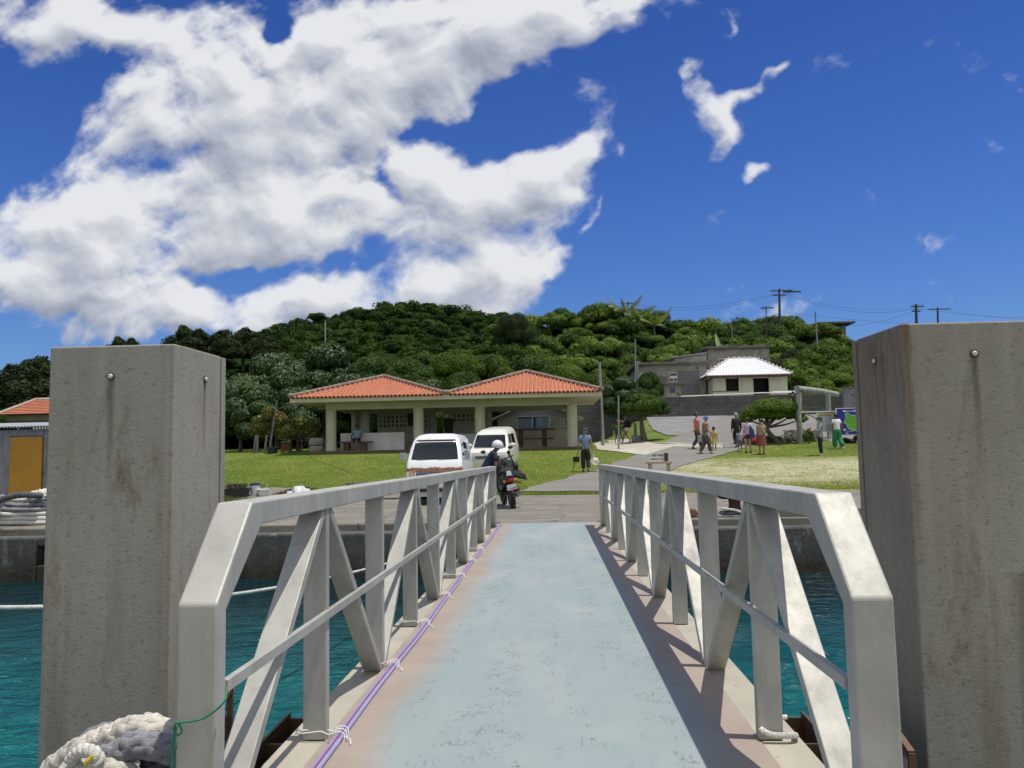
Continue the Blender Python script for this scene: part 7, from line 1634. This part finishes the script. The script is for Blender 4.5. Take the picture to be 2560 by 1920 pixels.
q_ = gp(2100, 1104); b = MB(); b.box(q_.x-.6, q_.x+3.2, q_.y-.1, q_.y+.35, q_.z-.1, q_.z+.10); o = b.build('plinth', pm('pale_plinth', (.66,.63,.55), (.52,.49,.42)), bevel=.02); solo(o, q_); tag(o, 'low pale concrete plinth at the foot of the boards', 'plinth')
# ---- rubble bank below the road
rk = pm('dark_rubble', (.10,.09,.075), (.035,.032,.028), 3, .95, bump=.6, bsc=12); r_ = random.Random(9); b = MB()
for i in range(230):
    px = r_.uniform(1862, 2042); g = gp(px, r_.uniform(1080, 1106) if px > 1960 else r_.uniform(1093, 1108)); s_ = r_.uniform(.06, .20); c = Vector((g.x, g.y, g.z+s_*.2)); bm = bmesh.new(); bmesh.ops.create_icosphere(bm, subdivisions=1, radius=1); rt = Matrix.Rotation(r_.uniform(0,6), 3, Vector((r_.random(), r_.random(), r_.random())).normalized())
    vs = [c+rt@Vector((v.co.x*s_*1.4*r_.uniform(.8,1.1), v.co.y*s_, v.co.z*s_*.55)) for v in bm.verts]; b.add(vs, [tuple(v.index for v in f.verts) for f in bm.faces]); bm.free()
tag(b.build('rubble', rk), 'dark broken stone rubble banked up below the road', 'rubble', kind='stuff')
# ---- rusty mooring bollards with ropes
def bollard(x, y, s_, lab, rz=0):
    t = thing('bollard', lab, 'bollard', (x, y, 0), rz); b = MB(); b.lathe([(0,0),(.20*s_,0),(.20*s_,.03),(.12*s_,.06),(.10*s_,.20*s_),(.11*s_,.30*s_),(.13*s_,.36*s_),(.09*s_,.42*s_),(0,.44*s_)], (x,y,0), 20)
    b.ell((x-.16*s_, y, .375*s_), (.16*s_,.10*s_,.085*s_), 14, 9); b.ell((x+.12*s_, y, .375*s_), (.16*s_,.11*s_,.09*s_), 14, 9); b.build('head', pm('rusty_iron', (.075,.028,.022), (.030,.014,.012), 7, .85, bump=.7, bsc=16), t, smooth=True); return t
q_ = at(1838, 1297, 16.05); bollard(q_.x, 16.05, 1.15, 'rusty iron mooring bollard with ropes at the quay edge right of the gangway')
def rope_obj(nm, pts, rad, mat, lab, pitch=.08, sub=6, seg=7, strands=3): b = MB(); rope_strands(b, spline(pts, 6), rad, strands, pitch, seg=seg, sub=sub); o = b.build(nm, mat, smooth='all'); solo(o, pts[0]); return tag(o, lab, 'rope')
def coil(cx, cy, z, r_, k=10, sx=1, sy=1, wob_=.1, seed=0, turns=1.0): rr = random.Random(seed); return [(cx+math.cos(2*PI*turns*i/k)*r_*sx*(1+rr.uniform(-wob_,wob_)), cy+math.sin(2*PI*turns*i/k)*r_*sy*(1+rr.uniform(-wob_,wob_)), z+rr.uniform(0,.02)) for i in range(k+1)]
rope_obj('rope', coil(q_.x, 16.0, .05, .26, 10, 1.2, .8, .15, 3, 1.6), .026, M_['roped'], 'dark rope looped round the foot of the rusty bollard'); rope_obj('rope', [(q_.x-.30,15.85,.16),(q_.x-.05,15.8,.13),(q_.x+.22,15.72,.04),(q_.x+.4,15.75,.02)], .026, M_['ropew'], 'white rope end lying across the dark rope at the rusty bollard'); rope_obj('rope', [(q_.x-.45,15.75,.02),(q_.x-.1,15.68,.02),(q_.x+.3,15.66,.02)], .018, M_['ropeg'], 'thin grey rope on the quay edge before the rusty bollard')
q2 = at(1730, 1303, 15.85); o = lump('iron_stub', (q2.x, 15.85, 0), (.16,.14,.17), rustm, 'rusty iron stub on the quay edge left of the bollard', 'stub', 2, .2)
o = lump('rope_heap', (at(1965,1300,16.0).x, 16.0, 0), (.20,.16,.15), M_['roped'], 'dark heap of old rope at the left end of the kerb block', 'rope', 5, .5, 4)
# ---- rope pile on the quay far left
b0 = at(60, 1308, 16.6); xc0 = b0.x+.15; t = None; rr = random.Random(2)
for i, (z, r0, m_, l) in enumerate([(.05,.60,'ropew','bottom coil of the white rope pile on the left quay'),(.14,.57,'ropew','second coil from the bottom of the rope pile on the left quay'),(.23,.54,'ropew','third coil of the rope pile on the left quay'),(.32,.50,'ropeg','grey middle coil of the rope pile on the left quay'),(.42,.46,'ropeg','grey upper coil of the rope pile on the left quay'),(.53,.34,'ropew','white topmost coil of the rope pile on the left quay')]):
    o = rope_obj('rope_coil', coil(xc0+rr.uniform(-.05,.05), 16.6, z, r0, 12, 1.15, .7, .08, i, 1.0), .045, M_[m_], l, .14); o['group'] = 'coils of the rope pile on the left quay'; o['category'] = 'rope coil'
rope_obj('rope', [(xc0-.35,16.2,.60),(xc0-.55,16.12,.56),(xc0-.74,16.1,.40),(xc0-.80,16.1,.22),(xc0-.72,16.1,.12)], .075, M_['ropeg'], 'thick grey rope bight hanging over the left side of the rope pile', .2)
rope_obj('rope', [(xc0+.5,16.2,.62),(xc0+.2,16.12,.66),(xc0-.15,16.1,.62),(xc0-.45,16.1,.5),(xc0-.66,16.1,.30),(xc0-.6,16.1,.12)], .065, M_['roped'], 'thick dark rope draped diagonally over the rope pile on the left quay', .2)
o = lump('rope_heap', (xc0+.30, 16.55, .56), (.32,.26,.20), M_['ropew'], 'white bundled rope on top of the pile on the left quay', 'rope', 7, .35, 4)
# ---- white lines from the pontoon over the water to the quay
a_ = at(-60, 1519, 6.0); c_ = at(118, 1517, 6.0)
rope_obj('mooring_line', [(-30,15.1,-.3),(-14,8.5,at(-300,1524,6.0).z-.25),(-6.5,6.1,at(-300,1524,6.0).z),(a_.x,6,a_.z),(c_.x,6,c_.z),(c_.x+.9,6.2,c_.z-.02)], .017, M_['ropew'], 'white mooring line crossing the picture behind the left pillar over the water', .07, 5)
pts = [at(px, py, Y) for px, py, Y in ((560,1489,7.0),(640,1478,7.6),(770,1455,8.6),(900,1427,10.2),(1000,1400,12),(1060,1378,14),(1085,1360,15.2))]
rope_obj('mooring_line', pts, .018, M_['ropew'], 'white mooring line running from behind the left pillar up to the quay', .07, 4)
rope_obj('mooring_line', [at(1895,1380,12.5), at(1925,1440,10.5), at(1960,1520,8.5), at(1990,1560,7.5), at(2070,1640,6.2)], .010, M_['roped'], 'thin dark line dipping towards the water beyond the right railing', .06, 3)
# ---- big hawser pile in the left foreground
def hawser(nm, pts, rad, mat, lab, pitch=.20):
    """braided hawser: two counter-twisted pairs of thick strands"""
    pts = spline(pts, 10); L = [0]
    for i in range(1, len(pts)): L.append(L[-1]+(pts[i]-pts[i-1]).length)
    n_ = int(L[-1]/.012); res = []
    for k in range(n_+1):
        s_ = L[-1]*k/n_; i = max(1, min(int(np.searchsorted(L, s_)), len(L)-1)); res.append((pts[i-1].lerp(pts[i], (s_-L[i-1])/max(1e-9, L[i]-L[i-1])), s_))
    up = Vector((0,-.7,.7)); fr = []
    for k in range(len(res)): tt = (res[min(k+1,n_)][0]-res[max(k-1,0)][0]).normalized(); u = (up-tt*up.dot(tt)).normalized(); up = u; fr.append((u, tt.cross(u)))
    b = MB()
    for sgn in (1, -1):
        for q in range(4):
            P_ = []; rads = []
            for (p, s_), (u, w_) in zip(res, fr):
                a = sgn*2*PI*s_/pitch + q*PI/2 + (PI/4 if sgn < 0 else 0); wv = 1+.13*sgn*math.cos(4*2*PI*s_/pitch+q*PI); P_.append(p+(u*math.cos(a)+w_*math.sin(a))*rad*.66*wv); rads.append(rad*.47)
            b.tube(P_[::2], rads[::2], 8)
    o = b.build(nm, mat, smooth='all'); solo(o, pts[0]); return tag(o, lab, 'rope')
YH = 2.75
def H_(px, py, dy=0): return at(px, py, YH+dy)
hawser('hawser', [H_(90,1990,.05), H_(140,1925,.03), H_(205,1878), H_(262,1852), H_(325,1828,-.03), H_(372,1822,-.03), H_(425,1838,0), H_(470,1850,.06)], .047, M_['rope'], 'thick pale braided hawser forming the top of the foreground rope pile', .24)
hawser('hawser', [H_(250,1905,-.10), H_(300,1880,-.10), H_(345,1862,-.10), H_(395,1868,-.10), H_(435,1878,-.10), H_(490,1895,-.06)], .043, M_['ropeg'], 'thick grey braided hawser lying across the front of the foreground rope pile', .24)
hawser('hawser', [H_(150,1960,.12), H_(190,1890,.12), H_(235,1850,.13), H_(280,1838,.13), H_(330,1850,.12)], .044, M_['ropeg'], 'dark grey braided hawser behind the others in the foreground rope pile', .24)
hawser('hawser', [H_(120,1990,-.10), H_(180,1940,-.12), H_(240,1925,-.13), H_(300,1935,-.13), H_(330,1990,-.12)], .047, M_['rope'], 'pale hawser at the bottom front of the foreground rope pile', .24)
hawser('hawser', [H_(372,1885,-.02), H_(395,1900,-.03), H_(405,1935,-.03), H_(410,1990,-.03)], .046, M_['roped'], 'black hawser end hanging down at the right of the foreground rope pile', .24)
rope_obj('whipping', [H_(175,1905,-.16), H_(200,1878,-.17), H_(232,1880,-.18), H_(246,1905,-.18), H_(230,1925,-.18)], .022, M_['ropew'], 'white twine whipping wound round the pale hawser', .06); 
yl = MB(); yl.tube([H_(212,1918,-.21), H_(222,1900,-.215), H_(232,1888,-.215)], [.004,.009,.004], 6); o = yl.build('yellow_tape', plain('yellow_tape', (.62,.52,.03), .5)); solo(o, H_(212,1918,-.21)); tag(o, 'scrap of yellow tape knotted on the white whipped hawser', 'tape')
hp = lump('rope_heap', (H_(300,1990).x, 2.75, -.02), (.52,.30,.34), M_['ropeg'], 'mass of grey rope at the core of the foreground rope pile', 'rope heap', 5, .4, 5)
# green twine
gt = plain('green_twine', (.02,.20,.12), .7); b = MB()
b.tube(spline([at(565,1719,2.40), at(566,1735,2.38), at(560,1755,2.36), at(540,1775,2.36), at(510,1795,2.36), at(480,1803,2.36), at(450,1806,2.36), at(438,1812,2.36), at(436,1830,2.36), at(445,1838,2.36), at(455,1828,2.36), at(448,1812,2.36), at(440,1808,2.36), at(434,1850,2.37), at(428,1880,2.37), at(430,1925,2.37)], 5), .0035, 5)
b.tube(spline([at(442,1812,2.35), at(438,1845,2.355), at(440,1870,2.36), at(424,1900,2.37), at(436,1935,2.37)], 5), .003, 5)
o = b.build('twine', gt, smooth='all'); solo(o, at(440,1812,2.36)); tag(o, 'green twine tied to the left railing post and trailing to the rope pile', 'twine')
# ---- things on the quay, left
def gq(px, py): return gp(px, py)
# black tub with net
q_ = at(592, 1215, 24.6); t = thing('tub', 'black plastic tub heaped with dark net beside the buckets', 'tub', (q_.x, 24.6, Gf(q_.x,24.6))); b = MB(); b.lathe([(0,0),(.36,0),(.42,.27),(.45,.28),(.45,.30),(.38,.28),(.33,.05),(0,.04)], (q_.x,24.6,Gf(q_.x,24.6)), 24); b.build('shell', dplast, t, smooth=True)
b = MB(); rr = random.Random(4); zq = Gf(q_.x,24.6)
for k in range(16): a = rr.uniform(0,6); b.tube(spline([(q_.x+rr.uniform(-.35,.35), 24.6+rr.uniform(-.2,.2), zq+rr.uniform(.2,.45)) for _ in range(5)], 4), .012, 5)
o = b.build('net', pm('dark_net', (.03,.03,.03), (.06,.045,.03)), smooth='all'); solo(o, (q_.x,24.6,zq+.2)); tag(o, 'tangle of dark netting in the black tub', 'net')
q_ = at(638, 1215, 24.9); zq = Gf(q_.x, 24.9); t = thing('bucket', 'white paint bucket with a blue rim on the quay slabs', 'bucket', (q_.x, 24.9, zq)); b = MB(); b.lathe([(0,0),(.145,0),(.155,.37),(.155,.372),(.14,.37),(.13,.02),(0,.02)], (q_.x,24.9,zq), 22); b.build('shell', pm('white_bucket', (.66,.66,.70), (.58,.58,.62), 4, .5, speck=((.45,.22,.14), 4, .62)), t, smooth=True)
b = MB(); b.lathe([(.150,.345),(.168,.35),(.168,.41),(.150,.415)], (q_.x,24.9,zq), 22); b.build('rim', plain('blue_rim', (.04,.04,.22), .4), t, smooth=True)
q_ = at(658, 1217, 24.75); zq = Gf(q_.x, 24.75); t = thing('basin', 'shallow white plastic basin next to the blue rimmed bucket', 'basin', (q_.x, 24.75, zq)); b = MB(); b.lathe([(0,0),(.13,0),(.18,.22),(.205,.225),(.205,.24),(.17,.23),(.12,.02),(0,.02)], (q_.x,24.75,zq), 22); b.build('shell', M_['white'], t, smooth=True)
b = MB(); b.tube([(q_.x+.05,24.75,zq+.1),(q_.x+.13,24.8,zq+.42)], .010, 5); b.build('brush_handle', M_['white'], t)
q_ = at(752, 1222, 23.9); bagc = pm('clear_plastic', (.66,.70,.68), (.42,.46,.44), 8, .25, bump=.8, bsc=9, bd=.04); lump('plastic_sack', (q_.x, 23.9, -.02), (.46,.35,.38), bagc, 'big crumpled clear plastic sack behind the dead leaf pile', 'plastic sack', 12, .28, 2.6)
# dead leaf pile
r_ = np.random.default_rng(6); n = 2600; a = r_.uniform(0,2*PI,n); q = r_.uniform(0,1,n)**.6; c0_ = gp(735, 1237); X_ = c0_.x+np.cos(a)*q*1.15+.3; Y_ = c0_.y+np.sin(a)*q*.45; Z_ = .34*np.maximum(0, 1-q**1.3)*r_.uniform(.2,1,n)+.02
dl = leafmat('dead_leaf', [(.25,(.035,.016,.010)), (.5,(.09,.045,.028)), (.75,(.17,.10,.06)), (.95,(.10,.12,.03))], .8, .1, .1, 1.5); dl2 = leaves(np.stack([X_,Y_,Z_],1), np.tile([0,-.3,.6],(n,1)), .17, r_, .18, .9); o = npmesh('dead_leaves', dl2, None, dl); tag(o, 'brown pile of dead leaves and seaweed before the plastic sack', 'leaf pile', kind='stuff')
q_ = gp(903, 1213); rbox('board', q_.x-.55, q_.x+.55, q_.y-.08, q_.y+.12, q_.z+.06, q_.z+.10, M_['greywood'], 'grey plank resting on the lawn edge left of the white van', 'plank'); 
# ---- garden bits left of the pavilion
for i, (px, l) in enumerate([(634, 'short grey garden post, left of the pair by the croton shrubs'),(643, 'leaning grey garden post with a pale cap by the croton shrubs'),(661, 'dark grey garden post right of the pair by the croton shrubs')]):
    q_ = gp(px, 1134); b = MB(); b.beam((q_.x,q_.y,q_.z-.05), (q_.x+.12*(i != 1), q_.y, q_.z+.95), .09, .07); o = b.build('garden_post', M_['greywood']); solo(o, q_); tag(o, l, 'post')
q_ = gp(672, 1132); b = MB(); b.tube([(q_.x,q_.y,q_.z),(q_.x+.25,q_.y,q_.z+1.6),(q_.x+.42,q_.y,q_.z+2.7)], [.06,.05,.035], 8); o = b.build('leaning_pole', M_['greywood'], smooth=True); solo(o, q_); tag(o, 'long thin pole leaning in the croton shrub', 'pole')
q_ = gp(681, 1134); zq = q_.z; t = thing('tub', 'round black tub on the lawn below the croton shrub', 'tub', q_); b = MB(); b.lathe([(0,0),(.24,0),(.30,.30),(.33,.32),(.30,.33),(.22,.04),(0,.04)], q_, 22); b.build('shell', dplast, t, smooth=True)
q_ = gp(716, 1133); t = thing('brazier', 'rusty square metal brazier on the lawn edge beside the pavilion', 'brazier', q_)
for dx_, dy_ in ((-.22,-.15),(.22,-.15),(-.22,.15),(.22,.15)): b = MB(); b.box(q_.x+dx_-.02, q_.x+dx_+.02, q_.y+dy_-.02, q_.y+dy_+.02, q_.z, q_.z+.55); b.build('leg', rustm, t)
b = MB(); b.box(q_.x-.24,q_.x+.24,q_.y-.17,q_.y+.17,q_.z+.55,q_.z+.60); b.build('top', M_['greywood'], t); b = MB(); b.box(q_.x-.21,q_.x+.21,q_.y-.14,q_.y+.14,q_.z+.12,q_.z+.5); b.build('fire_box', rustm, t)
q_ = gp(768, 1130); t = thing('tripod_stand', 'dark folding tripod stand left of the stone blocks', 'stand', q_); b = MB(); b.box(q_.x-.13,q_.x+.13,q_.y-.1,q_.y+.1,q_.z+.66,q_.z+.72); b.build('top', plain('dark_metal', (.05,.05,.055), .4), t)
for dx_, dy_ in ((-.33,0),(.15,-.2),(.18,.2)): b = MB(); b.tube([(q_.x,q_.y,q_.z+.66),(q_.x+dx_,q_.y+dy_,q_.z)], .018, 6); b.build('leg', plain('dark_metal', (.05,.05,.055), .4), t)
# ---- posts, pole and camera tripod right of the pavilion
def pole(nm, px, pyb, pyt, Y, r0, r1, mat, lab, cat='pole', lean_=0): a_ = at(px, pyb, Y); c_ = at(px+lean_, pyt, Y); b = MB(); b.tube([(a_.x,Y,min(a_.z,Gf(a_.x,Y))),(c_.x,Y,c_.z)], [r0,r1], 10); o = b.build(nm, mat, smooth=True); solo(o, (a_.x,Y,min(a_.z,Gf(a_.x,Y)))); return tag(o, lab, cat)
pgrey = pm('grey_pole', (.30,.30,.29), (.2,.2,.2), 3, .7)
pole('pole', 1507, 1102, 905, 41.0, .10, .065, pgrey, 'tall grey pole standing just right of the pavilion', lean_=-8)
pole('pole', 1546, 1106, 989, 37.5, .05, .035, pgrey, 'thin upright grey pole behind the camera tripod')
pole('pole', 1588, 1000, 849, 64, .08, .05, pgrey, 'thin grey pole rising at the left corner of the grey house'); pole('pole', 1593, 950, 903, 67, .10, .08, pgrey, 'short grey pipe pole touching the left wall of the grey house')
pole('pole', 2048, 907, 780, 92, .13, .08, pgrey, 'slim grey pole on the slope below the hill shelter', lean_=-10); pole('pole', 2045, 980, 940, 62, .03, .02, pgrey, 'short thin stake above the dark wall behind the log frame')
pole('pole', 813, 832, 803, 190, .16, .12, plain('pale_pole', (.5,.5,.5)), 'tiny pale pole on the hillside above the left roof'); pole('pole', 1828, 822, 792, 97, .07, .05, pgrey, 'short thin mast on the skyline above the upper grey house')
q_ = gp(1548, 1108); t = thing('camera_tripod', 'black camera tripod on the lawn beside the thin grey pole', 'tripod', q_)
for dx_, dy_ in ((-.25,0),(.22,-.15),(.08,.25)): b = MB(); b.tube([(q_.x,q_.y,q_.z+1.05),(q_.x+dx_*.5,q_.y+dy_*.5,q_.z+.55),(q_.x+dx_,q_.y+dy_,q_.z)], [.045,.04,.02], 8); b.build('leg', BLK, t, smooth=True)
b = MB(); b.box(q_.x-.12,q_.x+.12,q_.y-.06,q_.y+.06,q_.z+1.05,q_.z+1.20); b.tube([(q_.x,q_.y,q_.z+.6),(q_.x,q_.y,q_.z+1.1)], .03, 8); b.build('head', BLK, t, bevel=.02)
q_ = gp(1535, 1108); b = MB(); b.tube([(q_.x-.15,q_.y,q_.z),(q_.x-.02,q_.y,q_.z+.35),(q_.x+.02,q_.y,q_.z+.75)], [.02,.02,.03], 7); o = b.build('pale_stick', pm('pale_stick', (.5,.47,.38), (.35,.33,.27)), smooth=True); solo(o, q_); tag(o, 'short pale stick leaning left of the camera tripod', 'stick')
q_ = gp(1599, 1104); t = thing('planter', 'low concrete planter block between the walker and the round tree', 'planter', q_); b = MB(); b.box(q_.x-.42,q_.x+.25,q_.y-.2,q_.y+.25,q_.z,q_.z+.34); b.build('box', M_['conc'], t, bevel=.02)
q_ = gp(1589, 1098); b = MB(); b.box(q_.x-.09,q_.x+.10,q_.y-.08,q_.y+.08,q_.z,q_.z+.95); o = b.build('stone_post', M_['concd'], bevel=.03); solo(o, q_); tag(o, 'square dark stone post behind the walker', 'stone post')
# dark curb line on the path, cord on lawn
b = MB(); pts = [gp(px, py) for px, py in ((1560,1108),(1640,1111),(1700,1111),(1760,1112),(1790,1112),(1806,1116),(1812,1122))]; b.tube(spline([(p.x,p.y,p.z+.035) for p in pts], 4), .025, 6); o = b.build('hose', plain('dark_hose', (.05,.045,.04)), smooth='all'); solo(o, pts[0]); tag(o, 'dark hose lying across the asphalt path', 'hose')
b = MB(); pts = [gp(px, py) for px, py in ((778,1146),(800,1156),(830,1166),(862,1178),(880,1186))]; b.tube(spline([(p.x,p.y,p.z+.03) for p in pts], 5), .007, 5); o = b.build('cord', plain('dark_cord', (.03,.05,.02)), smooth='all'); solo(o, pts[0]); tag(o, 'dark cord lying across the left lawn', 'cord')
# ---- utility poles and wires
ud = plain('dark_pole', (.07,.06,.06), .8)
def upole(px, pyt, pyb, Y, arm, lab, arms=2, th=.16):
    a_ = at(px, pyt, Y); c_ = at(px, pyb, Y); t = thing('utility_pole', lab, 'utility pole', (c_.x, Y, c_.z-2)); b = MB(); b.tube([(c_.x,Y,c_.z-2),(a_.x,Y,a_.z)], [th*1.2,th], 10); b.build('pole', ud, t, smooth=True)
    for k in range(arms):
        z = a_.z-.25-.55*k; b = MB(); b.box(a_.x-arm*(.5 if k else .7), a_.x+arm*(1 if k == 0 else .5), Y-.06, Y+.06, z-.06, z+.06); ar = b.build('crossarm', ud, t)
        for u in (-.4,.3,.7): b = MB(); b.tube([(a_.x+arm*u,Y,z+.06),(a_.x+arm*u,Y,z+.24)], [.06,.04], 8); b.build('insulator', plain('insulator', (.25,.25,.25), .4), ar)
    return a_
A1 = upole(1948, 722, 800, 95, 1.6, 'tallest utility pole on the skyline above the large rounded tree', 2, .13)
b = MB(); p = at(1948, 730, 95); b.box(p.x+.5, p.x+2.6, 94.9, 95.1, p.z-.1, p.z+.05); b.tube([(p.x+1.4,95,p.z-.05),(p.x+1.5,95,p.z+.15)], .12, 8); b.build('switch_arm', ud, bpy.data.objects['utility_pole'])
A2 = upole(1569, 755, 790, 118, 1.5, 'small utility pole on the skyline behind the palms', 1, .15); A3 = upole(2290, 761, 830, 90, .9, 'utility pole with a bracket behind the top edge of the right pillar', 2, .14); A4 = upole(2344, 769, 830, 120, 2.0, 'farther utility pole with a wide crossarm above the right pillar', 1, .13)
upole(1915, 765, 800, 93, .9, 'short antenna mast left of the tallest utility pole', 1, .06)
wm = plain('black_cable', (.03,.03,.035), .6)
def wire(p, q, sag, lab, r_=.014):
    p, q = Vector(p), Vector(q); b = MB(); b.tube([p.lerp(q, i/24)-Vector((0,0,sag*4*(i/24)*(1-i/24))) for i in range(25)], r_, 5); o = b.build('power_line', wm, smooth='all'); solo(o, p); return tag(o, lab, 'power line', 'power lines')
for i, (a_, c_, sg, l) in enumerate([((1569,757,118),(1943,732,95),1.2,'upper power line between the small pole and the tallest pole'),((1569,760,118),(1943,735,95),1.45,'lower power line between the small pole and the tallest pole'),((1965,733,95),(2286,770,90),.9,'upper power line from the tallest pole to the right pillar'),((1965,735,95),(2286,773,90),1.15,'lower power line from the tallest pole to the right pillar'),
  ((2290,769,90),(2700,792,80),.5,'power line leaving to the right above the right pillar'),((2344,772,120),(2700,800,110),.6,'thin far power line at the right picture edge'),((1380,798,112),(1569,757,118),.6,'power line descending left from the small skyline pole'),((1948,785,95),(1650,798,110),1.2,'low wire running left from the tallest pole'),((1948,778,95),(2700,812,85),.8,'low wire running right from the tallest pole'),
  ((1700,845,90),(2040,812,92),.9,'thin wire crossing the slope above the upper grey house'),((1760,898,74),(2046,856,90),.9,'thin wire from the grey house roof to the slim pole'),((2290,775,90),(2100,815,104),.5,'wire slanting down from the bracket pole to the hill shelter')]):
    wire(at(*a_), at(*c_), sg, l)
